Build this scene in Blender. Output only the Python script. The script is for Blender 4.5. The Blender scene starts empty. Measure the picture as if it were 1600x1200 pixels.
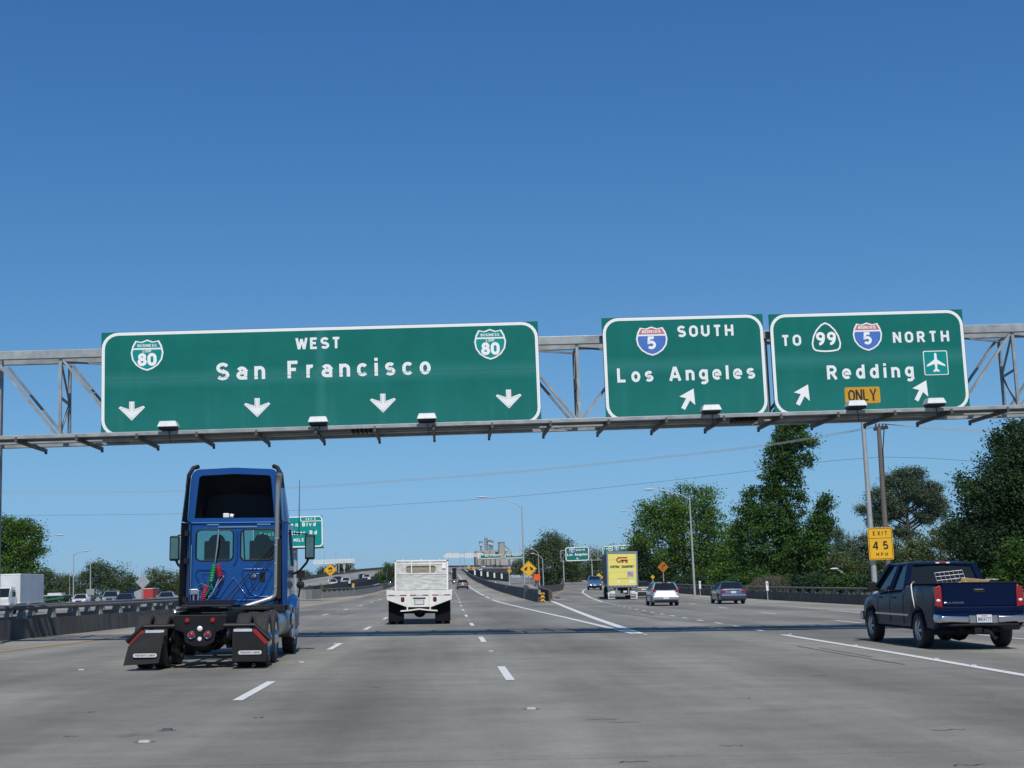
import bpy, bmesh, math, random
from mathutils import Vector, Matrix, noise
S = bpy.context.scene
COL = S.collection
R = math.radians
# ------------------------------------------------------------------ camera, sky, sun
F = 2150.0
ROLL, PITCH, YAW, EYE = R(2.1), math.atan(309.9/2150.0), R(3.07), 1.5
fw = Vector((math.sin(YAW)*math.cos(PITCH), math.cos(YAW)*math.cos(PITCH), math.sin(PITCH)))
r0 = Vector((math.cos(YAW), -math.sin(YAW), 0)); u0 = r0.cross(fw)
rt = r0*math.cos(ROLL) - u0*math.sin(ROLL); up = u0*math.cos(ROLL) + r0*math.sin(ROLL)
cam = bpy.data.cameras.new('camera'); cam.sensor_width = 36; cam.lens = F*36/1600; cam.clip_end = 6000; cam.clip_start = .1
co = bpy.data.objects.new('camera', cam); COL.objects.link(co)
M4 = Matrix((rt, up, -fw)).transposed().to_4x4(); M4.translation = Vector((0, 0, EYE)); co.matrix_world = M4
S.camera = co
SUN_EL, SUN_AZ = R(52), R(180-7)      # azimuth clockwise from +Y: the sun stands behind and a little right
w = bpy.data.worlds.new("World"); S.world = w; w.use_nodes = True
nt = w.node_tree; nt.nodes.clear()
sk = nt.nodes.new('ShaderNodeTexSky'); sk.sky_type = 'NISHITA'; sk.sun_disc = False
sk.sun_elevation = SUN_EL; sk.sun_rotation = SUN_AZ; sk.altitude = 0; sk.air_density = .8; sk.dust_density = .2; sk.ozone_density = 6
bg = nt.nodes.new('ShaderNodeBackground'); bg.inputs[1].default_value = .1
ow = nt.nodes.new('ShaderNodeOutputWorld')
# the clear deep blue of a dry summer sky: a colour response curve on the physical sky
sc_ = nt.nodes.new('ShaderNodeVectorMath'); sc_.operation = 'SCALE'; sc_.inputs['Scale'].default_value = .1
cv = nt.nodes.new('ShaderNodeRGBCurve'); cu = cv.mapping; cu.extend = 'EXTRAPOLATED'
for ch, pts in enumerate((((0, 0), (.089, .047), (.127, .075), (.347, .205), (.63, .283), (1, .45)), ((0, 0), (.168, .162), (.238, .223), (.565, .445), (.75, .49), (1, .6)), ((0, 0), (.352, .423), (.468, .503), (.807, .716), (1, .8)))):
    c_ = cu.curves[ch]
    c_.points[0].location = pts[0]; c_.points[1].location = pts[-1]
    for p_ in pts[1:-1]: c_.points.new(*p_)
cu.update()
sc2 = nt.nodes.new('ShaderNodeVectorMath'); sc2.operation = 'SCALE'; sc2.inputs['Scale'].default_value = 10
nt.links.new(sk.outputs[0], sc_.inputs[0]); nt.links.new(sc_.outputs[0], cv.inputs['Color']); nt.links.new(cv.outputs[0], sc2.inputs[0])
nt.links.new(sc2.outputs[0], bg.inputs[0]); nt.links.new(bg.outputs[0], ow.inputs[0])
sl = bpy.data.lights.new('sun', 'SUN'); sl.energy = 3.9; sl.angle = R(.53); sl.color = (1, .95, .87)
so = bpy.data.objects.new('sun', sl); COL.objects.link(so)
sd = Vector((math.sin(SUN_AZ)*math.cos(SUN_EL), math.cos(SUN_AZ)*math.cos(SUN_EL), math.sin(SUN_EL)))
so.rotation_euler = sd.to_track_quat('Z', 'Y').to_euler(); so.location = (20, -60, 80)
S.view_settings.view_transform = 'Standard'; S.view_settings.look = 'None'
S.view_settings.exposure = 0; S.view_settings.gamma = 1; S.view_settings.use_curve_mapping = False
# ------------------------------------------------------------------ helpers
def ray(px, py): return fw + rt*((px-800)/F) - up*((py-600)/F)
def at(px, py, Y):
    d = ray(px, py); return Vector((0, 0, EYE)) + d*(Y/d.y)
def gz(x, y):
    z = -0.024*x
    if y > 60: z += 3.3e-5*(min(y, 430)-60)**2
    if y > 430: z += .0244*(y-430)
    return z
def tag(o, label=None, cat=None, group=None, kind=None):
    if label: o['label'] = label
    if cat: o['category'] = cat
    if group: o['group'] = group
    if kind: o['kind'] = kind
    return o
def empty(name, loc=(0, 0, 0), rz=0, label=None, cat=None, group=None, tilt=0):
    o = bpy.data.objects.new(name, None); COL.objects.link(o); o.location = loc
    o.rotation_euler = (0, tilt, rz); o.empty_display_size = .3
    return tag(o, label, cat, group)
def copy_tree(o, parent=None):
    c = o.copy(); COL.objects.link(c); c.parent = parent
    for k in KIDS.get(o.name, []):
        copy_tree(k, c); KIDS.setdefault(c.name, [])
    return c
KIDS = {}
class MB:
    def __init__(s): s.v = []; s.f = []; s.m = []; s.mi = 0
    def add(s, vs, fs):
        n = len(s.v); s.v += [tuple(p) for p in vs]
        for f in fs: s.f.append(tuple(i+n for i in f)); s.m.append(s.mi)
        return s
    def quad(s, a, b, c, d): return s.add([a, b, c, d], [(0, 1, 2, 3)])
    def box(s, c, d, rot=None):
        c = Vector(c); h = Vector(d)/2; vs = []
        for z in (-1, 1):
            for y in (-1, 1):
                for x in (-1, 1):
                    p = Vector((x*h.x, y*h.y, z*h.z))
                    if rot: p = rot @ p
                    vs.append(c+p)
        return s.add(vs, [(0, 2, 3, 1), (4, 5, 7, 6), (0, 1, 5, 4), (2, 6, 7, 3), (0, 4, 6, 2), (1, 3, 7, 5)])
    def bb(s, x0, x1, y0, y1, z0, z1): return s.box(((x0+x1)/2, (y0+y1)/2, (z0+z1)/2), (abs(x1-x0), abs(y1-y0), abs(z1-z0)))
    def beam(s, p0, p1, a, b, upv=(0, 0, 1)):
        p0 = Vector(p0); p1 = Vector(p1); d = (p1-p0)
        y = d.normalized(); x = y.cross(Vector(upv))
        if x.length < 1e-4: x = y.cross(Vector((1, 0, 0)))
        x.normalize(); z = x.cross(y)
        return s.box((p0+p1)/2, (a, d.length, b), Matrix((x, y, z)).transposed())
    def tube(s, pts, r, n=10, cap=True):
        pts = [Vector(p) for p in pts]; rs = r if isinstance(r, (list, tuple)) else [r]*len(pts)
        ref = None; rings = []
        for i, p in enumerate(pts):
            t = (pts[min(i+1, len(pts)-1)]-pts[max(i-1, 0)]).normalized()
            if ref is None:
                ref = t.cross(Vector((0, 0, 1)))
                if ref.length < .01: ref = t.cross(Vector((1, 0, 0)))
            ref = (ref - t*ref.dot(t)).normalized(); b = t.cross(ref)
            rings.append([p+(ref*math.cos(k*2*math.pi/n)+b*math.sin(k*2*math.pi/n))*rs[i] for k in range(n)])
        return s.loft(rings, cap)
    def cyl(s, p0, p1, r0, r1=None, n=16, cap=True): return s.tube([p0, p1], [r0, r0 if r1 is None else r1], n, cap)
    def loft(s, rings, cap=True, closed=True):
        n = len(rings[0]); vs = [p for r in rings for p in r]; fs = []
        for i in range(len(rings)-1):
            for k in range(n if closed else n-1):
                a = i*n+k; b = i*n+(k+1) % n
                fs.append((a, b, b+n, a+n))
        if cap: fs.append(tuple(range(n-1, -1, -1))); fs.append(tuple(range((len(rings)-1)*n, len(rings)*n)))
        return s.add(vs, fs)
    def prism(s, poly, axis, d0, d1):
        def mk(a, b, d): return {'x': (d, a, b), 'y': (a, d, b), 'z': (a, b, d)}[axis]
        return s.loft([[mk(a, b, d0) for a, b in poly], [mk(a, b, d1) for a, b in poly]])
    def lathe(s, prof, c, axis='x', n=28):
        rings = []
        for (d, r) in prof:
            ring = []
            for k in range(n):
                a = 2*math.pi*k/n; u, v = r*math.cos(a), r*math.sin(a)
                o = {'x': (d, u, v), 'y': (u, d, v), 'z': (u, v, d)}[axis]
                ring.append((c[0]+o[0], c[1]+o[1], c[2]+o[2]))
            rings.append(ring)
        return s.loft(rings, False)
    def sphere(s, c, r, n=10):
        rx, ry, rz = r if isinstance(r, (tuple, list)) else (r, r, r)
        return s.loft([[(c[0]+rx*math.sin(a)*math.cos(b), c[1]+ry*math.sin(a)*math.sin(b), c[2]+rz*math.cos(a))
                 for b in [2*math.pi*k/n for k in range(n)]] for a in [max(.02, min(math.pi-.02, math.pi*j/(n//2))) for j in range(n//2+1)]])
    def build(s, name, mat, parent=None, smooth=None, bevel=0, label=None, loc=None, recalc=True):
        me = bpy.data.meshes.new(name); me.from_pydata(s.v, [], s.f)
        for m in (mat if isinstance(mat, (list, tuple)) else [mat]): me.materials.append(m)
        if s.mi or any(s.m): me.polygons.foreach_set('material_index', s.m)
        if recalc:
            b = bmesh.new(); b.from_mesh(me); bmesh.ops.recalc_face_normals(b, faces=b.faces); b.to_mesh(me); b.free()
        if smooth is not None:
            me.polygons.foreach_set('use_smooth', [True]*len(me.polygons)); me.set_sharp_from_angle(angle=R(smooth))
        me.update(); o = bpy.data.objects.new(name, me); COL.objects.link(o)
        if parent: o.parent = parent; KIDS.setdefault(parent.name, []).append(o)
        if loc: o.location = loc
        if bevel:
            bm = o.modifiers.new('bevel', 'BEVEL'); bm.width = bevel; bm.segments = 2; bm.limit_method = 'ANGLE'; bm.angle_limit = R(35)
        if label: o['label'] = label
        return o
# ------------------------------------------------------------------ materials
MATS = {}
def mat(name, col, rough=.6, metal=0, var=.12, scale=4, coat=0, bump=0, stretch=(1, 1, 1), col2=None, emit=None, detail=5, spec=None):
    if name in MATS: return MATS[name]
    m = bpy.data.materials.new(name); m.use_nodes = True; n = m.node_tree; b = n.nodes['Principled BSDF']
    b.inputs['Roughness'].default_value = rough; b.inputs['Metallic'].default_value = metal
    b.inputs['Coat Weight'].default_value = coat; b.inputs['Coat Roughness'].default_value = .06
    if spec is not None: b.inputs['Specular IOR Level'].default_value = spec
    tc = n.nodes.new('ShaderNodeTexCoord'); mp = n.nodes.new('ShaderNodeMapping'); mp.inputs['Scale'].default_value = stretch
    nz = n.nodes.new('ShaderNodeTexNoise'); nz.inputs['Scale'].default_value = scale; nz.inputs['Detail'].default_value = detail; nz.inputs['Roughness'].default_value = .6
    n.links.new(tc.outputs['Object'], mp.inputs[0]); n.links.new(mp.outputs[0], nz.inputs['Vector'])
    cr = n.nodes.new('ShaderNodeValToRGB'); c2 = col2 or [c*(1+var) for c in col]; c1 = [c*(1-var) for c in col] if not col2 else col
    cr.color_ramp.elements[0].position = .3; cr.color_ramp.elements[1].position = .7
    cr.color_ramp.elements[0].color = (*c1, 1); cr.color_ramp.elements[1].color = (*[min(1, c) for c in c2], 1)
    n.links.new(nz.outputs['Fac'], cr.inputs[0]); n.links.new(cr.outputs[0], b.inputs['Base Color'])
    if bump:
        bp = n.nodes.new('ShaderNodeBump'); bp.inputs['Strength'].default_value = bump; bp.inputs['Distance'].default_value = .02
        n.links.new(nz.outputs['Fac'], bp.inputs['Height']); n.links.new(bp.outputs[0], b.inputs['Normal'])
    if emit: b.inputs['Emission Color'].default_value = (*col, 1); b.inputs['Emission Strength'].default_value = emit
    MATS[name] = m; return m
def paint(name, col, rough=.3, metal=.0): return mat(name, col, rough, metal, var=.05, scale=2, coat=.8)
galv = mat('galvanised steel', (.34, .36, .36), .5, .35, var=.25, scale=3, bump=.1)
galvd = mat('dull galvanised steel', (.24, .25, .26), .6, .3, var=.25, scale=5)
lampgrey = mat('pole steel', (.42, .43, .42), .5, .3, var=.12, scale=2)
blackm = mat('black steel', (.008, .008, .009), .5, 0, var=.3, scale=6, spec=.3)
rubber = mat('rubber', (.03, .03, .031), .85, 0, var=.3, scale=14, bump=.1)
chrome = mat('chrome', (.62, .63, .65), .12, 1, var=.04)
alu = mat('brushed aluminium', (.5, .5, .5), .35, .9, var=.12, scale=8)
glass = mat('tinted glass', (.012, .017, .02), .06, 0, var=.1, coat=0, spec=.32)
redl = mat('red lens', (.27, .006, .008), .2, 0, var=.1, scale=30, coat=1)
whitep = mat('white reflective paint', (.74, .75, .73), .55, 0, var=.08, scale=6)
yellow = mat('yellow sign sheeting', (.76, .41, .012), .5, 0, var=.05, scale=3)
black = mat('black legend', (.012, .011, .01), .6, 0, var=.1)
whitel = mat('white lens', (.75, .75, .75), .2, 0, var=.05, coat=1)
# ------------------------------------------------------------------ highway lettering: every glyph is a few pen strokes, cap height 1
def arc(cx, cy, rx, ry, a0, a1, n=None):
    n = n or max(4, int(abs(a1-a0)/20)); return [(cx+rx*math.cos(R(a0+(a1-a0)*i/n)), cy+ry*math.sin(R(a0+(a1-a0)*i/n))) for i in range(n+1)]
B_, T_, X_ = .09, .91, .66
def ring(cx, cy, rx, ry): return arc(cx, cy, rx, ry, 90, 450, 20)
GL = {
 'A': (.7, [[(0, 0), (.33, 1)], [(.37, 1), (.7, 0)], [(.13, .3), (.57, .3)]]),
 'B': (.55, [[(0, B_), (.33, B_)]+arc(.33, .3, .22, .21, -80, 80, 8)+[(.33, .51), (0, .51)], [(0, T_), (.3, T_)]+arc(.3, .71, .2, .2, 80, -80, 8)+[(.3, .51)], [(0, 0), (0, 1)]]),
 'C': (.6, [arc(.3, .69, .3, .22, 20, 180, 9)+arc(.3, .31, .3, .22, 180, 340, 9)]),
 'D': (.58, [[(0, B_), (.25, B_)]+arc(.25, .42, .33, .33, -80, 0, 5)+arc(.25, .58, .33, .33, 0, 80, 5)+[(.25, T_), (0, T_)], [(0, 0), (0, 1)]]),
 'E': (.5, [[(.5, T_), (0, T_), (0, B_), (.5, B_)], [(0, .51), (.42, .51)]]),
 'F': (.5, [[(.5, T_), (0, T_), (0, 0)], [(0, .5), (.4, .5)]]),
 'G': (.6, [arc(.3, .69, .3, .22, 20, 180, 9)+arc(.3, .31, .3, .22, 180, 350, 9)+[(.6, .45), (.34, .45)]]),
 'H': (.58, [[(0, 0), (0, 1)], [(.58, 0), (.58, 1)], [(0, .5), (.58, .5)]]),
 'I': (.0, [[(0, 0), (0, 1)]]),
 'J': (.5, [[(.5, 1), (.5, .32)]+arc(.25, .32, .25, .23, 0, -180, 8)]),
 'L': (.5, [[(0, 1), (0, B_), (.5, B_)]]),
 'M': (.7, [[(0, 0), (0, 1)], [(0, .95), (.35, .3)], [(.35, .3), (.7, .95)], [(.7, 0), (.7, 1)]]),
 'N': (.58, [[(0, 0), (0, 1)], [(0, .95), (.58, .05)], [(.58, 0), (.58, 1)]]),
 'O': (.6, [arc(.3, .65, .3, .26, 0, 180, 9)+arc(.3, .35, .3, .26, 180, 360, 9)+[(.6, .65)]]),
 'P': (.55, [[(0, T_), (.3, T_)]+arc(.3, .68, .24, .23, 80, -80, 8)+[(.3, .45), (0, .45)], [(0, 0), (0, 1)]]),
 'R': (.56, [[(0, T_), (.3, T_)]+arc(.3, .69, .23, .22, 80, -80, 8)+[(.3, .47), (0, .47)], [(0, 0), (0, 1)], [(.28, .45), (.58, 0)]]),
 'S': (.58, [arc(.29, .7, .28, .21, 25, 270, 12)+arc(.29, .29, .29, .2, 90, -150, 12)]),
 'T': (.6, [[(0, T_), (.6, T_)], [(.3, T_), (.3, 0)]]),
 'U': (.58, [[(0, 1), (0, .37)]+arc(.29, .37, .29, .28, 180, 360, 10)+[(.58, 1)]]),
 'V': (.64, [[(0, 1), (.32, 0)], [(.32, 0), (.64, 1)]]),
 'W': (.9, [[(0, 1), (.22, 0)], [(.22, 0), (.45, .9)], [(.45, .9), (.68, 0)], [(.68, 0), (.9, 1)]]),
 'X': (.6, [[(0, 0), (.6, 1)], [(0, 1), (.6, 0)]]),
 'Y': (.64, [[(0, 1), (.32, .45), (.64, 1)], [(.32, .45), (.32, 0)]]),
 'a': (.44, [[(.44, 0), (.44, .47)]+arc(.22, .47, .22, .19, 0, 155, 8), [(.44, .4), (.2, .4)]+arc(.2, .245, .2, .155, 90, 270, 8)+[(.44, .09)]]),
 'c': (.42, [arc(.23, .44, .23, .22, 35, 180, 8)+arc(.23, .31, .23, .22, 180, 325, 8)]),
 'd': (.46, [[(.46, 0), (.46, 1)], ring(.23, .375, .23, .285)]),
 'e': (.46, [[(.02, .38), (.46, .38)]+arc(.23, .43, .23, .23, 0, 180, 9)+arc(.23, .32, .23, .23, 180, 320, 8)]),
 'f': (.3, [[(.34, .91)]+arc(.3, .73, .18, .18, 100, 180, 5)+[(.12, 0)], [(0, .62), (.3, .62)]]),
 'g': (.46, [[(.46, .75), (.46, -.03)]+arc(.24, -.03, .22, .18, 0, -140, 7), ring(.23, .4, .23, .27)]),
 'i': (.0, [[(0, 0), (0, .75)], [(0, .86), (0, 1.04)]]),
 'l': (.0, [[(0, 0), (0, 1)]]),
 'n': (.44, [[(0, 0), (0, .75)], [(0, .42)]+arc(.22, .45, .22, .21, 180, 0, 9)+[(.44, 0)]]),
 'o': (.46, [ring(.23, .375, .23, .285)]),
 'r': (.28, [[(0, 0), (0, .75)], [(0, .4)]+arc(.2, .44, .2, .22, 180, 65, 6)]),
 's': (.42, [arc(.21, .52, .2, .145, 30, 270, 10)+arc(.21, .235, .21, .145, 90, -150, 10)]),
 'u': (.44, [[(0, .75), (0, .3)]+arc(.22, .3, .22, .21, 180, 360, 9), [(.44, .75), (.44, 0)]]),
 'h': (.44, [[(0, 0), (0, 1)], [(0, .42)]+arc(.22, .45, .22, .21, 180, 0, 9)+[(.44, 0)]]),
 't': (.3, [[(.12, .98), (.12, .1), (.32, .1)], [(0, .68), (.3, .68)]]),
 'v': (.48, [[(0, .75), (.24, .02), (.48, .75)]]),
 'w': (.7, [[(0, .75), (.17, .05), (.35, .66), (.53, .05), (.7, .75)]]),
 '0': (.52, [arc(.26, .65, .26, .26, 0, 180, 9)+arc(.26, .35, .26, .26, 180, 360, 9)+[(.52, .65)]]),
 '1': (.15, [[(0, .8), (.15, .95), (.15, 0)]]),
 '2': (.5, [arc(.25, .67, .25, .24, 170, -30, 10)+[(0, .1), (.52, .1)]]),
 '3': (.5, [arc(.24, .7, .23, .21, 150, -90, 11), arc(.24, .29, .25, .2, 90, -155, 11)]),
 '4': (.58, [[(.44, 0), (.44, 1)], [(.42, .97), (.02, .3), (.6, .3)]]),
 '5': (.52, [[(.48, T_), (.08, T_), (.04, .52)]+arc(.25, .33, .27, .24, 115, -145, 12)]),
 '6': (.52, [ring(.26, .31, .26, .22), arc(.36, .35, .36, .56, 175, 95, 7)]),
 '7': (.5, [[(0, T_), (.5, T_), (.18, 0)]]),
 '8': (.52, [ring(.26, .3, .26, .21), ring(.26, .72, .21, .19)]),
 '9': (.52, [ring(.26, .68, .25, .23), arc(.14, .66, .37, .57, -5, -95, 7)]),
}
def ribbon(mb, pts, wd, fn, off):
    n = len(pts); closed = n > 3 and math.dist(pts[0], pts[-1]) < 1e-6
    if closed: pts = pts[:-1]; n -= 1
    L = []; Q = []
    for i, p in enumerate(pts):
        a = pts[i-1] if (i > 0 or closed) else None; b = pts[(i+1) % n] if (i < n-1 or closed) else None
        def nrm(q, r):
            dx, dy = r[0]-q[0], r[1]-q[1]; l = math.hypot(dx, dy) or 1; return (-dy/l, dx/l)
        n1 = nrm(a, p) if a else None; n2 = nrm(p, b) if b else None
        n1 = n1 or n2; n2 = n2 or n1
        mx, my = n1[0]+n2[0], n1[1]+n2[1]; l = math.hypot(mx, my) or 1; mx /= l; my /= l
        k = min(1/max(.35, mx*n1[0]+my*n1[1]), 1.7)*wd/2
        L.append((p[0]+mx*k, p[1]+my*k)); Q.append((p[0]-mx*k, p[1]-my*k))
    vs = [fn(*q, off) for q in L]+[fn(*q, off) for q in Q]
    m = n if closed else n-1
    mb.add(vs, [(i, (i+1) % n, n+(i+1) % n, n+i) for i in range(m)])
def text_mb(mb, s, fn, x0, x1, z, h, st=.18, slant=0, dots=None):
    """lay the string s between x0 and x1 on baseline z with cap height h; fn(x, z, off) gives the 3-D point"""
    ws = [.45 if c == ' ' else GL[c][0]*.95+.18 for c in s]
    tot = sum(ws); sp = ((x1-x0)/h-tot)/max(1, len(s)-1)
    sx = 1
    if sp < .06: sx = ((x1-x0)/h-.06*(len(s)-1))/tot; sp = .06
    x = x0
    for c, wdt in zip(s, ws):
        if c != ' ':
            for k, stk in enumerate(GL[c][1]):
                P = [(x+(.09+px*.95)*sx*h+slant*py*h, z+py*h) for px, py in stk]
                ribbon(mb, P, st*h*(1 if sx > .8 else .85), fn, .002*k)
                if dots is not None:
                    d = 0.02; step = .07; prev = P[0]
                    for q in P[1:]:
                        l = math.dist(prev, q)
                        while d < l:
                            t = d/l; cx, cz = prev[0]+(q[0]-prev[0])*t, prev[1]+(q[1]-prev[1])*t
                            dots.add([fn(cx+.013*math.cos(a), cz+.013*math.sin(a), .002*k+.003) for a in (0, 1.05, 2.1, 3.14, 4.19, 5.24)], [(0, 1, 2, 3, 4, 5)])
                            d += step
                        d -= l; prev = q
        x += (wdt*sx+sp)*h
# ------------------------------------------------------------------ ground and roads
def road_mat(name, base, seed, joints=True):
    m = bpy.data.materials.new(name); m.use_nodes = True; n = m.node_tree; L = n.links; b = n.nodes['Principled BSDF']
    N = lambda t: n.nodes.new('ShaderNode'+t)
    tc = N('TexCoord')
    def nz(scale, st, det=4, rough=.6):
        mp = N('Mapping'); mp.inputs['Scale'].default_value = st; mp.inputs['Location'].default_value = (seed, seed*2.3, 0)
        t = N('TexNoise'); t.inputs['Scale'].default_value = scale; t.inputs['Detail'].default_value = det; t.inputs['Roughness'].default_value = rough
        L.new(tc.outputs['Object'], mp.inputs[0]); L.new(mp.outputs[0], t.inputs['Vector']); return t.outputs['Fac']
    def mr(x, a, b_, c, d):
        q = N('MapRange'); q.inputs[1].default_value = a; q.inputs[2].default_value = b_; q.inputs[3].default_value = c; q.inputs[4].default_value = d
        L.new(x, q.inputs[0]); return q.outputs[0]
    def ma(op, x, y):
        q = N('Math'); q.operation = op
        for i, s_ in enumerate((x, y)):
            if isinstance(s_, (int, float)): q.inputs[i].default_value = s_
            else: L.new(s_, q.inputs[i])
        return q.outputs[0]
    sep = N('SeparateXYZ'); L.new(tc.outputs['Object'], sep.inputs[0])
    v = mr(nz(.35, (.5, .22, 1), 5), .36, .64, .76, 1.18)                 # broad patches
    v = ma('MULTIPLY', v, mr(nz(.9, (1, .06, 1), 6), .36, .64, .88, 1.1))  # streaks along the lanes
    v = ma('MULTIPLY', v, mr(nz(1.1, (.55, 1.05, 1), 7, .75), .34, .66, .85, 1.12))   # streaks across, where the deck was finished
    v = ma('MULTIPLY', v, mr(nz(30, (1, 1, 1), 5, .85), .3, .7, .82, 1.17))      # aggregate
    # worn wheel paths, darker oil line down each lane
    lane = ma('MULTIPLY', ma('ADD', sep.outputs[0], 2.75), 2*math.pi/3.72)
    v = ma('MULTIPLY', v, mr(ma('COSINE', lane, 0), -1, 1, .9, 1.06))
    v = ma('MULTIPLY', v, mr(ma('COSINE', ma('MULTIPLY', lane, 2), 0), -1, 1, .985, 1.02))
    dk = mr(nz(1.1, (1, .5, 1), 6, .75), .62, .74, 0, 1)                # blackened scuffs and patches
    sc = mr(nz(6, (.5, 3.2, 1), 4, .7), .66, .75, 0, 1)
    v = ma('MULTIPLY', v, ma('SUBTRACT', 1, ma('MULTIPLY', dk, .32)))
    v = ma('MULTIPLY', v, ma('SUBTRACT', 1, ma('MULTIPLY', sc, .22)))
    lt = mr(nz(2.4, (.4, 2.2, 1), 5, .7), .64, .74, 0, 1)
    v = ma('MULTIPLY', v, ma('ADD', 1, ma('MULTIPLY', lt, .18)))
    if joints:
        jy = N('Math'); jy.operation = 'PINGPONG'; jy.inputs[1].default_value = 6.1; L.new(sep.outputs[1], jy.inputs[0])
        v = ma('MULTIPLY', v, mr(jy.outputs[0], .012, .04, .8, 1))
    mix = N('VectorMath'); mix.operation = 'SCALE'; mix.inputs[0].default_value = base; L.new(v, mix.inputs['Scale'])
    L.new(mix.outputs[0], b.inputs['Base Color']); b.inputs['Roughness'].default_value = .78; b.inputs['Specular IOR Level'].default_value = .25
    bp = N('Bump'); bp.inputs['Strength'].default_value = .25; bp.inputs['Distance'].default_value = .01
    L.new(nz(60, (1, 1, 1), 3), bp.inputs['Height']); L.new(bp.outputs[0], b.inputs['Normal'])
    return m
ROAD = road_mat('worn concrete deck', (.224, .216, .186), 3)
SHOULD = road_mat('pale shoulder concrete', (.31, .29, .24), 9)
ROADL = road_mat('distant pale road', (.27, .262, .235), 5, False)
def stations(a, b, st):
    n = max(1, int(math.ceil((b-a)/st))); return [a+(b-a)*i/n for i in range(n+1)]
def interp(tab, y):
    if y <= tab[0][0]: return tab[0][1:]
    for p, q in zip(tab, tab[1:]):
        if y <= q[0]:
            t = (y-p[0])/(q[0]-p[0]); return tuple(p[i]+(q[i]-p[i])*t for i in range(1, len(p)))
    return tab[-1][1:]
def deck(name, tab, step, material, zf=None, nx=4, thick=.9, off=0):
    """tab rows: (y, xleft, xright[, z left, z right])"""
    mb = MB(); rows = []
    for y in stations(tab[0][0], tab[-1][0], step):
        r = interp(tab, y); row = []
        for k in range(nx+1):
            x = r[0]+(r[1]-r[0])*k/nx
            z = (zf(x, y) if zf else r[2]+(r[3]-r[2])*k/nx)+off
            row.append((x, y, z))
        rows.append(row)
    n = nx+1; mb.loft(rows, cap=False, closed=False)
    if thick:
        for s_ in (0, -1):
            mb.loft([[(r[s_][0], r[s_][1], r[s_][2]), (r[s_][0], r[s_][1], r[s_][2]-thick)] for r in rows], False, False)
        mb.loft([[(r[0][0], r[0][1], r[0][2]-thick), (r[-1][0], r[-1][1], r[-1][2]-thick)] for r in rows], False, False)
        for r in (rows[0], rows[-1]): mb.loft([[p for p in r], [(p[0], p[1], p[2]-thick) for p in r]], False, False)
    o = mb.build(name, material, recalc=False); tag(o, kind='structure'); return o
GRASS = mat('dry grass and dirt', (.11, .1, .055), .95, 0, scale=.08, col2=(.06, .075, .03), detail=8)
g = MB(); g.quad((-2500, -300, -6), (2500, -300, -6), (2500, 4500, -6), (-2500, 4500, -6))
tag(g.build('ground', GRASS), kind='structure')
LEFTP = [(-40, -14.6), (20, -14.6), (36, -14.1), (42.4, -13.3), (46.4, -12.9), (55, -12.3), (66, -11.9), (95, -11.8), (118, -12.6), (134, -15.2)]
def lx(y): return interp([(a, b) for a, b in LEFTP], y)[0]
MAIN = [(-40, -14.7, 24.9)]+[(y, lx(y)-.1, 24.9) for y in (20, 36, 42.4, 46.4, 55, 66, 80, 95, 105)]
deck('road', MAIN, 3, ROAD, gz, 12)
A_T = [(105, -12.2, 8.4), (118, -12.8, 8.2), (134, -15.4, 8.0), (143, -15.4, 7.9), (144, -13.2, 7.9), (150, -12.9, 7.8), (164, -10.6, 7.7), (217, -9.9, 7.7), (285, -9.6, 7.7), (400, -9.6, 7.2), (460, -9, 7), (540, -10, 6.5), (620, -14, 4), (690, -22, -3)]
def gzA(x, y): return gz(x, y) if y < 560 else gz(x, 560)+(y-560)*.0244*max(0, 1-(y-560)/160)
deck('road_ahead', A_T, 5, ROAD, gzA, 6)
B_T = [(128, 8.3, 10.2, -.9, -.9), (166, 8.4, 11.6, -1.3, -1.3), (250, 8.6, 17, -1.0, -1.0), (340, 9, 24.5, -.35, -.35), (450, 10, 31, 1.6, 1.5), (540, 11.5, 36, 3.3, 3.0), (590, 12.5, 38, 3.8, 3.4), (700, 14, 40, 2.5, 2.5)]
deck('branch_road', B_T, 6, ROAD, None, 4)
C_T = [(105, 8.4, 24.9), (118, 9.2, 25), (145, 10.3, 25.6), (166, 11.5, 26.2), (193, 16.2, 28), (205, 17.4, 29), (260, 22.5, 32), (300, 25.5, 34.5), (340, 28.5, 37), (380, 32, 41), (440, 38, 48)]
def gzC(x, y): return gz(x, y) if y < 320 else gz(x, 320)+(y-320)*.01-(max(0, y-340)**2)*.0006
deck('exit_road', C_T, 5, ROAD, gzC, 5)
O_T = [(-40, -50, -15.9), (60, -50, -15.7), (140, -50, -17), (190, -48, -19.5), (232, -46, -22.5)]
def gzO(x, y): return .34+max(0, y-120)**2*8e-5
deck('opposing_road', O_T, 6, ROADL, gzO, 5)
WP = [((470, 926, 232), (424, 909, 275)), ((512, 921, 265), (469, 907.5, 330)), ((560, 911, 330), (520, 899, 420)), ((592, 903.5, 430), (565, 893, 520)), ((640, 896, 540), (612, 888.5, 620)), ((700, 892.5, 640), (690, 886.8, 720)), ((760, 891, 720), (755, 885.8, 800)), ((830, 891, 780), (830, 885.8, 860))]
mb = MB(); rows = []
for (p, q) in WP:
    a, b = at(*p), at(*q); rows.append([a.lerp(b, t) for t in (0, .33, .66, 1)])
mb.loft(rows, False, False); mb.loft([[r[0], r[0]-Vector((0, 0, 1.4))] for r in rows], False, False); mb.loft([[r[-1], r[-1]-Vector((0, 0, 1.4))] for r in rows], False, False)
tag(mb.build('viaduct_road', ROADL, recalc=False), kind='structure')
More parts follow.
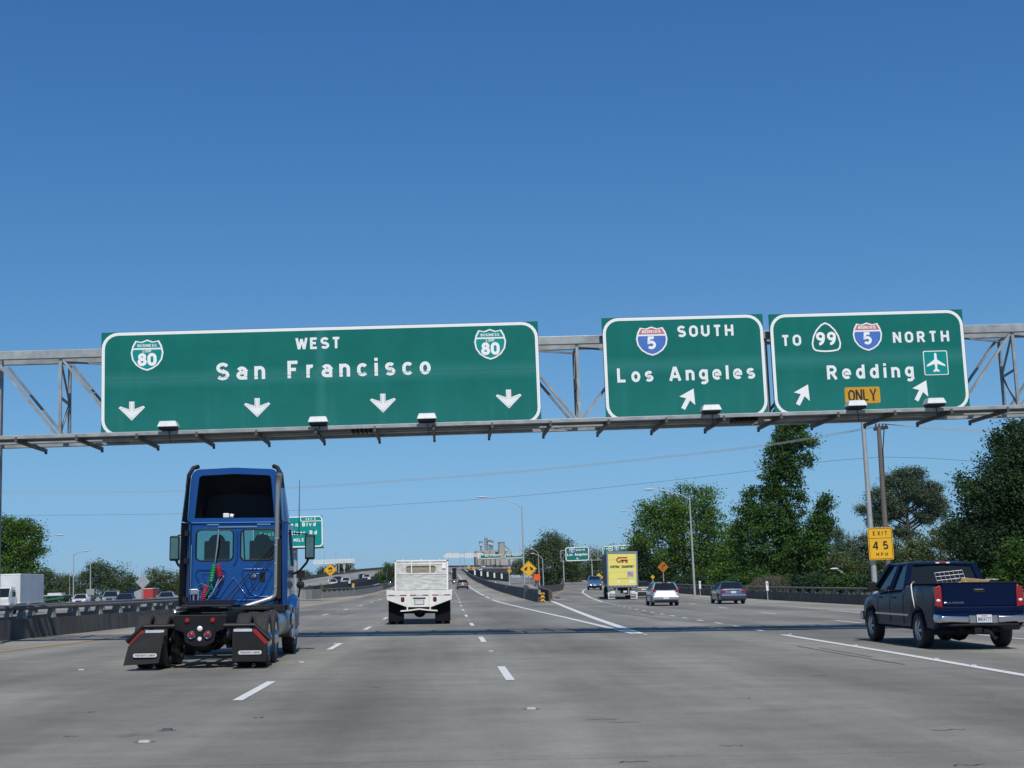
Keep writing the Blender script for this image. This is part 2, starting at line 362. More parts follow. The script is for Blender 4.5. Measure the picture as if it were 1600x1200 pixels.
# shoulders, lying 5 mm above the deck
def zAll(x, y): return gz(x, y)
def strip(mb, path, wd, zf=gz, off=.008, step=4):
    """path of (x, y); wd wide ribbon that follows the road surface"""
    P = []
    for p, q in zip(path, path[1:]):
        n = max(1, int(math.dist(p, q)/step)); P += [(p[0]+(q[0]-p[0])*i/n, p[1]+(q[1]-p[1])*i/n) for i in range(n)]
    P.append(path[-1]); rows = []
    for i, p in enumerate(P):
        a, b = P[max(0, i-1)], P[min(len(P)-1, i+1)]; dx, dy = b[0]-a[0], b[1]-a[1]; l = math.hypot(dx, dy)
        nx, ny = -dy/l*wd/2, dx/l*wd/2
        rows.append([(p[0]+nx, p[1]+ny, zf(p[0]+nx, p[1]+ny)+off), (p[0]-nx, p[1]-ny, zf(p[0]-nx, p[1]-ny)+off)])
    mb.loft(rows, False, False)
YEL = [(-40, -11.6), (30, -11.3), (36, -11.0), (39.5, -10.6), (46, -10.25), (60, -10.2), (100, -10.15), (132, -9.4), (164, -8.9), (217, -8.6), (285, -8.4), (400, -8.4)]
def yx(y): return interp(YEL, y)[0]
def shoulder(name, f0, f1, y0, y1, zf=gz):
    mb = MB(); rows = []
    for y in stations(y0, y1, 3): rows.append([(f0(y), y, zf(f0(y), y)+.005), (f1(y), y, zf(f1(y), y)+.005)])
    mb.loft(rows, False, False); return tag(mb.build(name, SHOULD, recalc=False), kind='structure')
shoulder('left_shoulder', lambda y: lx(y)+.02, lambda y: yx(y)-.12, -40, 105)
shoulder('left_shoulder', lambda y: interp(A_T, y)[0]+.1, lambda y: yx(y)-.12, 105, 400, gzA)
EDGE = [(-40, 18.6), (40, 18.6), (62, 18.8), (75, 19.7), (91, 20.3), (125, 21.2), (160, 22.2), (190, 23.6), (210, 24.2), (260, 28), (340, 33)]
ex = lambda y: interp(EDGE, y)[0]
shoulder('right_shoulder', lambda y: ex(y)+.15, lambda y: 24.6, -40, 105)
shoulder('right_shoulder', lambda y: ex(y)+.15, lambda y: interp(C_T, y)[1]-.3, 105, 340, gzC)
GORE = [(105, 4.6), (110.7, 4.3), (161, 4.25), (260, 4.35), (433, 4.2)]
shoulder('gore_shoulder', lambda y: interp(GORE, y)[0]+.15, lambda y: 7.1 if y < 290 else 6.7, 118, 420, gzA)
# painted markings
PAINTW = mat('road paint', (.62, .62, .6), .6, 0, scale=9, col2=(.78, .78, .76))
PAINTY = mat('yellow road paint', (.42, .26, .06), .7, 0, scale=3, col2=(.55, .35, .09))
mk = MB()
L1 = [(-30, -2.85), (36, -2.8), (120, -2.75), (400, -2.6)]
L2 = [(-30, 1.0), (60, .98), (90, 1.05), (135, 1.3), (250, 1.4), (358, 1.45), (560, 1.2)]
L0 = [(-30, -6.7), (36, -6.55), (130, -6.2), (400, -6)]
def dashes(mb, tab, y0, y1, per, ln, wd=.14, zf=gz, extra=0):
    y = y0
    while y < y1:
        f = lambda t: interp(tab, t)[0]+extra
        strip(mb, [(f(y-ln/2), y-ln/2), (f(y+ln/2), y+ln/2)], wd, zf); y += per
dashes(mk, L1, 20.8-14.63*2, 400, 14.63, 3.66); dashes(mk, L2, 23.9-14.63*2, 560, 14.63, 3.66, zf=gzA); dashes(mk, L0, 31-14.63*3, 400, 14.63, 3.66)
for tab in (L1, L2, L0):          # far dots between dashes
    for k in range(4, 16):
        for j in (1, 2, 3):
            y = (20.8 if tab is not L2 else 23.9)+14.63*(k-2)+14.63*j/4
            x = interp(tab, y)[0]; strip(mk, [(x, y-.1), (x, y+.1)], .12)
strip(mk, [(5.55, 41), (5.3, 62), (4.75, 90), (4.3, 110.7), (4.2, 125)], .22)
strip(mk, [(4.22, 133), (4.24, 146)], .22); strip(mk, [(4.24, 152), (4.25, 161), (4.35, 260), (4.2, 433), (3.2, 540)], .22, gzA)
strip(mk, [(5.7, 41), (6.35, 58.8), (7.05, 75), (7.9, 95), (8.6, 112)], .3)
strip(mk, [(8.9, -30), (8.92, 21.4), (9.18, 28.2), (9.4, 38.7)], .2)
L5 = [(38, 9.4), (49, 9.85), (58, 10.0), (80, 10.75), (104, 11.85), (128, 13.4), (167, 16.4), (200, 19.6)]
dashes(mk, L5, 42.5, 104, 3.9, 1.3, .16)
strip(mk, [(11.9, 105), (13.45, 128.6), (15.2, 150), (16.5, 167), (19, 190), (21.5, 208)], .2, gzC)
L6 = [(-30, 14.1), (35, 14.2), (49.5, 14.5), (64, 15.0), (80, 15.9), (100, 17.1), (130, 19), (180, 22)]
dashes(mk, L6, 35.2-14.63*4, 175, 14.63, 3.66, zf=gzC)
strip(mk, [(x, y) for y, x in EDGE if y <= 210], .14, gzC)
strip(mk, [(24.2, 212), (28, 262), (32, 320)], .2, gzC)
strip(mk, [(9.2, 118.5), (10.6, 121)], .5, gzC); strip(mk, [(9.4, 113), (10.3, 113)], .5, gzC)
# branch road lines
def zB(x, y): return interp(B_T, y)[2]
strip(mk, [(11, 210), (14.5, 340), (17, 470)], .3, zB); strip(mk, [(13, 215), (15.6, 340), (21, 450)], .3, zB); strip(mk, [(14, 230), (19, 330), (30, 520)], .3, zB)
# viaduct lines
for t in (.3, .62):
    rr = [r[0].lerp(r[-1], t)+Vector((0, 0, .03)) for r in rows]
    for a, b in zip(rr, rr[1:]):
        for k in range(6): p, q = a.lerp(b, k/6), a.lerp(b, k/6+.07); mk.quad(p, q, q+Vector((0, .25, .02)), p+Vector((0, .25, .02)))
tag(mk.build('lane_markings', PAINTW, recalc=False), kind='structure')
mk = MB(); strip(mk, [(x, y) for y, x in YEL], .16, gzA); strip(mk, [(8.7, 113.6), (9.0, 118), (9.9, 129), (11.1, 145), (12.8, 159), (15.5, 182), (18.6, 202)], .2, gzC, .012)
tag(mk.build('yellow_edge_line', PAINTY, recalc=False), kind='structure')
# tyre and patch marks: dark expansion joint, sealed crack
TAR = mat('tar and rubber marks', (.085, .085, .085), .75, 0, scale=8, col2=(.14, .138, .13))
mk = MB(); random.seed(4)
strip(mk, [(8.1, 32), (8.05, 28), (8.1, 24.5)], .05, off=.006); strip(mk, [(8.35, 31), (8.3, 27)], .04, off=.006)
strip(mk, [(8.6, 73), (8.75, 62), (8.9, 55)], .12, off=.006); strip(mk, [(9.9, 70), (9.6, 64)], .12, off=.006)
for (x, y, l, a) in [(1.7, 15.6, .5, 0), (1.9, 15.2, .5, 0), (1.55, 11.9, .35, 0), (5.0, 13.9, .5, 0), (6.1, 14.1, .4, 0), (7.3, 13, .6, 0), (-3.9, 14.8, .2, 0), (-2.2, 16.5, .15, 0), (3.8, 18, .3, 0), (5.9, 22, .3, 0), (-1.1, 21, .2, 0), (2.6, 12.9, .3, 0), (4.2, 11.3, .4, 0), (-6, 18.4, .2, 0), (9.9, 18.5, .8, 0), (7.9, 17, .5, 0), (-4.4, 17.6, .14, 0), (3.3, 27, .3, 0)]:
    n = 7; pts = []
    for i in range(n):
        t = i/(n-1)-.5; pts.append((x+t*l*.7+random.uniform(-.01, .01), y+random.uniform(-.05, .05)))
    strip(mk, pts, random.uniform(.02, .045), off=.0065, step=9)
for (y0, x0, x1) in [(105, -11, 8), ]: strip(mk, [(x0, y0), (x1, y0)], .1, off=.007)
tag(mk.build('road_scuffs', TAR, recalc=False), kind='structure')
# raised reflective markers
RM = mat('ceramic marker', (.38, .39, .38), .35, 0, scale=20)
RMB = mat('worn marker base', (.06, .06, .06), .7)
def marker(x, y, label, dirty=False):
    t = empty('road_marker', (x, y, gz(x, y)), 0, label, 'road marker', 'raised markers on the lane lines', .024)
    m = MB(); m.loft([[(-.06, -.06, .0), (.06, -.06, .0), (.06, .06, 0), (-.06, .06, 0)], [(-.045, -.03, .024), (.045, -.03, .024), (.045, .03, .024), (-.045, .03, .024)]])
    m.build('marker_body', RMB if dirty else RM, t, bevel=.004)
    m = MB(); m.lathe([(0.001, .02), (.004, .085), (.0045, .1), (0, .11)], (0, 0, 0), 'z', 14); m.build('adhesive_pad', TAR, t)
MK = [(1.0, 17.0, 'pale raised marker with a dark pad, nearest below the near white dash', 0), (1.0, 31.6, 'small raised marker between two white dashes right of the white flatbed', 0),
      (-3.0, 14.1, 'nearest pale raised marker, at the bottom left of the photo', 0), (-3.0, 15.2, 'dark flat marker stub just beyond the nearest pale marker', 1),
      (-6.85, 26.7, 'pale raised marker left of the blue truck mud flap', 0), (-2.9, 28.2, 'small marker right of the blue truck rear tyres', 0), (-2.9, 36.8, 'small marker near the white dash beyond the blue truck', 0),
      (9.4, 31.8, 'pale raised marker beside the solid white line nearest the pickup front wheel', 0), (9.2, 26.0, 'raised marker beside the solid white line behind the pickup', 0), (9.65, 38.9, 'raised marker at the far end of the solid white line', 0),
      (5.75, 40.2, 'raised marker at the tip of the merging white lines', 0), (9.1, 23.9, 'raised marker hard against the solid white line at lower right', 0)]
for x, y, l, d in MK: marker(x, y, l, d)
# ------------------------------------------------------------------ bridge railings
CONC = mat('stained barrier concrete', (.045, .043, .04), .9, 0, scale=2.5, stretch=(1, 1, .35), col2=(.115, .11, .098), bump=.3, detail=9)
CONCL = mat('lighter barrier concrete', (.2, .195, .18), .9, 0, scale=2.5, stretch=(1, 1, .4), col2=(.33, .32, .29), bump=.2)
RAILM = mat('weathered rail tube', (.085, .082, .078), .75, .1, scale=3, col2=(.15, .145, .14))
POSTM = mat('concrete rail post', (.2, .185, .155), .9, 0, scale=4, col2=(.32, .3, .255))
def offs(path, d):
    out = []
    for i, p in enumerate(path):
        a, b = path[max(0, i-1)], path[min(len(path)-1, i+1)]; dx, dy = b[0]-a[0], b[1]-a[1]; l = math.hypot(dx, dy); out.append((p[0]-dy/l*d, p[1]+dx/l*d))
    return out
def dens(path, step=4):
    P = []
    for p, q in zip(path, path[1:]):
        n = max(1, int(math.dist(p[:2], q[:2])/step)); P += [tuple(p[k]+(q[k]-p[k])*i/n for k in range(len(p))) for i in range(n)]
    return P+[path[-1]]
def barrier(label, path, zf, side, h1=.6, rail=True, hr=1.02, wall=.34, conc=None, spacing=2.45, down=.9, post0=0, name='bridge_railing', cat='railing', group=None):
    """concrete parapet with tapering posts and one rail tube; side=+1 puts the wall left of the path"""
    t = empty(name, (path[0][0], path[0][1], zf(*path[0][:2])), 0, label, cat, group); base = Vector(t.location)
    P = dens(path); Q = offs(P, wall*side)
    m = MB(); rows = []
    for p, q in zip(P, Q):
        z = zf(p[0], p[1]); rows.append([Vector(v)-base for v in ((p[0], p[1], z-.02), (p[0]+(q[0]-p[0])*.08, p[1]+(q[1]-p[1])*.08, z+h1), (q[0], q[1], z+h1), (q[0], q[1], z-down))])
    m.loft(rows); m.build('parapet', conc or CONC, t)
    if rail:
        C = offs(P, .17*side); m = MB(); rr = []
        for i, c in enumerate(C):
            z = zf(P[i][0], P[i][1])+hr; a, b = C[max(0, i-1)], C[min(len(C)-1, i+1)]; dx, dy = b[0]-a[0], b[1]-a[1]; l = math.hypot(dx, dy); nx, ny = -dy/l, dx/l
            rr.append([Vector((c[0]+nx*.11*math.cos(k*math.pi/5), c[1]+ny*.11*math.cos(k*math.pi/5), z-.07+.07*math.sin(k*math.pi/5)))-base for k in range(10)])
        m.loft(rr); m.build('rail', RAILM, t, smooth=60)
        d = post0; k = 0; proto = None
        for (p, q) in zip(C, C[1:]):
            l = math.dist(p, q)
            while d < l and k < 98:
                x, y = p[0]+(q[0]-p[0])*d/l, p[1]+(q[1]-p[1])*d/l; ang = math.atan2(q[1]-p[1], q[0]-p[0])
                if proto is None:
                    m = MB(); m.loft([[(-.17, -.12, 0), (.17, -.12, 0), (.17, .12, 0), (-.17, .12, 0)], [(-.085, -.06, hr-h1-.1), (.085, -.06, hr-h1-.1), (.085, .06, hr-h1-.1), (-.085, .06, hr-h1-.1)]])
                    o = proto = m.build('post', POSTM, t)
                else:
                    o = proto.copy(); COL.objects.link(o)
                o.location = Vector((x, y, zf(P[0][0], y) if False else zf(x, y)+h1))-base; o.rotation_euler = (0, 0, ang); d += spacing; k += 1
            d -= l
    return t
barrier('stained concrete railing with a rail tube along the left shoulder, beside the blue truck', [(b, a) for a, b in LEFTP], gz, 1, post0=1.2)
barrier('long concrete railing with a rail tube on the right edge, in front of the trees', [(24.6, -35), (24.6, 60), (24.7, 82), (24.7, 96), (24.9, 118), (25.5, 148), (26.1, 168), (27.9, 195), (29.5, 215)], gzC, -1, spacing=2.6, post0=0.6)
barrier('curved railing on the right of the far exit ramp crest', [(29.6, 217), (32, 262), (34.4, 302), (36.8, 340), (40.5, 376)], gzC, -1, spacing=3.0)
barrier('near railing of the opposing lanes, seen just above the left shoulder railing', [(-15.8, -38), (-15.7, 60), (-17, 140), (-19.4, 190), (-22.3, 230)], gzO, -1, post0=.5, spacing=2.75)
barrier('dark median railing that starts at the chevron nose and curves up beside the red car', [(7.2, 108.5), (7.15, 111.6), (7.35, 140), (7.4, 170)], gzA, -1, h1=.62, spacing=2.3, conc=CONC)
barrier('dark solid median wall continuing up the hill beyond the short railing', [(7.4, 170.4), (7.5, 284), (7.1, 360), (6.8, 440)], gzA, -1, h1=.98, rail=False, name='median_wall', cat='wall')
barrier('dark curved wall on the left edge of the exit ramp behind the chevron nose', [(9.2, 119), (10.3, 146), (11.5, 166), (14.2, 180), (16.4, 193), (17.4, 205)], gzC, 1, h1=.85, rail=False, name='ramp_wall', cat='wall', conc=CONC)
barrier('low wall on the left of the exit ramp climbing to its crest', [(17.5, 206), (22.4, 260), (25.4, 300), (28.2, 340)], gzC, 1, h1=.85, rail=False, name='ramp_wall', cat='wall')
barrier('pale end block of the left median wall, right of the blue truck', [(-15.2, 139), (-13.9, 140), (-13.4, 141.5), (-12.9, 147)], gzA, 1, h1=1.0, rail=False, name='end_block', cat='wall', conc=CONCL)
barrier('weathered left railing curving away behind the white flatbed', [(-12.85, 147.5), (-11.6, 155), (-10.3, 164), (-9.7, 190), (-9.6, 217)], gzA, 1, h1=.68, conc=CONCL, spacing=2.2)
barrier('plain left wall further up the hill behind the flatbed', [(-9.6, 218), (-9.5, 285), (-9.5, 400), (-9, 460), (-10, 540), (-14, 620)], gzA, 1, h1=.95, rail=False, name='median_wall', cat='wall')
# branch road right wall
barrier('concrete wall between the branch road and the trees in the middle', [(10.25, 128), (11.7, 166), (17.1, 250), (24.7, 340), (31.2, 450), (36.2, 540), (38.2, 600)], zB, -1, h1=.9, rail=False, name='branch_wall', cat='wall')
def wall_px(label, pts, h, th=.35, down=1.5, material=None, name='viaduct_wall', cat='wall'):
    P = [at(*p) for p in pts]; base = P[0].copy(); t = empty(name, base, 0, label, cat)
    m = MB(); m.loft([[p-base+Vector((0, 0, -down)), p-base+Vector((0, 0, h)), p-base+Vector((0, th, h)), p-base+Vector((0, th, -down))] for p in P]); m.build('wall_body', material or CONC, t); return t
wall_px('near parapet of the curving viaduct left of the round green tree', [p[0] for p in WP[:4]], .95)
wall_px('far parapet of the curving viaduct on the skyline behind the oncoming cars', [p[1] for p in WP[:5]], 1.0)
wall_px('dark near parapet of the distant overpass right of the flatbed', [p[0] for p in WP[4:]], 1.0, down=2.5)
wall_px('thin far parapet of the distant overpass below the grain plant', [p[1] for p in WP[4:]], 1.0)
wall_px('dark wall with white posts between the main road and the far branch road', [(731, 896.5, 560), (757, 899, 520), (780, 901.5, 490), (797, 904, 460)], 1.5, .4, 2.5)
for i, (px, py) in enumerate([(742, 893), (752, 894.3), (762, 895.5), (772.5, 897), (784, 898.5)]):
    p = at(px, py+3, 520-10*i); m = MB(); m.loft([[(-.28, -.1, -.6), (.28, -.1, -.6), (.28, .1, -.6), (-.28, .1, -.6)], [(-.28, -.1, 1.1), (.28, -.1, 1.1), (.28, .1, 1.1), (-.28, .1, 1.1)]])
    tag(m.build('marker_post', whitep, loc=p), ['leftmost', 'second', 'middle', 'fourth', 'rightmost'][i]+' of five tiny white posts on the far dark wall', 'marker post', 'white posts on the far wall')
# ------------------------------------------------------------------ overhead sign gantry
def sign_green(name, base, streak=True):
    m = mat(name, base, .6, 0, scale=.9, col2=[c*1.25 for c in base], spec=.12); n = m.node_tree; L = n.links; b = n.nodes['Principled BSDF']
    if not streak: return m
    N = lambda t: n.nodes.new('ShaderNode'+t); tc = N('TexCoord'); sep = N('SeparateXYZ'); L.new(tc.outputs['Object'], sep.inputs[0])
    # chalky washed band along the panel joint and pale drip dust, part of the sheet itself
    d = N('Math'); d.operation = 'SUBTRACT'; d.inputs[1].default_value = 1.6; L.new(sep.outputs[2], d.inputs[0])
    a = N('Math'); a.operation = 'ABSOLUTE'; L.new(d.outputs[0], a.inputs[0])
    r = N('MapRange'); r.inputs[1].default_value = 0; r.inputs[2].default_value = .3; r.inputs[3].default_value = .8; r.inputs[4].default_value = 0; L.new(a.outputs[0], r.inputs[0])
    nz = N('TexNoise'); nz.inputs['Scale'].default_value = 1.3; mp = N('Mapping'); mp.inputs['Scale'].default_value = (2.2, 1, .25); L.new(tc.outputs['Object'], mp.inputs[0]); L.new(mp.outputs[0], nz.inputs['Vector'])
    r2 = N('MapRange'); r2.inputs[1].default_value = .5; r2.inputs[2].default_value = .75; r2.inputs[3].default_value = 0; r2.inputs[4].default_value = .8; L.new(nz.outputs['Fac'], r2.inputs[0])
    low = N('MapRange'); low.inputs[1].default_value = 1.5; low.inputs[2].default_value = .2; low.inputs[3].default_value = .12; low.inputs[4].default_value = .5; L.new(sep.outputs[2], low.inputs[0])
    mu = N('Math'); mu.operation = 'MULTIPLY'; L.new(r2.outputs[0], mu.inputs[0]); L.new(low.outputs[0], mu.inputs[1])
    ad = N('Math'); ad.operation = 'ADD'; ad.use_clamp = True; L.new(r.outputs[0], ad.inputs[0]); L.new(mu.outputs[0], ad.inputs[1])
    ad2 = N('Math'); ad2.operation = 'ADD'; ad2.use_clamp = True; L.new(ad.outputs[0], ad2.inputs[0])
    l2 = N('MapRange'); l2.inputs[1].default_value = 1.5; l2.inputs[2].default_value = .1; l2.inputs[3].default_value = 0; l2.inputs[4].default_value = .35; L.new(sep.outputs[2], l2.inputs[0]); L.new(l2.outputs[0], ad2.inputs[1])
    dv = N('Math'); dv.operation = 'SUBTRACT'; dv.inputs[1].default_value = 6.18; L.new(sep.outputs[0], dv.inputs[0])
    av = N('Math'); av.operation = 'ABSOLUTE'; L.new(dv.outputs[0], av.inputs[0])
    rv = N('MapRange'); rv.inputs[1].default_value = 0; rv.inputs[2].default_value = .2; rv.inputs[3].default_value = .7; rv.inputs[4].default_value = 0; L.new(av.outputs[0], rv.inputs[0])
    ad3 = N('Math'); ad3.operation = 'ADD'; ad3.use_clamp = True; L.new(ad2.outputs[0], ad3.inputs[0]); L.new(rv.outputs[0], ad3.inputs[1]); ad2 = ad3
    mx = N('Mix'); mx.data_type = 'RGBA'; src = b.inputs['Base Color'].links[0].from_socket
    mx.inputs['B'].default_value = (.03, .2, .185, 1); L.new(ad2.outputs[0], mx.inputs['Factor']); L.new(src, mx.inputs['A']); L.new(mx.outputs['Result'], b.inputs['Base Color'])
    return m
GREEN = sign_green('guide sign green', (.0055, .132, .112))
GREENB = mat('bright sign green', (.003, .26, .235), .5, 0, scale=2, spec=.2)
LEGEND = mat('button copy white', (.84, .85, .83), .5, 0, scale=30, col2=(.88, .88, .87))
BUTTON = mat('reflector buttons', (.66, .67, .68), .4, 0)
SBLUE = mat('shield blue', (.055, .16, .5), .5, 0, scale=3); SRED = mat('shield faded red', (.5, .14, .15), .5, 0, scale=3, col2=(.6, .2, .2))
PLATE = mat('aluminium sign back', (.4, .41, .42), .5, .5, scale=2)
def rrect(x0, x1, z0, z1, r, n=6):
    P = []
    for cx, cz, a in ((x1-r, z1-r, 0), (x0+r, z1-r, 90), (x0+r, z0+r, 180), (x1-r, z0+r, 270)):
        P += arc(cx, cz, r, r, a, a+90, n)
    return P
def flatpoly(mb, poly, fn, off): mb.add([fn(x, z, off) for x, z in poly], [tuple(range(len(poly)))])
ARROW_D = [(-.17, .82), (.17, .82), (.17, .42), (.82, .47), (0, -.36), (-.82, .47), (-.17, .42)]
ARROW_D = [(-.16, .8), (.16, .8), (.16, .33), (.7, .52), (.8, .42), (0, -.38), (-.8, .42), (-.7, .52), (-.16, .33)]
ARROW_U = [(-.15, -.75), (.15, -.75), (.15, .0), (.62, -.12), (.0, .85), (-.62, -.12), (-.15, .0)]
def tf(poly, x, z, s, ang=0):
    c, d = math.cos(R(ang)), math.sin(R(ang)); return [(x+s*(p*c-q*d), z+s*(p*d+q*c)) for p, q in poly]
SHIELD = [(-.36, .47), (-.18, .43), (0, .5), (.18, .43), (.36, .47), (.45, .3), (.5, .08), (.46, -.14), (.34, -.32), (.17, -.44), (0, -.5), (-.17, -.44), (-.34, -.32), (-.46, -.14), (-.5, .08), (-.45, .3)]
def panel_thing(name, x0, x1, z0, z1, Y, label, cat, group, green, thick=.07, border=.085, r=.42, bottom_open=False):
    t = empty(name, (x0, Y, z0), 0, label, cat, group); fn = lambda x, z, o: (x, -o-.004, z)
    W, H_ = x1-x0, z1-z0
    m = MB(); m.bb(0, W, 0, thick, 0, H_); m.build('panel', green, t)
    m = MB()
    for k in range(int(W/1.2)+1): m.bb(min(W-.1, .3+k*1.2), min(W-.1, .3+k*1.2)+.07, thick, thick+.08, .1, H_-.1)
    m.build('back_brace', PLATE, t)
    if border:
        m = MB(); e = border*.5+.012; ribbon(m, rrect(e, W-e, e, H_-e, r)+[rrect(e, W-e, e, H_-e, r)[0]], border, fn, 0)
        bd = m.build('border', LEGEND, t, recalc=False)
    return t, fn
def legend(t, fn, s, x0, x1, z, h, st=.19, material=None, dots=True, name='lettering', slant=0):
    m = MB(); d = MB() if dots else None
    text_mb(m, s, fn, x0, x1, z, h, st, slant, d); o = m.build(name, material or LEGEND, t, recalc=False)
    if d and d.v: d.build('reflector_buttons', BUTTON, o, recalc=False)
    return o
def border_dots(t, W, H_, border, r, fn):
    P = rrect(border*.5+.012, W-border*.5-.012, border*.5+.012, H_-border*.5-.012, r); P.append(P[0]); d = MB(); acc = 0
    for p, q in zip(P, P[1:]):
        l = math.dist(p, q)
        while acc < l:
            cx, cz = p[0]+(q[0]-p[0])*acc/l, p[1]+(q[1]-p[1])*acc/l
            d.add([fn(cx+.014*math.cos(a), cz+.014*math.sin(a), .003) for a in (0, 1.57, 3.14, 4.71)], [(0, 1, 2, 3)]); acc += .085
        acc -= l
    d.build('reflector_buttons', BUTTON, [k for k in KIDS[t.name] if k.name.startswith('border')][0], recalc=False)
def shield(t, fn, cx, cz, w_, h_, kind):
    P = [(cx+x*w_, cz+z*h_) for x, z in SHIELD]
    m = MB(); flatpoly(m, P, fn, .004); o = m.build('route_shield', LEGEND, t, recalc=False)
    q = [(cx+x*w_*.9, cz+.005+z*h_*.9) for x, z in SHIELD]
    zc = cz+.2*h_
    low = [p for p in q if p[1] < zc]; hi = [p for p in q if p[1] >= zc]
    xl = .9*w_*.475
    lowp = [(cx+xl, zc-.02)]+[p for p in q[6:15]]+[(cx-xl, zc-.02)]
    hip = [(cx-xl*.985, zc+.03)]+[q[15]]+q[0:6]+[(cx+xl*.985, zc+.03)]
    if kind == 'loop':
        m = MB(); flatpoly(m, lowp, fn, .008); flatpoly(m, hip, fn, .008); m.build('shield_field', GREENB, o, recalc=False)
        m = MB(); text_mb(m, 'BUSINESS', lambda x, z, k: fn(x, z, .012+k), cx-.29*w_, cx+.29*w_, cz+.26*h_, .09*h_, .19)
        text_mb(m, 'LOOP', lambda x, z, k: fn(x, z, .012+k), cx-.13*w_, cx+.13*w_, cz+.085*h_, .085*h_, .19)
        d = MB(); text_mb(m, '80', lambda x, z, k: fn(x, z, .012+k), cx-.275*w_, cx+.275*w_, cz-.33*h_, .38*h_, .26, 0, None)
        m.build('shield_legend', LEGEND, o, recalc=False)
    else:
        m = MB(); flatpoly(m, lowp, fn, .008); m.build('blue_field', SBLUE, o, recalc=False)
        m = MB(); flatpoly(m, hip, fn, .008); m.build('red_field', SRED, o, recalc=False)
        m = MB(); text_mb(m, 'INTERSTATE', lambda x, z, k: fn(x, z, .012+k), cx-.3*w_, cx+.3*w_, cz+.27*h_, .1*h_, .2)
        text_mb(m, '5', lambda x, z, k: fn(x, z, .012+k), cx-.15*w_, cx+.15*w_, cz-.27*h_, .42*h_, .22)
        m.build('shield_legend', LEGEND, o, recalc=False)
    return o
SY = 39.0
def LP(px, py, t): p = at(px, py, SY); return p.x-t.location.x, p.z-t.location.z
# --- sign 1
t, fn = panel_thing('overhead_sign', -9.53, 2.9, 5.96, 8.94, SY, 'wide green overhead sign reading WEST San Francisco with four down arrows', 'road sign', 'green signs on the gantry', GREEN)
border_dots(t, 12.43, 2.98, .085, .42, fn)
def leg_px(t, fn, s, pa, pb, hpx, st=.19, **k):
    a, b = LP(*pa, t), LP(*pb, t); return legend(t, fn, s, a[0], b[0], (a[1]+b[1])/2, hpx/2150*SY, st, **k)
leg_px(t, fn, 'WEST', (462, 546), (532, 544), 18, .215)
leg_px(t, fn, 'San Francisco', (338, 595), (673, 584), 27.5, .19)
for cx, cy in ((230, 555), (766, 538)): x, z = LP(cx, cy, t); shield(t, fn, x, z, .92, .9, 'loop')
for cx, cy in ((206, 645), (402, 639.5), (598.5, 632.5), (795, 626)):
    x, z = LP(cx, cy, t); m = MB(); flatpoly(m, tf(ARROW_D, x, z-.05, .46), fn, .004); o = m.build('down_arrow', LEGEND, t, recalc=False)
    d = MB(); P = tf([(0, .7), (0, .3)], x, z-.05, .46)+[]
    for a_, b_ in (((-.66, .38), (0, -.24)), ((.66, .38), (0, -.24)), ((-.09, .72), (-.09, .3)), ((.09, .72), (.09, .3)), ((-.62, .42), (-.12, .24)), ((.62, .42), (.12, .24))):
        for k in range(8):
            q = tf([(a_[0]+(b_[0]-a_[0])*k/7, a_[1]+(b_[1]-a_[1])*k/7)], x, z-.05, .46)[0]
            d.add([fn(q[0]+.018*math.cos(a), q[1]+.018*math.sin(a), .008) for a in (0, 1.57, 3.14, 4.71)], [(0, 1, 2, 3)])
    d.build('reflector_buttons', BUTTON, o, recalc=False)
m = MB(); m.bb(.1, 12.33, -.004, .0, 1.6, 1.612); m.build('panel_joint', mat('joint line', (.03, .13, .11), .6), t)
def up_arrow(t, fn, px, py, s=.42):
    x, z = LP(px, py, t); m = MB(); flatpoly(m, tf(ARROW_U, x, z, s, -30), fn, .004); m.build('slant_arrow', LEGEND, t, recalc=False)
# --- sign 2
t, fn = panel_thing('overhead_sign', 4.76, 9.47, 5.96, 8.98, SY, 'green overhead sign reading SOUTH Los Angeles with a route 5 shield', 'road sign', 'green signs on the gantry', GREEN)
border_dots(t, 4.71, 3.02, .085, .42, fn)
x, z = LP(1018.5, 533, t); shield(t, fn, x, z, .92, .86, 'i5')
leg_px(t, fn, 'SOUTH', (1059, 527), (1146, 524), 18, .215)
leg_px(t, fn, 'Los Angeles', (965, 597), (1180, 592), 22.5, .2)
up_arrow(t, fn, 1075, 624)
# --- sign 3
t, fn = panel_thing('overhead_sign', 9.66, 15.4, 5.98, 8.96, SY, 'green overhead sign reading TO 99 5 NORTH Redding with an airport symbol', 'road sign', 'green signs on the gantry', GREEN)
border_dots(t, 5.74, 2.98, .085, .42, fn)
leg_px(t, fn, 'TO', (1221.5, 541), (1252, 539.5), 17.5, .215)
leg_px(t, fn, 'NORTH', (1396, 536), (1483, 533), 17.5, .215)
leg_px(t, fn, 'Redding', (1293, 592.5), (1428, 589.5), 22.5, .2)
x, z = LP(1355.5, 526, t); shield(t, fn, x, z, .87, .84, 'i5')
x, z = LP(1290.5, 527.5, t); SP = [(0, .5), (.15, .43), (.32, .25), (.43, .05), (.49, -.2), (.46, -.36), (.38, -.43), (.2, -.46), (0, -.47), (-.2, -.46), (-.38, -.43), (-.46, -.36), (-.49, -.2), (-.43, .05), (-.32, .25), (-.15, .43), (0, .5)]
m = MB(); ribbon(m, [(x+a*.84, z+b*.86) for a, b in SP], .045, fn, .003); text_mb(m, '99', lambda q, w_, k: fn(q, w_, .004+k), x-.29, x+.29, z-.22, .38, .22); m.build('route_shield', LEGEND, t, recalc=False)
x, z = LP(1462, 567, t); m = MB(); flatpoly(m, rrect(x-.36, x+.36, z-.36, z+.36, .05), fn, .004); pl = m.build('airport_plaque', LEGEND, t, recalc=False)
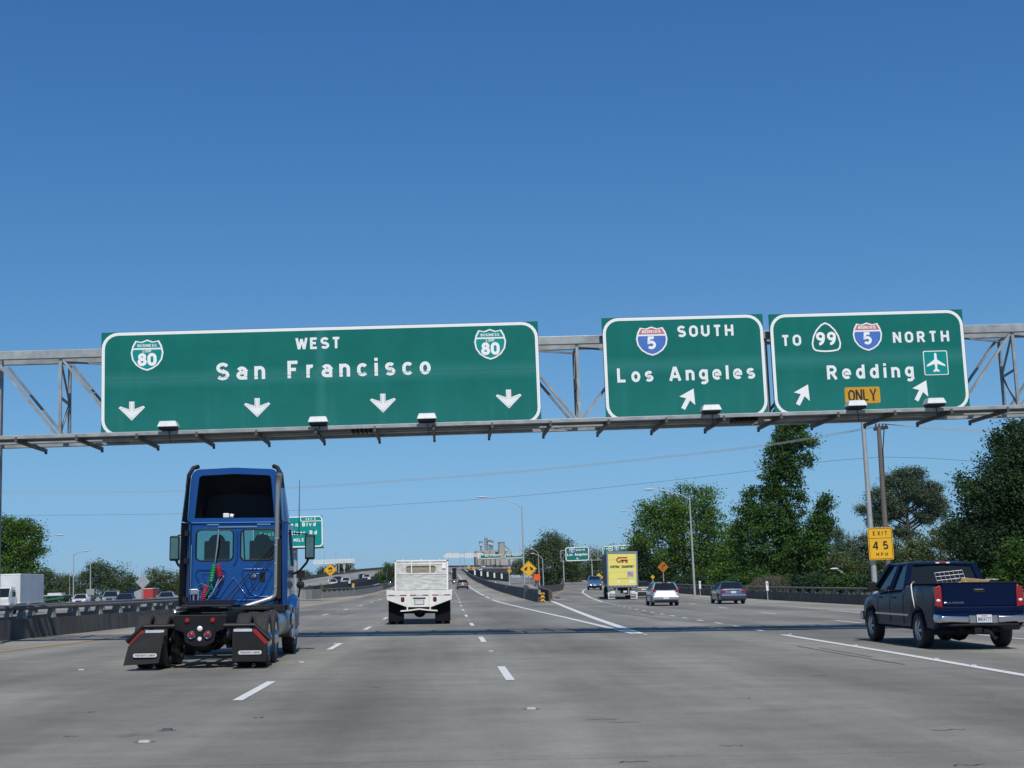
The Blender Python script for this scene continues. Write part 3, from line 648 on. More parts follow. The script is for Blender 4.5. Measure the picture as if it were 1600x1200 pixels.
m = MB(); flatpoly(m, rrect(x-.335, x+.335, z-.335, z+.335, .04), fn, .008); m.build('plaque_field', GREENB, pl, recalc=False)
PL = [(0, .3), (.035, .27), (.04, .1), (.27, -.06), (.27, -.11), (.04, -.03), (.028, -.17), (.09, -.23), (.09, -.27), (0, -.25)]
m = MB(); flatpoly(m, [(x+a, z+b) for a, b in PL+[(-a, b) for a, b in PL[::-1][1:-1]]], fn, .012); m.build('aeroplane_symbol', LEGEND, pl, recalc=False)
x, z = LP(1347.5, 617.5, t); m = MB(); flatpoly(m, rrect(x-.52, x+.52, z-.24, z+.24, .05), fn, .004); pl = m.build('only_plaque', mat('aged yellow plaque', (.56, .3, .012), .5, 0, scale=4), t, recalc=False)
m = MB(); text_mb(m, 'ONLY', lambda q, w_, k: fn(q, w_, .008+k), x-.42, x+.42, z-.17, .34, .17); m.build('plaque_lettering', black, pl, recalc=False)
up_arrow(t, fn, 1254, 617.5); up_arrow(t, fn, 1439, 611)
# --- truss
GY = 40.0
ga = empty('sign_gantry', (-12.8, GY, .3), 0, 'long grey steel truss gantry carrying the three green signs over the road', 'sign gantry'); gb = Vector(ga.location)
def v3(x, y, z): return Vector((x, y, z))-gb
ZT, ZB_, YF, YR = 8.36, 6.0, 39.5, 40.5
XS = -12.66; BAY = 1.857; NB = 20; XE = XS+BAY*NB
for nm, y, z, a, b in (('top_chord', YF, ZT+.08, .18, .24), ('top_chord', YR, ZT+.07, .16, .2), ('bottom_chord', YF, ZB_-.02, .18, .2), ('bottom_chord', YR, ZB_-.02, .16, .2)):
    m = MB(); m.bb(XS-.6-gb.x, XE-gb.x, y-gb.y-a/2, y-gb.y+a/2, z-gb.z-b/2, z-gb.z+b/2); m.build(nm, galv, ga, bevel=.01)
vp = None; up_m = MB(); 
for i in range(1, NB+1):
    x = XS+i*BAY
    m = MB(); m.bb(x-gb.x-.04, x-gb.x+.04, YF-gb.y-.03, YF-gb.y+.05, ZB_+.08-gb.z, ZT-.04-gb.z); m.build('upright', galv, ga)
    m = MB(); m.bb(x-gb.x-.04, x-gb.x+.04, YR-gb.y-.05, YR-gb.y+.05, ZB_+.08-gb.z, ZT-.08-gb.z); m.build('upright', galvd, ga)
for i in range(NB):
    x0, x1 = XS+i*BAY, XS+(i+1)*BAY
    a, b = ((ZT, ZB_) if i < 9 else (ZB_, ZT))
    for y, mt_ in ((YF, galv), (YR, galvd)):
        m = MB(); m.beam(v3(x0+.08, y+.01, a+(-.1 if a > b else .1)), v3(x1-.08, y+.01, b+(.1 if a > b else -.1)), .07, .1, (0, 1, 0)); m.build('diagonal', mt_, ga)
m = MB()
for i in range(1, NB+1):   # ties and braces between the two faces
    x = XS+i*BAY
    m.beam(v3(x, YF, ZT-.12), v3(x, YR, ZT-.12), .06, .06); m.beam(v3(x, YF, ZB_+.1), v3(x, YR, ZB_+.1), .06, .06); m.beam(v3(x, YF+.05, 7.2), v3(x, YR-.05, 7.12), .07, .05)
    m.beam(v3(x, YF+.04, ZB_+.15), v3(x, YR-.04, 7.1), .05, .05, (1, 0, 0)); m.beam(v3(x, YF+.04, ZT-.1), v3(x, YR-.04, 7.2), .05, .05, (1, 0, 0))
    if i < NB:
        m.beam(v3(x, YF, ZT-.14), v3(x+BAY, YR, ZT-.14), .05, .05); m.beam(v3(x, YF, ZB_-.06), v3(x+BAY, YR, ZB_-.06), .05, .05)
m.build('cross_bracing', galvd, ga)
for x in (XS-.06, XE-.12):
    for y in (40.05,):
        m = MB(); zb = .3 if x < 0 else -.6
        m.bb(x-gb.x-.12, x-gb.x+.12, y-gb.y-.1, y-gb.y+.1, zb-gb.z, ZT+.1-gb.z); m.bb(x-gb.x-.22, x-gb.x+.22, y-gb.y-.22, y-gb.y+.22, zb-gb.z-.1, zb+.04-gb.z); m.build('leg', galvd, ga)
# catwalk hung under the signs
cw = MB(); wy = 37.75
for z, y, h_ in ((5.99, 38.75, .06), (5.93, 38.35, .06), (5.92, 37.8, .09)):
    pass
m = MB(); m.bb(XS-gb.x, XE-gb.x, wy-gb.y, wy+.05-gb.y, 5.84-gb.z, 5.93-gb.z); m.build('catwalk_rail', galv, ga)
m = MB(); m.bb(XS-gb.x, XE-gb.x, wy+.35-gb.y, wy+.41-gb.y, 5.86-gb.z, 5.93-gb.z); m.build('catwalk_rail', galv, ga)
m = MB(); m.bb(XS-gb.x, XE-gb.x, wy+.05-gb.y, wy+.95-gb.y, 5.868-gb.z, 5.89-gb.z); m.build('catwalk_grating', mat('dark grating', (.07, .07, .072), .7, .2), ga)
m = MB(); m.bb(XS-gb.x, XE-gb.x, wy+.95-gb.y, wy+1.02-gb.y, 5.86-gb.z, 5.97-gb.z); m.build('catwalk_rail', galv, ga)
m = MB(); m.tube([v3(XS, wy+.62, 5.99), v3(XE, wy+.62, 5.99)], .022, 8); m.build('conduit', galv, ga, smooth=40)
bx = -13.1
proto = None
while bx < XE-.3:
    if proto is None:
        m = MB(); m.beam((0, 0, 0), (0, 2.9, .0), .07, .1); m.bb(-.025, .025, -.0, .04, -.03, .09); m.bb(-.035, .035, 2.85, 2.9, -.1, .02); proto = o = m.build('catwalk_bracket', mat('steel darkened for shade', (.09, .09, .09), .6, .2), ga)  # bracket steel darkened in colour for the shade under the catwalk
    else: o = proto.copy(); COL.objects.link(o)
    o.location = v3(bx, wy-.06, 5.79); bx += 1.615
m = MB()
for cx_ in (-2.45, 8.25):
    for k in range(6): m.bb(cx_+k*.12-gb.x, cx_+k*.12+.06-gb.x, wy+.2-gb.y, wy+.9-gb.y, 5.75-gb.z, 5.85-gb.z)
m.build('folded_hanger', blackm, ga)
LID = mat('fixture lid', (.56, .6, .6), .5, 0, scale=5)
POS = ['under the left San Francisco shield', 'under the middle of the San Francisco sign', 'under the third down arrow', 'right of the Los Angeles arrow', 'overlapping the yellow ONLY plaque', 'below the airport symbol']
for (px, py), ps_ in zip([(263, 668), (497.5, 662), (667, 656), (1111, 640), (1338, 636.5), (1461, 631)], POS):
    p = at(px, py, 37.7); t = empty('sign_light', (p.x, 37.75, 5.93), 0, 'grey sign floodlight fixture '+ps_, 'light fixture', 'floodlights along the catwalk')
    def rc(w_, d_, z): return [(-w_/2, -d_/2, z), (w_/2, -d_/2, z), (w_/2, d_/2, z), (-w_/2, d_/2, z)]
    m = MB(); m.loft([rc(.46, .36, .02), rc(.5, .4, .09)]); m.build('housing', blackm, t, bevel=.01)
    m = MB(); m.loft([rc(.54, .44, .094), rc(.54, .44, .115), rc(.44, .34, .25), rc(.38, .28, .26)]); m.build('lid', LID, t, bevel=.012)
    m = MB(); m.tube([(.02, -.05, .0), (.03, -.08, -.15), (.05, 0, -.32)], .012, 6); m.build('cable', blackm, t)
# ------------------------------------------------------------------ vehicles
WHITEV = paint('white vehicle paint', (.62, .62, .6)); SILVER = paint('silver blue paint', (.33, .38, .43), .3, .4); NAVY = mat('navy paint', (.0015, .007, .034), .25, .0, var=.06, scale=2, coat=0, spec=.14)
DKBLUE = paint('slate blue paint', (.035, .06, .12), .3, .3); GREYV = paint('dark grey paint', (.05, .055, .06), .3, .3); REDV = paint('dark red paint', (.014, .005, .009), .3)
CABBLUE = mat('metallic cab blue', (.006, .072, .275), .3, .3, var=.08, scale=2, coat=.35); BRIGHTB = paint('faded bright blue paint', (.01, .12, .3), .4)
PLASTIC = mat('black plastic', (.011, .011, .012), .6, 0, var=.2, spec=.3); RIMM = mat('alloy rim', (.42, .43, .44), .3, .8, var=.1)
PLATEW = mat('licence plate', (.62, .63, .64), .4, 0, var=.05); PLATEL = mat('plate letters', (.03, .05, .2), .5)
tglass = bpy.data.materials.new('see through tinted glass'); tglass.use_nodes = True
_n = tglass.node_tree; _n.nodes.clear(); _t = _n.nodes.new('ShaderNodeBsdfTransparent'); _t.inputs[0].default_value = (.42, .66, .64, 1); _g = _n.nodes.new('ShaderNodeBsdfGlossy'); _g.inputs['Roughness'].default_value = .03
_m = _n.nodes.new('ShaderNodeMixShader'); _m.inputs[0].default_value = .07; _o = _n.nodes.new('ShaderNodeOutputMaterial')
_n.links.new(_t.outputs[0], _m.inputs[1]); _n.links.new(_g.outputs[0], _m.inputs[2]); _n.links.new(_m.outputs[0], _o.inputs[0])
def wheel(root, x, y, r, wd, side, rim=RIMM, name='wheel', dual=False, spokes=6):
    """tyre with shaped shoulders; the rim faces +x when side is 1"""
    w = wd/2; m = MB()
    pr = [(-w*.85, r*.6), (-w, r*.7), (-w, r*.9), (-w*.8, r*.975)]
    for g_ in (-.5, -.17, .17, .5): pr += [(w*(g_-.06), r*.995), (w*(g_-.05), r*.965), (w*(g_+.05), r*.965), (w*(g_+.06), r*.995)]
    m.lathe(pr+[(w*.8, r*.975), (w, r*.9), (w, r*.7), (w*.85, r*.6)], (0, 0, 0), 'x', 32)
    t = m.build(name, rubber, root, smooth=40, loc=(x, y, r))
    m = MB(); s = side
    if dual: m.lathe([(s*w*.75, r*.62), (s*w*.9, r*.585), (s*w*.2, r*.5), (s*w*.1, r*.34), (s*w*.7, r*.3), (s*w*1.25, r*.2), (s*w*1.3, .001)], (0, 0, 0), 'x', 28)
    else:
        m.lathe([(s*w*.8, r*.63), (s*w*.92, r*.6), (s*w*.6, r*.53), (s*w*.45, r*.5)], (0, 0, 0), 'x', 28); m.lathe([(s*w*.42, r*.5), (s*w*.3, r*.001)], (0, 0, 0), 'x', 20); m.lathe([(s*w*.45, r*.16), (s*w*.9, r*.13), (s*w*.92, .001)], (0, 0, 0), 'x', 14)
        for k in range(spokes):
            a = 2*math.pi*k/spokes; c, d = math.cos(a), math.sin(a)
            m.beam((s*w*.75, r*.1*c, r*.1*d), (s*w*.62, r*.56*c, r*.56*d), .05, r*.16, (1, 0, 0))
    m.build('rim', rim, t, smooth=35)
    if not dual:
        m = MB(); m.lathe([(s*w*.4, r*.52), (s*w*.38, .001)], (0, 0, 0), 'x', 16); m.build('brake_disc', PLASTIC, t)
    return t
def body_loft(root, mt, stn, wheels, rw, zb=.24, name='body', arch=1.16, bev=0):
    """stn rows (y, top z, half width); wheels = axle ys"""
    y0, y1 = stn[0][0], stn[-1][0]; ys = set([s[0] for s in stn]); n = int((y1-y0)/.18)
    for i in range(n+1): ys.add(y0+(y1-y0)*i/n)
    ra = rw*arch
    for yw in wheels:
        for k in range(-6, 7): ys.add(yw+ra*math.sin(math.pi/2*k/6))
        ys.add(yw-ra-.005); ys.add(yw+ra+.005)
    ys = sorted(y for y in ys if y0 <= y <= y1); R_ = []
    for y in ys:
        zt, hw = interp(stn, y); z0 = zb+(.1 if y < y0+.12 or y > y1-.12 else 0)
        for yw in wheels:
            if abs(y-yw) <= ra: z0 = max(z0, rw*1.0+math.sqrt(max(0, ra*ra-(y-yw)**2)))
        zt = max(zt, z0+.1); dz = zt-z0
        half = [(hw*.93, z0), (hw*.985, z0+min(.05, dz*.1)), (hw, z0+dz*.35), (hw*1.0, z0+dz*.62), (hw*.975, zt-min(.09, dz*.15)), (hw*.9, zt-min(.02, dz*.03)), (hw*.6, zt+.01)]
        R_.append([(x, y, z) for x, z in half]+[(-x, y, z) for x, z in half[::-1]])
    m = MB(); m.loft(R_); o = m.build(name, mt, root, smooth=38)
    m = MB(); hw = min(s[1] for s in [(0, interp(stn, yw)[1]) for yw in wheels])-.24; m.bb(-hw, hw, y0+.35, y1-.35, zb-.04, zb+.5); m.build('underbody', blackm, root)
    return o
def greenhouse(root, mt, yb0, yb1, yt0, yt1, zb, zt, wb, wt, bp=(.5,), gl=None, pw=.075, crown=.05):
    gl = gl or glass
    def P(s, u, v):   # s side, u along from rear to front, v up
        y = (yb0+(yb1-yb0)*u)*(1-v)+(yt0+(yt1-yt0)*u)*v; return Vector((s*(wb+(wt-wb)*v), y, zb+(zt-zb)*v))
    for nm, u in (('rear_window', 0), ('windscreen', 1)):
        m = MB(); d = Vector((0, .012 if u == 0 else -.012, 0)); a, b, c, e = P(-1, u, 0), P(1, u, 0), P(1, u, 1), P(-1, u, 1)
        mid = lambda p, q: (p+q)/2+Vector((0, -.05 if u == 0 else .05, 0))
        m.loft([[a+d, mid(a, b)+d, b+d], [e+d, mid(e, c)+d, c+d]], False, False); m.build(nm, gl, root, recalc=False, smooth=30)
    cuts = [0]+list(bp)+[1]
    for s in (-1, 1):
        for u0, u1 in zip(cuts, cuts[1:]):
            m = MB(); i = Vector((-.012*s, 0, 0)); m.quad(P(s, u0, 0)+i, P(s, u1, 0)+i, P(s, u1, 1)+i, P(s, u0, 1)+i); m.build('side_window', gl, root, recalc=False)
    m = MB()
    for s in (-1, 1):
        for u in cuts: 
            a = .0 if u in (0, 1) else 0
            m.beam(P(s, u, -.02), P(s, u, 1), pw*.6 if u in (0, 1) else .04, pw if u in (0, 1) else .06, (s*1.0, 0, .0))
    ring0 = []; 
    def ro(w_, a, b, z): 
        c = .12; return [(-w_+c, a, z), (w_-c, a, z), (w_, a+c, z), (w_, b-c, z), (w_-c, b, z), (-w_+c, b, z), (-w_, b-c, z), (-w_, a+c, z)]
    m.loft([ro(wt+.015, yt0-.05, yt1+.04, zt-.03), ro(wt+.02, yt0-.06, yt1+.05, zt+.005), ro(wt-.03, yt0-.0, yt1-.02, zt+crown*.6), ro(wt-.25, yt0+.2, yt1-.2, zt+crown)])
    m.build('roof', mt, root, smooth=50)
def plate(root, x, y, z, w_=.31, h_=.15, text=None, f=-1):
    m = MB(); m.bb(x-w_/2, x+w_/2, y-.008, y+.01, z-h_/2, z+h_/2); o = m.build('licence_plate', PLATEW, root)
    if text:
        m = MB(); text_mb(m, text, lambda a, b, k: (a, y-.01-k*.5, b), x-w_*.44, x+w_*.44, z-h_*.33, h_*.48, .16); m.build('plate_number', PLATEL, o, recalc=False)
        m = MB(); m.bb(x-w_*.2, x+w_*.2, y-.0095, y-.008, z+h_*.28, z+h_*.38); m.build('plate_header', redl, o)
def poly_y(root, name, mt, poly, y0, y1, bevel=0):
    m = MB(); m.prism(poly, 'y', y0, y1); return m.build(name, mt, root, bevel=bevel)
def mirrors(root, x, y, z, mt, w_=.17, h_=.12):
    for s in (-1, 1):
        m = MB(); m.sphere((s*(x+w_*.55), y, z), (w_*.6, .06, h_*.62), 10); m.beam((s*(x-.08), y+.03, z-.03), (s*(x+w_*.3), y+.02, z-.02), .04, .03); m.build('wing_mirror', mt, root, smooth=60)
def road_thing(name, x, y, label, cat, rz=0, z=None, group=None, tilt=.024):
    return empty(name, (x, y, gz(x, y) if z is None else z), rz, label, cat, group, tilt)
def hatchback(t, mt):
    body_loft(t, mt, [(-.8, .64, .74), (-.77, .68, .8), (-.7, .86, .83), (-.6, .98, .84), (-.5, 1.01, .85), (.4, .98, .855), (2.2, .95, .85), (2.75, .93, .83), (3.2, .82, .78), (3.45, .66, .66)], (0, 2.6), .31)
    greenhouse(t, mt, -.6, 2.45, -.12, 1.5, .99, 1.44, .79, .6, (.33, .62))
    for s in (-1, 1):
        poly_y(t, 'tail_light', redl, [(s*.84, .78), (s*.6, .84), (s*.63, .98), (s*.82, 1.04)], -.7, -.55, .01)
        for y in (0, 2.6): wheel(t, s*.76, y, .31, .2, s)
    m = MB(); m.bb(-.14, .14, -.79, -.7, .7, .725); m.build('hatch_handle', chrome, t, bevel=.005)
    m = MB(); m.bb(-.82, .82, -.83, -.6, .38, .62); m.build('rear_bumper', mt, t, bevel=.05); m = MB(); m.bb(-.72, .72, -.84, -.6, .24, .38); m.build('bumper_skirt', PLASTIC, t, bevel=.03)
    plate(t, 0, -.845, .5, .36, .15); m = MB(); m.bb(-.17, .17, -.2, -.1, 1.455, 1.49); m.build('brake_light', redl, t); mirrors(t, .86, 1.9, 1.0, mt)
def sedan(t, mt, lift=0, wagon=False):
    top = [(-1.02, .6, .76), (-.98, .7, .82), (-.93, .9, .84), (-.9, .97, .85), (-.35, 1.0, .87), (.4, .96, .88), (2.2, .95, .88), (2.9, .88, .86), (3.4, .78, .8), (3.62, .62, .68)]
    body_loft(t, mt, top, (0, 2.68), .325)
    greenhouse(t, mt, -.45, 2.35, .12, 1.5, .97, 1.41, .78, .57, (.42, .72))
    for s in (-1, 1):
        poly_y(t, 'tail_light', redl, [(s*.83, .7), (s*.5, .74), (s*.52, .88), (s*.8, .9)], -.98, -.85, .01)
        for y in (0, 2.68): wheel(t, s*.78, y, .325, .21, s)
    m = MB(); m.bb(-.84, .84, -1.06, -.8, .36, .62); m.build('rear_bumper', mt, t, bevel=.05); m = MB(); m.bb(-.7, .7, -1.065, -.8, .24, .37); m.build('bumper_skirt', PLASTIC, t, bevel=.02)
    plate(t, 0, -1.0, .77, .34, .15); m = MB(); m.bb(-.4, .4, -.97, -.9, .9, .925); m.build('chrome_strip', chrome, t); mirrors(t, .88, 1.95, 1.0, mt)
    m = MB(); m.bb(-.15, .15, -.42, -.36, 1.0, 1.03); m.build('brake_light', redl, t)
def facing_lights(t, y, z, x=.62):
    for s in (-1, 1):
        m = MB(); m.sphere((s*x, y, z), (.13, .06, .08), 8); m.build('headlight', whitel, t, smooth=60)
    m = MB(); m.bb(-.35, .35, y-.0, y+.06, z-.12, z+.04); m.build('grille', PLASTIC, t)
def suv(t, mt):
    body_loft(t, mt, [(-.95, .8, .82), (-.9, 1.08, .88), (.4, 1.1, .9), (2.3, 1.08, .9), (3.1, 1.02, .88), (3.5, .9, .8)], (0, 2.75), .36, .3)
    greenhouse(t, mt, -.85, 2.35, -.6, 1.65, 1.1, 1.66, .84, .68, (.4, .68))
    for s in (-1, 1):
        poly_y(t, 'tail_light', redl, [(s*.88, .85), (s*.74, .85), (s*.74, 1.15), (s*.86, 1.15)], -.93, -.85)
        for y in (0, 2.75): wheel(t, s*.79, y, .36, .22, s)
    m = MB(); m.bb(-.88, .88, -1.0, -.8, .4, .68); m.build('rear_bumper', mt, t, bevel=.04); plate(t, 0, -1.01, .8)
    mirrors(t, .9, 2.0, 1.12, mt)
# ---- small cars ahead
t = road_thing('hatchback_car', 13.85, 87.6, 'silver hatchback with red tail lights, right behind the dark grey car', 'car', -.03); hatchback(t, SILVER)
t = road_thing('sedan_car', 18.85, 91.2, 'dark slate blue sedan alone in the right lane before the railing', 'car', -.03); sedan(t, DKBLUE)
p = at(1006, 929, 122); t = road_thing('sedan_car', p.x, 123, 'dark grey car partly hidden between the yellow trailer and the silver hatchback', 'car', -.05); sedan(t, GREYV)
t = road_thing('sedan_car', 2.75, 216, 'small dark red car further up the hill right of the white flatbed', 'car'); sedan(t, REDV)
m = MB(); m.loft([[(-.0, -.98, .82), (.13, -.98, .95), (0, -.98, 1.08), (-.13, -.98, .95)], [(0, -1.0, .86), (.09, -1.0, .95), (0, -1.0, 1.04), (-.09, -1.0, .95)]]); m.build('white_rear_diamond', whitel, t)  # plain white diamond for the white thing in the back window
# ---- pickup builder
def pickup(t, mt, cargo=False, detail=True):
    """long bed to the rear; y=0 at the rear axle, body from -1.25 to 4.6"""
    rw = .385
    body_loft(t, mt, [(-1.13, 1.38, .955), (-1.05, 1.39, .965), (.9, 1.39, .975), (.95, 1.37, .975), (1.2, 1.28, .975), (3.0, 1.22, .975), (3.2, 1.2, .97), (4.2, 1.1, .95), (4.55, .98, .88), (4.66, .8, .8)], (0, 3.63), rw, .4, arch=1.2)
    # bed opening: dark liner let into the top
    m = MB(); m.bb(-.8, .8, -1.02, .84, 1.4, 1.408); m.build('bed_liner', PLASTIC, t)
    m = MB()
    for s in (-1, 1): m.bb(s*.84-.05, s*.84+.06, -1.1, .86, 1.385, 1.43)
    m.bb(-.8, .8, .84, .9, 1.385, 1.43); m.build('bed_rail', PLASTIC, t, bevel=.012)
    greenhouse(t, mt, .98, 3.3, 1.12, 2.55, 1.27, 1.84, .91, .735, (.42, .5), crown=.06, pw=.13)
    # tailgate with pressed edges
    m = MB(); m.bb(-.79, .79, -1.155, -1.08, .92, 1.41); m.build('tailgate', mt, t, bevel=.02)
    tg = KIDS[t.name][-1]
    m = MB(); m.bb(-.8, .8, -1.17, -1.08, 1.4, 1.425); m.build('spoiler_lip', PLASTIC, tg, bevel=.008)
    m = MB(); m.bb(-.13, .13, -1.168, -1.15, 1.2, 1.29); m.build('handle_recess', PLASTIC, tg, bevel=.01); m = MB(); m.bb(-.09, .09, -1.18, -1.16, 1.255, 1.275); m.build('handle', chrome, tg, bevel=.005)
    m = MB(); m.bb(-.95, .95, -1.16, -1.04, .79, .915); m.build('lower_valance', mt, t, bevel=.03)
    for s in (-1, 1):
        p_ = [(s*.955, .92), (s*.8, .9), (s*.805, 1.3), (s*.83, 1.36), (s*.945, 1.32)]
        poly_y(t, 'tail_light', redl, p_, -1.17, -1.0, .012); tl = KIDS[t.name][-1]
        m = MB(); m.sphere((s*.885, -1.16, 1.04), (.055, .03, .035), 8); m.build('reverse_lamp', whitel, tl, smooth=60)
        m = MB(); m.loft([[(s*a, y, z) for a, z in ((.3, .52), (.3, .74), (.97, .76), (.99, .66), (.95, .56))] for y in (-1.05,)]+[[(s*a, y, z) for a, z in ((.3, .54), (.3, .73), (.94, .745), (.96, .66), (.92, .58))] for y in (-1.31,)]+[[(s*a, y, z) for a, z in ((.32, .57), (.32, .7), (.88, .71), (.9, .66), (.87, .6))] for y in (-1.37,)]); m.build('rear_bumper', chrome, t, bevel=.02, smooth=30)
        for y in (0, 3.63): wheel(t, s*.86, y, rw, .26, s, spokes=6)
    m = MB(); m.bb(-.31, .31, -1.36, -1.05, .55, .73); m.build('bumper_centre', chrome, t, bevel=.02)
    m = MB(); m.loft([[(-.72, -1.42, .5), (.72, -1.42, .5), (.85, -1.1, .5), (-.85, -1.1, .5)], [(-.7, -1.43, .545), (.7, -1.43, .545), (.85, -1.1, .56), (-.85, -1.1, .56)]]); m.build('step_pad', PLASTIC, t, bevel=.015)
    m = MB(); m.bb(-.05, .05, -1.45, -1.0, .36, .44); m.bb(-.28, .28, -1.1, -1.02, .34, .42); m.tube([(.04, -1.42, .4), (.1, -1.5, .33), (.16, -1.5, .24), (.2, -1.47, .27)], .035, 8); m.bb(-.22, -.06, -1.4, -1.2, .36, .47); m.build('tow_hitch', blackm, t)
    m = MB(); m.bb(.5, 1.05, -.42, -.36, .42, .47); m.build('exhaust_pipe', galvd, t)
    m = MB(); m.bb(-.75, .75, -.16, .16, .28, .5); m.sphere((-.08, 0, .34), (.24, .2, .2), 10); m.bb(-.4, -.3, -1.0, 3.6, .38, .55); m.bb(.3, .4, -1.0, 3.6, .38, .55); m.build('axle_and_frame', blackm, t)
    plate(t, .0, -1.385, .66, .32, .16, '8N24777' if detail else None)
    m = MB(); m.bb(-.17, .17, 1.03, 1.12, 1.845, 1.885); m.build('brake_light', redl, t, bevel=.01); bl = KIDS[t.name][-1]
    m = MB(); m.bb(-.16, -.08, 1.02, 1.05, 1.85, 1.88); m.bb(.08, .16, 1.02, 1.05, 1.85, 1.88); m.build('cargo_lamp', whitel, bl)
    if detail:
        m = MB(); m.tube([(-.76, -1.16, .99), (-.72, -1.165, .995)], .012, 6)
        text_mb(m, 'SILVERADO', lambda a, b, k: (a, -1.16-k*.3, b), -.7, -.34, .975, .035, .2); m.build('badge_lettering', chrome, tg, recalc=False)
        m = MB()
        for s in (-1, 1):
            for y in (1.0, 2.02, 3.0): m.bb(s*.976-.004, s*.976+.004, y, y+.012, .5, 1.22)
            for y in (1.62, 2.72): m.bb(s*.98-.012, s*.98+.012, y, y+.16, 1.06, 1.1)
        m.build('door_handles_and_gaps', PLASTIC, t)
        m = MB()
        for s in (-1, 1): m.bb(s*.985-.01, s*.985+.012, .6, 3.15, .68, .72)
        m.build('side_moulding', chrome, t); m = MB()
        for s in (-1, 1):
            for yc in (0, 3.63): 
                pts = [(s*.978, yc+.46*math.cos(a), .385+.47*math.sin(a)) for a in [math.pi*k/12 for k in range(13)]]; m.tube(pts, .014, 6)
        m.build('wheel_arch_lip', chrome if False else mt, t, smooth=60)
        m = MB(); m.tube([(-.62, .88, 1.4), (-.82, .7, 1.43), (-.99, .3, 1.36), (-1.0, .2, 1.1), (-.985, .12, .86)], .012, 6); m.build('loose_cord', whitep, t, smooth=60)
        m = MB(); m.tube([(-.7, 3.1, 1.22), (-.66, 3.2, 2.0)], .004, 4); m.build('aerial', blackm, t)
    for s in (-1, 1):
        m = MB(); m.box((s*1.12, 2.95, 1.33), (.2, .1, .24)); m.beam((s*.94, 2.97, 1.27), (s*1.05, 2.96, 1.3), .05, .05); m.build('wing_mirror', PLASTIC, t, bevel=.03)
    m = MB(); m.bb(-.93, .93, 4.6, 4.76, .5, .72); m.build('front_bumper', chrome, t, bevel=.04)
t = road_thing('pickup_truck', 11.37, 30.35, 'navy blue four-door pickup truck with chrome bumper and loaded bed', 'pickup truck', -.02); pickup(t, NAVY); PK = t
# load in the bed
def in_bed(name, x, y, z, label, cat):
    M_ = PK.matrix_basis if False else Matrix.Translation(PK.location) @ PK.rotation_euler.to_matrix().to_4x4()
    v = M_ @ Vector((x, y, z)); o = empty(name, v, 0, label, cat); o.rotation_euler = PK.rotation_euler; return o
q = in_bed('wire_basket', -.38, -.55, 1.45, 'white wire grid rack tilted up in the pickup bed', 'wire rack'); m = MB()
rot = Matrix.Rotation(R(48), 3, 'X') @ Matrix.Rotation(R(-8), 3, 'Y')
def g3(a, b): return rot @ Vector((a, b, .06))
for k in range(7): m.tube([g3(-.3+.1*k, -.22), g3(-.3+.1*k, .22)], .005, 5)
for k in range(5): m.tube([g3(-.3, -.22+.11*k), g3(.3, -.22+.11*k)], .005, 5)
for k in range(5): m.tube([g3(-.3+.15*k, -.22), g3(-.3+.15*k, -.22)+Vector((0, -.05, -.1))], .005, 5)
m.tube([g3(-.3, -.22)+Vector((0, -.05, -.1)), g3(.3, -.22)+Vector((0, -.05, -.1))], .007, 5); m.build('wire_grid', alu, q)
q = in_bed('cardboard_box', .1, -.45, 1.38, 'flattened tan cardboard box lying behind the tailgate of the pickup', 'box'); m = MB(); m.box((0, 0, .05), (.62, .5, .12), Matrix.Rotation(.1, 3, 'Y')); m.build('box_body', mat('cardboard', (.33, .22, .11), .9, 0, scale=6), q, bevel=.01)
m = MB(); m.box((0, -.05, .115), (.5, .1, .01), Matrix.Rotation(.1, 3, 'Y')); m.build('box_tape', mat('packing tape', (.4, .3, .18), .4), q)
q = in_bed('canvas_sheet', .62, -.35, 1.41, 'crumpled pale canvas sheet at the right of the pickup bed', 'sheet'); m = MB(); random.seed(3)
gr = [[(-.25+.07*i, -.25+.07*j, .03+.06*random.random()*math.sin(math.pi*i/7)) for j in range(8)] for i in range(8)]; m.loft(gr, False, False); m.build('cloth_body', mat('canvas', (.33, .31, .27), .9), q, smooth=60)
p = at(928, 922, 186); t = road_thing('pickup_truck', 20.5, 190, 'bright blue old pickup going up the exit ramp left of the yellow trailer', 'pickup truck', -.1, gzC(20.1, 190)); pickup(t, BRIGHTB, detail=False)
# ---- blue tractor unit
t = road_thing('truck_tractor', -4.63, 27.0, 'blue semi truck tractor without a trailer, seen from behind on the left', 'truck', .02); TT = t
for yy in (0, 1.32):
    for s in (-1, 1):
        wheel(t, s*.77, yy, .51, .27, s, name='inner_wheel', dual=True); wheel(t, s*1.1, yy, .515, .27, s, chrome, dual=True)
for s in (-1, 1): wheel(t, s*1.13, 5.35, .5, .28, s, chrome, name='steer_wheel', dual=True)
m = MB()
for s in (-1, 1): m.bb(s*.43-.04, s*.43+.04, -.55, 6.5, .78, 1.05)
for y in (-.4, .66, 2.2, 3.4): m.bb(-.4, .4, y-.06, y+.06, .8, 1.0)
m.build('frame_rails', blackm, t, bevel=.01)
m = MB(); m.prism([(-.5, 1.0), (.5, 1.0), (.48, .74), (.3, .68), (.27, .5), (.12, .42), (-.12, .42), (-.27, .5), (-.3, .68), (-.48, .74)], 'y', -.6, -.52); m.build('rear_crossmember', blackm, t, bevel=.01); cm = KIDS[t.name][-1]
for x, z, r in ((-.235, .9, .048), (.235, .9, .048)):
    m = MB(); m.lathe([(-.64, .001), (-.635, r*.8), (-.62, r), (-.6, r)], (x, 0, z), 'y', 16); m.build('marker_lamp', redl, cm, smooth=50)
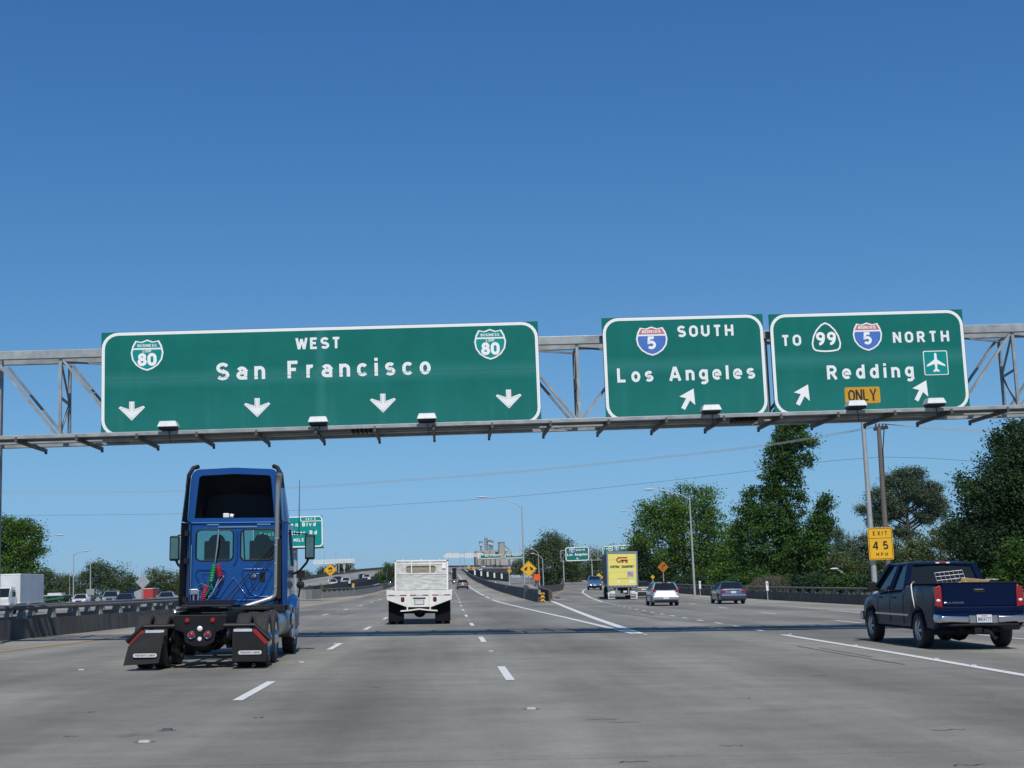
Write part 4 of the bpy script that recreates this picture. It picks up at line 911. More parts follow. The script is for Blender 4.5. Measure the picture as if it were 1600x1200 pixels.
for x in (-.15, .15):
    m = MB(); m.lathe([(-.63, .055), (-.64, .07), (-.62, .082), (-.6, .082)], (x, 0, .63), 'y', 20); m.build('lamp_bezel', chrome, cm, smooth=50)
    m = MB(); m.lathe([(-.645, .001), (-.64, .04), (-.625, .058), (-.6, .058)], (x, 0, .63), 'y', 18); m.build('tail_lamp', redl, cm, smooth=50)
for z, r in ((.745, .052), (.555, .042)):
    m = MB(); m.lathe([(-.63, .001), (-.625, r*.8), (-.61, r), (-.6, r)], (0, 0, z), 'y', 16); m.build('reverse_lamp', whitel, cm, smooth=50)
m = MB()
for yy in (0, 1.32):
    m.sphere((0, yy, .5), (.24, .27, .24), 14); m.cyl((-1.0, yy, .51), (1.0, yy, .51), .075, n=12)
    for s in (-1, 1): m.sphere((s*.46, yy-.3, .58), (.13, .13, .16), 10); m.cyl((s*.55, yy+.2, .35), (s*.55, yy+.2, .6), .08, n=10); m.beam((s*.5, yy-.35, .42), (s*.5, yy+.5, .5), .08, .1)
m.cyl((0, 0, .55), (0, 3.5, .75), .06, n=10); m.build('axles_and_suspension', blackm, t, smooth=50)
m = MB()
for s in (-1, 1): m.beam((s*.2, .6, .62), (s*.36, .3, .9), .05, .05); m.cyl((s*.3, -.1, .9), (s*.3, 1.5, .9), .09, n=10); m.tube([(s*.36, -.35, .95), (s*.3, -.2, .8), (s*.25, .2, .84)], .018, 6)
m.build('air_tanks', blackm, t, smooth=50)
m = MB(); m.loft([[(-.48, .1, 1.13), (.48, .1, 1.13), (.48, 1.05, 1.22), (-.48, 1.05, 1.22)], [(-.48, .1, 1.17), (.48, .1, 1.17), (.48, 1.05, 1.26), (-.48, 1.05, 1.26)]]); m.prism([(-.42, .1), (-.1, .1), (-.3, -.28), (-.44, -.28)], 'z', 1.1, 1.14); m.prism([(.42, .1), (.1, .1), (.3, -.28), (.44, -.28)], 'z', 1.1, 1.14); m.bb(-.4, .4, .3, .9, 1.03, 1.14); m.build('fifth_wheel', blackm, t, bevel=.012)
m = MB(); m.bb(-.95, .95, 2.4, 3.9, 1.03, 1.08); m.bb(.25, 1.15, 3.3, 4.0, .98, 1.12); m.build('deck_plate', PLASTIC, t, bevel=.01)
FLAPM = mat('rubber mud flap', (.008, .0085, .009), .65, 0, var=.4, scale=3, spec=.3); TAPEW = mat('reflective strip', (.6, .65, .7), .3, .3)
for s in (-1, 1):
    m = MB(); m.tube([(s*.45, -.66, .8), (s*1.02, -.66, .8), (s*1.32, -.68, .52)], .045, 8); m.build('flap_bracket', blackm, t)
    if s > 0: P_ = [(.62, .74), (1.0, .74), (1.26, .46), (1.25, .13), (.62, .14)]; bk = [0, 0, 0, -.03, -.04]
    else: P_ = [(-.62, .74), (-1.0, .74), (-1.28, .44), (-1.34, .1), (-.7, .14)]; bk = [0, 0, -.06, -.16, -.16]
    m = MB(); m.loft([[(a, -.7+b, c) for (a, c), b in zip(P_, bk)], [(a, -.685+b, c) for (a, c), b in zip(P_, bk)]]); f = m.build('mud_flap', FLAPM, t)
    m = MB(); m.bb(s*.64, s*.98, -.712, -.702, .685, .735); m.build('white_strip', TAPEW, f)
    m = MB(); m.beam((s*1.0, -.712, .72), (s*1.235, -.712, .47), .008, .065, (0, 1, 0)) if False else m.loft([[(s*.98, -.706, .70), (s*1.05, -.706, .735), (s*1.285, -.706, .49), (s*1.23, -.706, .44)], [(s*.98, -.714, .70), (s*1.05, -.714, .735), (s*1.285, -.714, .49), (s*1.23, -.714, .44)]]); m.build('red_strip', redl, f)
    cx = .95*s; yy = -.74 if s > 0 else -.865; cz = .3
    if s < 0: cz = .28
    ov = [(cx+a, cz+b) for a, b in rrect(-.215, .215, -.035, .035, .034)]
    m = MB(); m.prism(ov, 'y', yy, yy+.01); ob = m.build('oval_badge', PLATEW, f)
    m = MB(); text_mb(m, 'FREIGHTLINER', lambda a, b, k: (a, yy-.002-k*.5, b), cx-.18, cx+.18, cz-.018, .036, .2); m.build('badge_lettering', black, ob, recalc=False)
# cab: hollow shell with see-through windows
YB = 4.1
def ring_panel(m, o, i, y0, y1, r=.1):
    """flat panel o=(x0,x1,z0,z1) with a rounded opening i, y0 outer face, y1 inner face"""
    q = rrect(i[0], i[1], i[2], i[3], r, 5); n = len(q); O = []
    for (x, z), k in zip(q, range(n)):
        c = k//6; t_ = (k % 6)/5
        cor = [(o[1], o[3]), (o[0], o[3]), (o[0], o[2]), (o[1], o[2])][c]
        mid0 = [(o[1], (i[2]+i[3])/2), ((i[0]+i[1])/2, o[3]), (o[0], (i[2]+i[3])/2), ((i[0]+i[1])/2, o[2])][c]
        mid1 = [((i[0]+i[1])/2, o[3]), (o[0], (i[2]+i[3])/2), ((i[0]+i[1])/2, o[2]), (o[1], (i[2]+i[3])/2)][c]
        if t_ < .5: O.append((mid0[0]+(cor[0]-mid0[0])*(t_*2 if k % 6 else .0), mid0[1]+(cor[1]-mid0[1])*(t_*2 if k % 6 else 0)))
        else: O.append((cor[0]+(mid1[0]-cor[0])*(t_*2-1), cor[1]+(mid1[1]-cor[1])*(t_*2-1)))
    # close to the corner exactly
    for c in range(4): O[c*6+2] = [(o[1], o[3]), (o[0], o[3]), (o[0], o[2]), (o[1], o[2])][c]; O[c*6+3] = O[c*6+2]
    m.loft([[(x, y1, z) for x, z in O], [(x, y0, z) for x, z in O], [(x, y0, z) for x, z in q], [(x, y1, z) for x, z in q]], False)
m = MB()
ring_panel(m, (-1.0, .06, 2.0, 2.92), (-.84, -.02, 2.1, 2.78), YB, YB+.04, .11); ring_panel(m, (.06, 1.0, 2.0, 2.92), (.14, .9, 2.1, 2.78), YB, YB+.04, .11)
m.bb(-1.0, 1.0, YB, YB+.04, 1.12, 2.0)
m.build('cab_back_wall', CABBLUE, t); bw = KIDS[t.name][-1]
m = MB()
for s in (-1, 1):
    P_ = [(s*.22, 1.9), (s*.78, 1.9), (s*.84, 1.8), (s*.62, 1.36), (s*.52, 1.3), (s*.36, 1.36), (s*.18, 1.78)]
    m.tube([(a, YB-.004, b) for a, b in P_+[P_[0]]], .022, 8); P_ = [(s*.34, 1.8), (s*.7, 1.8), (s*.55, 1.45), (s*.45, 1.45)]; m.tube([(a, YB-.004, b) for a, b in P_+[P_[0]]], .014, 8)
m.tube([(-.92, YB, 1.22), (.9, YB, 1.22)], .02, 8); m.tube([(-.92, YB-.0, 1.3), (-.3, YB, 1.28), (0, YB-.01, 1.72), (.3, YB, 1.28), (.9, YB, 1.3)], .02, 8); m.tube([(-.95, YB-.005, 2.93), (.95, YB-.005, 2.93)], .03, 8)
m.tube([(-.0, YB-.01, 2.0), (.06, YB-.015, 2.12), (.06, YB-.015, 2.72)], .025, 8)
m.build('pressed_ribs', CABBLUE, bw, smooth=60)
m = MB(); m.bb(-.36, .5, YB-.03, YB-.01, 2.83, 2.85); m.bb(-.6, -.34, YB-.02, YB-.005, 2.885, 2.905); m.bb(.5, .8, YB-.02, YB-.005, 2.885, 2.905); m.lathe([(YB-.05, .001), (YB-.045, .06), (YB-.02, .075), (YB, .075)], (.44, 0, 1.76), 'y', 18); m.build('grab_rail', chrome, t)
m = MB(); m.bb(.57, .69, YB-.02, YB, 1.62, 1.84); m.build('vent', PLASTIC, t, bevel=.01)
m = MB(); m.quad((-.85, YB+.03, 2.09), (-.01, YB+.03, 2.09), (-.01, YB+.03, 2.79), (-.85, YB+.03, 2.79)); m.build('rear_window', tglass, t, recalc=False); m = MB(); m.quad((.13, YB+.03, 2.09), (.91, YB+.03, 2.09), (.91, YB+.03, 2.79), (.13, YB+.03, 2.79)); m.build('rear_window', tglass, t, recalc=False)
gk = MB()
for x0, x1 in ((-.84, -.02), (.14, .9)):
    q = rrect(x0, x1, 2.1, 2.78, .11, 5); gk.tube([(a, YB, b) for a, b in q+[q[0]]], .018, 6)
gk.build('window_seal', PLASTIC, bw)
m = MB()
for s in (-1, 1):
    m.bb(s*1.16, s*1.12, YB+.25, 5.95, 1.0, 1.98); m.bb(s*1.16, s*1.12, YB+.25, 4.6, 1.981, 2.92); m.beam((s*1.13, 5.9, 1.98), (s*1.08, 5.6, 2.92), .06, .1); m.bb(s*1.158, s*1.12, 4.6, 5.7, 2.8, 2.92); m.loft([[(s*1.0, YB+.003, z), (s*1.16, YB+.26, z), (s*1.12, YB+.27, z), (s*.97, YB+.04, z)] for z in (1.05, 2.92)])
m.bb(-.96, .96, YB+.04, 5.7, 2.86, 2.915); m.bb(-1.11, 1.11, YB+.3, 5.9, 1.0, 1.05); m.bb(-1.11, 1.11, 5.88, 5.93, 1.05, 2.0); m.build('cab_body', CABBLUE, t, bevel=.012)
m = MB(); m.bb(-.9, .9, 4.2, 5.85, 1.06, 1.4); m.bb(-.88, .88, 5.4, 5.86, 1.4, 2.08); m.build('dashboard', PLASTIC, t)
for s, w_ in ((-.45, .25), (.56, .25)):
    m = MB(); m.box((s, 4.62, 2.05), (.56, .14, 1.0)); m.sphere((s, 4.6, 2.56), (.2, .08, .14), 10); m.build('seat', PLASTIC, t, bevel=.05, smooth=50)
m = MB(); m.loft([[(-1.1, 5.86, 2.0), (-.4, 6.08, 2.0), (.4, 6.08, 2.0), (1.1, 5.86, 2.0)], [(-1.06, 5.5, 2.9), (-.4, 5.68, 2.9), (.4, 5.68, 2.9), (1.06, 5.5, 2.9)]], False, False); m.build('windscreen', tglass, t, recalc=False)
m = MB(); m.beam((.0, 6.05, 2.05), (.0, 5.68, 2.9), .03, .04); m.build('windscreen_pillar', PLASTIC, t)
m = MB()
for s in (-1, 1): m.quad((s*1.14, 4.6, 1.98), (s*1.14, 5.85, 1.98), (s*1.11, 5.6, 2.8), (s*1.14, 4.6, 2.8))
m.build('door_window', tglass, t, recalc=False)
# roof fairing, open at the back
def arch_ring(y, w0, w1, z0, z1, r, n=6):
    """half hoop from left foot over the top to right foot"""
    P_ = [(-w0, y, z0)]
    P_ += [(-w1+r*(1-math.cos(a)), y, z1-r+r*math.sin(a)) for a in [math.pi/2*k/n for k in range(n+1)]]
    P_ += [(0, y, z1+.035)]
    P_ += [(w1-r*(1-math.cos(a)), y, z1-r+r*math.sin(a)) for a in [math.pi/2*k/n for k in range(n, -1, -1)]]
    return P_+[(w0, y, z0)]
O1 = [arch_ring(YB-.02, 1.03, .97, 2.95, 4.13, .2), arch_ring(YB+.35, 1.15, 1.05, 2.95, 4.09, .22), arch_ring(5.1, 1.14, 1.0, 2.95, 3.85, .25), arch_ring(5.6, 1.1, .92, 2.95, 3.4, .2), arch_ring(5.95, 1.05, .85, 2.93, 3.0, .05)]
I1 = [arch_ring(5.0, .78, .72, 3.05, 3.6, .12), arch_ring(YB+.4, .86, .78, 3.05, 3.96, .1), arch_ring(YB-.02, .88, .8, 3.04, 3.99, .09)]
m = MB(); m.loft([I1[-1]]+O1, False, False); m.loft([[(-1.03, YB-.02, 2.95), (1.03, YB-.02, 2.95)], [(-.88, YB-.02, 3.04), (.88, YB-.02, 3.04)]], False, False); m.loft([[(-1.03, YB-.02, 2.95), (1.03, YB-.02, 2.95)], [(-1.0, YB+.02, 2.9), (1.0, YB+.02, 2.9)], [(-1.0, 5.9, 2.9), (1.0, 5.9, 2.9)]], False, False)
m.build('roof_fairing', CABBLUE, t, smooth=40); rf = KIDS[t.name][-1]
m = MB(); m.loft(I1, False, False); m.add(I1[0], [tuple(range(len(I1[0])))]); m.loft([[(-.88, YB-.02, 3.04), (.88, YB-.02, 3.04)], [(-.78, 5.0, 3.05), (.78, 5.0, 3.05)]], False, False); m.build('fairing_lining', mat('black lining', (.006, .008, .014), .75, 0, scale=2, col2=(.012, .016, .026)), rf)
m = MB(); m.box((-.2, YB+.12, 3.1), (.13, .14, .1)); m.cyl((-.12, YB+.12, 3.1), (-.04, YB+.12, 3.08), .05, n=10); m.build('horn_unit', whitep, rf, bevel=.015)
m = MB()
for s in (-1, 1): m.tube([(s*1.05, YB-.02, 3.7), (s*1.02, YB-.03, 4.0), (s*.93, YB-.02, 4.16), (s*.84, YB+.1, 4.2)], .05, 8)
m.build('fairing_trim', PLASTIC, rf, smooth=60)
for s in (-1, 1):
    m = MB(); m.loft([[(s*1.05, YB+.05, 2.95), (s*1.08, YB-.42, 2.95), (s*1.1, YB-.42, 2.95), (s*1.09, YB+.05, 2.95)], [(s*1.0, YB+.05, 4.0), (s*1.0, YB-.28, 3.9), (s*1.025, YB-.28, 3.9), (s*1.03, YB+.05, 4.0)]]); m.build('side_extender', PLASTIC if s < 0 else CABBLUE, t)
    m = MB(); m.loft([[(s*1.04, YB+.05, 1.1), (s*1.12, YB-.4, 1.1), (s*1.14, YB-.4, 1.1), (s*1.08, YB+.05, 1.1)], [(s*1.03, YB+.05, 2.93), (s*1.09, YB-.4, 2.93), (s*1.11, YB-.4, 2.93), (s*1.07, YB+.05, 2.93)]]); m.build('side_extender', PLASTIC if s < 0 else CABBLUE, t)
    m = MB()
    for z in (1.25, 2.1, 2.7): m.box((s*1.04, YB-.12, z), (.1, .16, .12))
    m.cyl((s*.95, YB-.05, 1.2), (s*.95, YB-.05, 2.9), .012, n=6); m.build('extender_hinge', PLASTIC, t)
m = MB(); m.tube([(-.93, YB-.1, 1.2), (-.93, YB-.1, 2.45)], .015, 6); m.build('grab_handle', chrome, t)
# exhaust stack
m = MB(); m.tube([(1.02, 3.72, 3.98), (1.0, 3.78, 3.9), (.98, 3.8, 3.75), (.97, 3.8, 1.45), (.95, 3.8, 1.32), (.85, 3.78, 1.25), (.3, 3.7, 1.08), (.25, 3.65, .95)], .068, 14); m.build('exhaust_stack', mat('stained stainless steel', (.5, .49, .47), .32, .9, var=.2, scale=2, stretch=(1, 1, .3)), t, smooth=60); ex_ = KIDS[t.name][-1]
m = MB(); m.prism([(1.0, 3.7), (1.08, 3.72), (1.08, 3.9), (1.0, 3.92)], 'z', 1.25, 2.55); m.bb(.9, 1.08, 3.88, 4.1, 2.3, 2.36); m.bb(.9, 1.08, 3.88, 4.1, 1.5, 1.56); m.build('stack_shield', PLASTIC, ex_)
m = MB(); [m.lathe([(z, .068), (z, .078), (z+.03, .078), (z+.03, .068)], (.97, 3.8, 0), 'z', 14) for z in (1.5, 2.0, 2.4, 2.55)]; m.build('stack_clamp', chrome, ex_)
def coil(m, p0, p1, r, turns, tr, n=12):
    p0, p1 = Vector(p0), Vector(p1); d = (p1-p0).normalized(); a = d.cross(Vector((0, 1, 0))).normalized(); b = d.cross(a)
    m.tube([p0+(p1-p0)*(k/(turns*n))+a*r*math.cos(2*math.pi*k/n)+b*r*math.sin(2*math.pi*k/n) for k in range(turns*n+1)], tr, 5)
m = MB(); coil(m, (-.42, YB-.1, 2.02), (-.48, YB-.14, 1.62), .055, 11, .011); m.tube([(-.48, YB-.14, 1.6), (-.4, YB-.15, 1.4), (-.5, YB-.15, 1.22), (-.62, YB-.15, 1.26), (-.48, YB-.16, 1.52), (-.7, YB-.1, 1.6), (-.82, YB-.05, 1.5)], .013, 6); m.build('green_air_hose', mat('green hose', (.02, .3, .12), .4), t, smooth=60)
m = MB(); coil(m, (-.33, YB-.1, 2.0), (-.28, YB-.14, 1.72), .06, 8, .011); m.build('red_air_hose', mat('red hose', (.45, .02, .05), .4), t, smooth=60); m = MB(); coil(m, (-.58, YB-.12, 1.56), (-.66, YB-.14, 1.2), .05, 9, .011); m.build('red_air_hose', mat('red hose', (.45, .02, .05), .4), t, smooth=60)
m = MB(); m.tube([(-.34, YB-.06, 2.78), (-.36, YB-.1, 2.4), (-.4, YB-.12, 2.05)], [.026, .022, .012], 8); m.tube([(-.3, YB-.14, 1.72), (-.42, YB-.2, 1.4), (-.56, YB-.2, 1.2), (-.3, YB-.15, 1.62), (-.2, YB-.1, 1.76)], .01, 6); m.build('hose_holder', alu, t, smooth=60)
m = MB(); m.tube([(.85, YB-.2, 2.4), (.3, YB-.3, 1.72), (-.2, YB-.4, 1.16)], .012, 6); m.tube([(.85, YB-.2, 2.3), (.4, YB-.3, 1.75), (-.05, YB-.4, 1.16)], .012, 6); m.build('black_cables', blackm, t)
m = MB(); m.box((-.86, YB-.06, 1.42), (.2, .08, .12)); m.box((-.76, YB-.06, 1.3), (.04, .04, .3)); m.box((-.86, YB-.06, 1.28), (.04, .04, .26)); m.build('hose_couplings', alu, t, bevel=.01)
# tanks, steps, bonnet, mirrors
for s in (-1, 1):
    m = MB(); m.lathe([(2.55, .01), (2.56, .25), (2.62, .3), (4.0, .3), (4.06, .25), (4.07, .01)], (s*.88, 0, .72), 'y', 24); m.build('fuel_tank', alu, t, smooth=40)
    m = MB()
    for z in (.42, .78): m.bb(s*.95, s*1.32, 4.3, 5.0, z, z+.05); m.bb(s*1.28, s*1.321, 4.3, 5.0, z-.06, z+.1)
    m.bb(s*.9, s*1.28, 4.28, 4.32, .4, 1.1); m.tube([(s*1.31, 4.3, .45), (s*1.31, 4.3, 1.05)], .04, 8); m.sphere((s*1.28, 4.28, .8), (.06, .04, .16), 8); m.sphere((s*1.28, 4.28, .5), (.06, .04, .12), 8); m.build('cab_steps', chrome, t, bevel=.008)
    m = MB(); m.loft([[(s*.62, y, .6), (s*w_, y, .6), (s*w_, y, z-.12), (s*(w_-.12), y, z), (s*.62, y, z)] for y, w_, z in ((4.82, 1.26, .8), (4.95, 1.3, 1.1), (5.2, 1.31, 1.3), (5.8, 1.31, 1.35), (6.2, 1.28, 1.25), (6.6, 1.15, 1.05))]); m.build('front_mudguard', CABBLUE, t, smooth=40)
    m = MB(); m.beam((s*1.14, 5.7, 2.75), (s*1.5, 5.6, 2.72), .03, .03); m.tube([(s*1.14, 5.75, 1.8), (s*1.3, 5.68, 1.85), (s*1.48, 5.6, 2.05), (s*1.55, 5.58, 2.2)], .03, 8); m.build('mirror_arm', PLASTIC, t)
    m = MB(); m.box((s*1.56, 5.58, 2.42), (.23, .1, .58)); m.build('mirror', PLASTIC, t, bevel=.035); mi_ = KIDS[t.name][-1]
    m = MB(); m.box((s*1.56, 5.525, 2.42), (.17, .008, .48)); m.build('mirror_glass', mat('dim mirror glass', (.1, .2, .2), .25, .5), mi_)
    m = MB(); m.tube([(s*1.25, 6.3, 1.25), (s*1.3, 6.25, 1.7)], .02, 6); m.box((s*1.3, 6.22, 1.8), (.2, .08, .18)); m.sphere((s*1.3, 6.15, 1.55), (.1, .05, .1), 8); m.build('hood_mirror', PLASTIC, t, bevel=.03)
    m = MB(); m.cyl((s*1.3, 5.6, 2.7), (s*1.3, 5.62, 4.0), .012, .006, 6); m.build('aerial', blackm, t)
    m = MB(); m.bb(s*.6, s*.9, 3.55, 3.95, .45, .98); m.build('battery_box', alu, t, bevel=.02)
m = MB(); m.loft([[(-w_, y, 1.0), (w_, y, 1.0), (w_, y, z-.15), (w_-.15, y, z), (-w_+.15, y, z), (-w_, y, z-.15)] for y, w_, z in ((5.93, .95, 2.02), (6.3, .85, 1.9), (6.9, .7, 1.7), (7.1, .62, 1.5))]); m.build('bonnet', CABBLUE, t, smooth=40)
m = MB(); m.bb(-1.2, 1.2, 6.6, 6.95, .35, .7); m.build('front_bumper', chrome, t, bevel=.06)
m = MB(); m.sphere((1.24, 6.25, 1.2), (.02, .05, .035), 8); m.build('indicator', mat('amber lens', (.7, .25, .02), .3), t)
# ---- white flatbed truck
t = road_thing('flatbed_truck', -1.02, 54.9, 'white flatbed truck with a weathered headboard, straight ahead', 'truck')
DW = mat('dusty white paint', (.64, .64, .61), .6, 0, scale=2.2, col2=(.8, .8, .78), detail=8)
ap = [(-1.25, 1.31), (1.25, 1.31), (1.25, .95), (.47, .67), (-.47, .67), (-1.25, .95)]
poly_y(t, 'rear_apron', DW, ap, -1.02, -.97, .008); ra = KIDS[t.name][-1]
m = MB(); m.bb(-1.24, 1.24, -.96, 4.4, 1.14, 1.29); m.build('bed', DW, t); m = MB()
for s in (-1, 1): m.bb(s*1.24-.03, s*1.24+.03, -.96, 4.4, 1.12, 1.33)
m.build('bed_edge', DW, t)
for x0, x1 in ((-1.2, -.5), (-.36, .36), (.5, 1.2)):
    k = (x1-x0)/3; m = MB(); m.bb(x0, x0+k, -1.026, -1.02, 1.1, 1.14); m.bb(x0+2*k, x1, -1.026, -1.02, 1.1, 1.14); m.build('red_tape', redl, ra); m = MB(); m.bb(x0+k, x0+2*k, -1.026, -1.02, 1.1, 1.14); m.build('silver_tape', TAPEW, ra)
for s in (-.64, .6):
    q = rrect(s-.07, s+.07, .87, 1.05, .05); m = MB(); m.prism(q, 'y', -1.03, -1.015); m.build('lamp_recess', blackm, ra); m = MB(); m.prism(rrect(s-.045, s+.045, .9, 1.02, .03), 'y', -1.04, -1.03); m.build('tail_lamp', mat('dull red lens', (.12, .02, .02), .3), ra)
m = MB(); m.bb(-.24, .24, -1.03, -1.015, .98, 1.03); m.build('slot', blackm, ra); plate(t, 0, -1.035, .85, .32, .15)
m = MB(); m.bb(-.19, .19, -1.032, -1.02, .76, .945); m.build('plate_frame', galvd, ra)
for s in (-.46, .42): m = MB(); m.bb(s-.025, s+.025, -1.07, -1.02, .55, 1.33); m.build('upright_bar', DW, t)
m = MB(); m.loft([[(x, -1.08, z), (x, -.98, z), (x, -.98, z+.05), (x, -1.08, z+.05)] for x, z in ((-.72, .5), (-.4, .52), (0, .57), (.4, .52), (.7, .5))]); m.build('bumper_bar', DW, t)
# headboard
HBM = mat('weathered expanded metal', (.26, .27, .26), .8, 0, scale=5, stretch=(.5, 1, 2.4), col2=(.6, .6, .58), detail=9)
m = MB(); m.bb(-1.1, 1.1, 4.2, 4.23, 1.31, 1.98); m.build('headboard_panel', HBM, t)
m = MB(); ring_panel(m, (-1.1, 1.1, 1.98, 2.52), (-.66, .6, 2.02, 2.32), 4.2, 4.23, .1); m.build('headboard_panel', mat('flaking white panel', (.38, .37, .33), .8, 0, scale=4, col2=(.66, .66, .63), detail=9), t)
m = MB(); m.bb(-.66, .6, 4.25, 4.27, 2.0, 2.34); m.build('headboard_screen', mat('rusty screen', (.16, .14, .1), .8, 0, scale=6, stretch=(.5, 1, 3), col2=(.3, .27, .2)), t)
m = MB()
for x in (-1.1, 1.1): m.bb(x-.03, x+.03, 4.17, 4.26, 1.3, 2.55)
m.bb(-1.13, 1.13, 4.17, 4.26, 2.5, 2.56); m.bb(-1.08, 1.08, 4.18, 4.22, 2.38, 2.41); m.bb(-1.08, 1.08, 4.18, 4.22, 1.97, 1.99)
for x in (-.42, .36): m.bb(x-.02, x+.02, 4.16, 4.2, 1.98, 2.5)
for x in (-1.06, .0, 1.0): m.cyl((x*.75, 4.2, 2.55), (x*.75, 4.2, 2.61), .03, n=8)
m.build('headboard_frame', DW, t); m = MB(); m.bb(.86, 1.04, 4.15, 4.19, 2.2, 2.44); m.build('headboard_box', whitep, t)
m = MB(); m.loft([[(-1.0, y, .9), (1.0, y, .9), (1.0, y, z-.5), (.88, y, z), (-.88, y, z), (-1.0, y, z-.5)] for y, z in ((4.5, 2.38), (4.6, 2.46), (5.9, 2.46), (6.4, 1.8), (7.3, 1.6))]); m.build('cab', WHITEV, t, smooth=40)
m = MB(); m.bb(-1.02, 1.02, 4.9, 5.8, 1.75, 2.25); m.build('cab_window', glass, t)
for s in (-1, 1):
    m = MB(); m.box((s*1.4, 5.6, 1.98), (.18, .08, .5)); m.beam((s*1.0, 5.7, 2.3), (s*1.38, 5.62, 2.28), .03, .03); m.beam((s*1.0, 5.7, 1.6), (s*1.38, 5.62, 1.7), .03, .03); m.build('mirror', PLASTIC, t, bevel=.03)
    m = MB(); m.tube([(s*1.51, 5.58, 1.7), (s*1.53, 5.58, 1.95), (s*1.5, 5.58, 2.26)], .012, 6); m.sphere((s*1.38, 5.56, 1.6), (.1, .06, .09), 8); m.build('spot_mirror', chrome, t, smooth=60)
    for x in (.75, 1.06): wheel(t, s*x, 0, .47, .25, s, whitep, dual=True)
    wheel(t, s*1.02, 5.5, .47, .26, s, whitep, dual=True)
    m = MB(); m.bb(s*.6, s*1.2, -.68, -.66, .12, 1.1); m.build('mud_flap', mat('black mud flap', (.006, .006, .007), .9, spec=.2), t)
m = MB(); m.bb(-.4, -.32, -.9, 6.5, .8, 1.1); m.bb(.32, .4, -.9, 6.5, .8, 1.1); m.cyl((-.95, 0, .47), (.95, 0, .47), .07, n=10); m.sphere((0, 0, .47), (.24, .24, .22), 12); m.bb(-.7, .7, -.3, -.1, .45, .8); m.bb(-.6, .6, -.8, .5, .5, .9); m.build('chassis', blackm, t)
# ---- yellow door trailer
t = road_thing('box_trailer', 14.9, 116.6, 'tall box trailer with a bright yellow rear door lettered in black', 'trailer', -.088); GT = mat('corrugated grey trailer side', (.2, .205, .2), .5, .4, scale=2, col2=(.28, .285, .28))
YT = mat('yellow roll door', (.74, .65, .16), .5, 0, scale=1, col2=(.8, .71, .2)); LOGOR = mat('logo red', (.42, .03, .02), .5)
m = MB(); m.bb(-1.28, 1.28, -.8, 12.5, 1.15, 3.98); m.build('trailer_body', GT, t)
m = MB()
for k in range(18): m.bb(-1.3, -1.28, -.5+.7*k, -.44+.7*k, 1.3, 3.9)
m.build('side_ribs', GT, t)
m = MB(); m.bb(-1.29, -1.17, -.86, -.8, 1.12, 3.96); m.bb(1.17, 1.29, -.86, -.8, 1.12, 3.96); m.bb(-1.29, 1.29, -.88, -.8, 3.84, 4.0); m.bb(-1.29, 1.29, -.86, -.8, 1.02, 1.18); m.build('door_frame', alu, t)
m = MB(); m.bb(-1.17, 1.17, -.84, -.8, 1.18, 3.84); d_ = m.build('yellow_door', YT, t)
m = MB()
for k in range(1, 5): m.bb(-1.16, 1.16, -.845, -.84, 1.18+k*.53, 1.19+k*.53)
m.build('door_joint', mat('door groove', (.4, .34, .06), .6), d_)
fy = lambda y0: (lambda a, b, k: (a, y0-k*.5, b))
m = MB(); ribbon(m, [(.45, 3.47), (-.25, 3.47)]+arc(-.25, 3.29, .18, .18, 90, 270, 8)+[(-.1, 3.11)], .11, lambda a, b, k: (a, -.85-k, b), 0); ribbon(m, [(.02, 3.25), (.02, 3.06)], .12, lambda a, b, k: (a, -.853-k, b), 0); ribbon(m, [(-.12, 3.3), (.45, 3.3)], .05, lambda a, b, k: (a, -.853-k, b), 0)
m.build('logo', LOGOR, d_, recalc=False)
m = MB(); ribbon(m, [(.25, 3.11), (.43, 3.11), (.43, 3.25), (.1, 3.25)], .1, lambda a, b, k: (a, -.856-k, b), 0); m.build('logo', LOGOR, d_, recalc=False)
m = MB(); ribbon(m, [(.06, 3.25), (.06, 3.07)], .1, lambda a, b, k: (a, -.859-k, b), 0); ribbon(m, [(-.2, 3.23), (.4, 3.23)], .05, lambda a, b, k: (a, -.862-k, b), 0)
text_mb(m, 'CENTRAL', fy(-.85), -1.02, -.22, 2.63, .2, .24, .2); text_mb(m, 'TRANSPORT', fy(-.85), -.1, .95, 2.63, .2, .24, .2); m.build('door_lettering', black, d_, recalc=False)
m = MB(); m.bb(.4, .95, -.85, -.84, 1.85, 2.38); fl = m.build('flag_panel', mat('grey decal', (.45, .45, .47), .5), d_)
m = MB()
for k in range(4): m.bb(.47, .88, -.856, -.85, 1.98+k*.075, 2.015+k*.075)
m.build('flag_stripes', mat('flag red', (.5, .12, .14), .5), fl); m = MB(); m.bb(.47, .63, -.858, -.856, 2.13, 2.26); m.build('flag_canton', SBLUE, fl)
m = MB(); m.bb(.55, 1.0, -.85, -.84, 1.35, 1.55); m.build('white_decal', whitep, d_); m = MB(); m.bb(-.45, -.25, -.85, -.84, 1.34, 1.54); m.build('white_decal', whitep, d_)
m = MB(); m.bb(-.4, .5, -.848, -.84, 1.74, 1.755); m.build('small_print_line', black, d_)
m = MB(); 
for k in range(8): m.bb(-1.2+k*.32, -1.2+k*.32+.15, -.87, -.86, 1.1, 1.16)
m.build('red_tape', redl, t); m = MB()
for s in (-1, 1): m.bb(s*.5-.06, s*.5+.06, -.8, -.68, .42, 1.1); m.bb(s*.72, s*1.26, -.8, -.7, .84, 1.06)
m.bb(-1.15, 1.15, -.82, -.72, .36, .46); m.build('rear_underride_guard', galvd, t)
m = MB()
for k in range(9): m.bb(-1.1+k*.26, -1.1+k*.26+.12, -.825, -.82, .39, .43)
m.build('red_tape', redl, t)
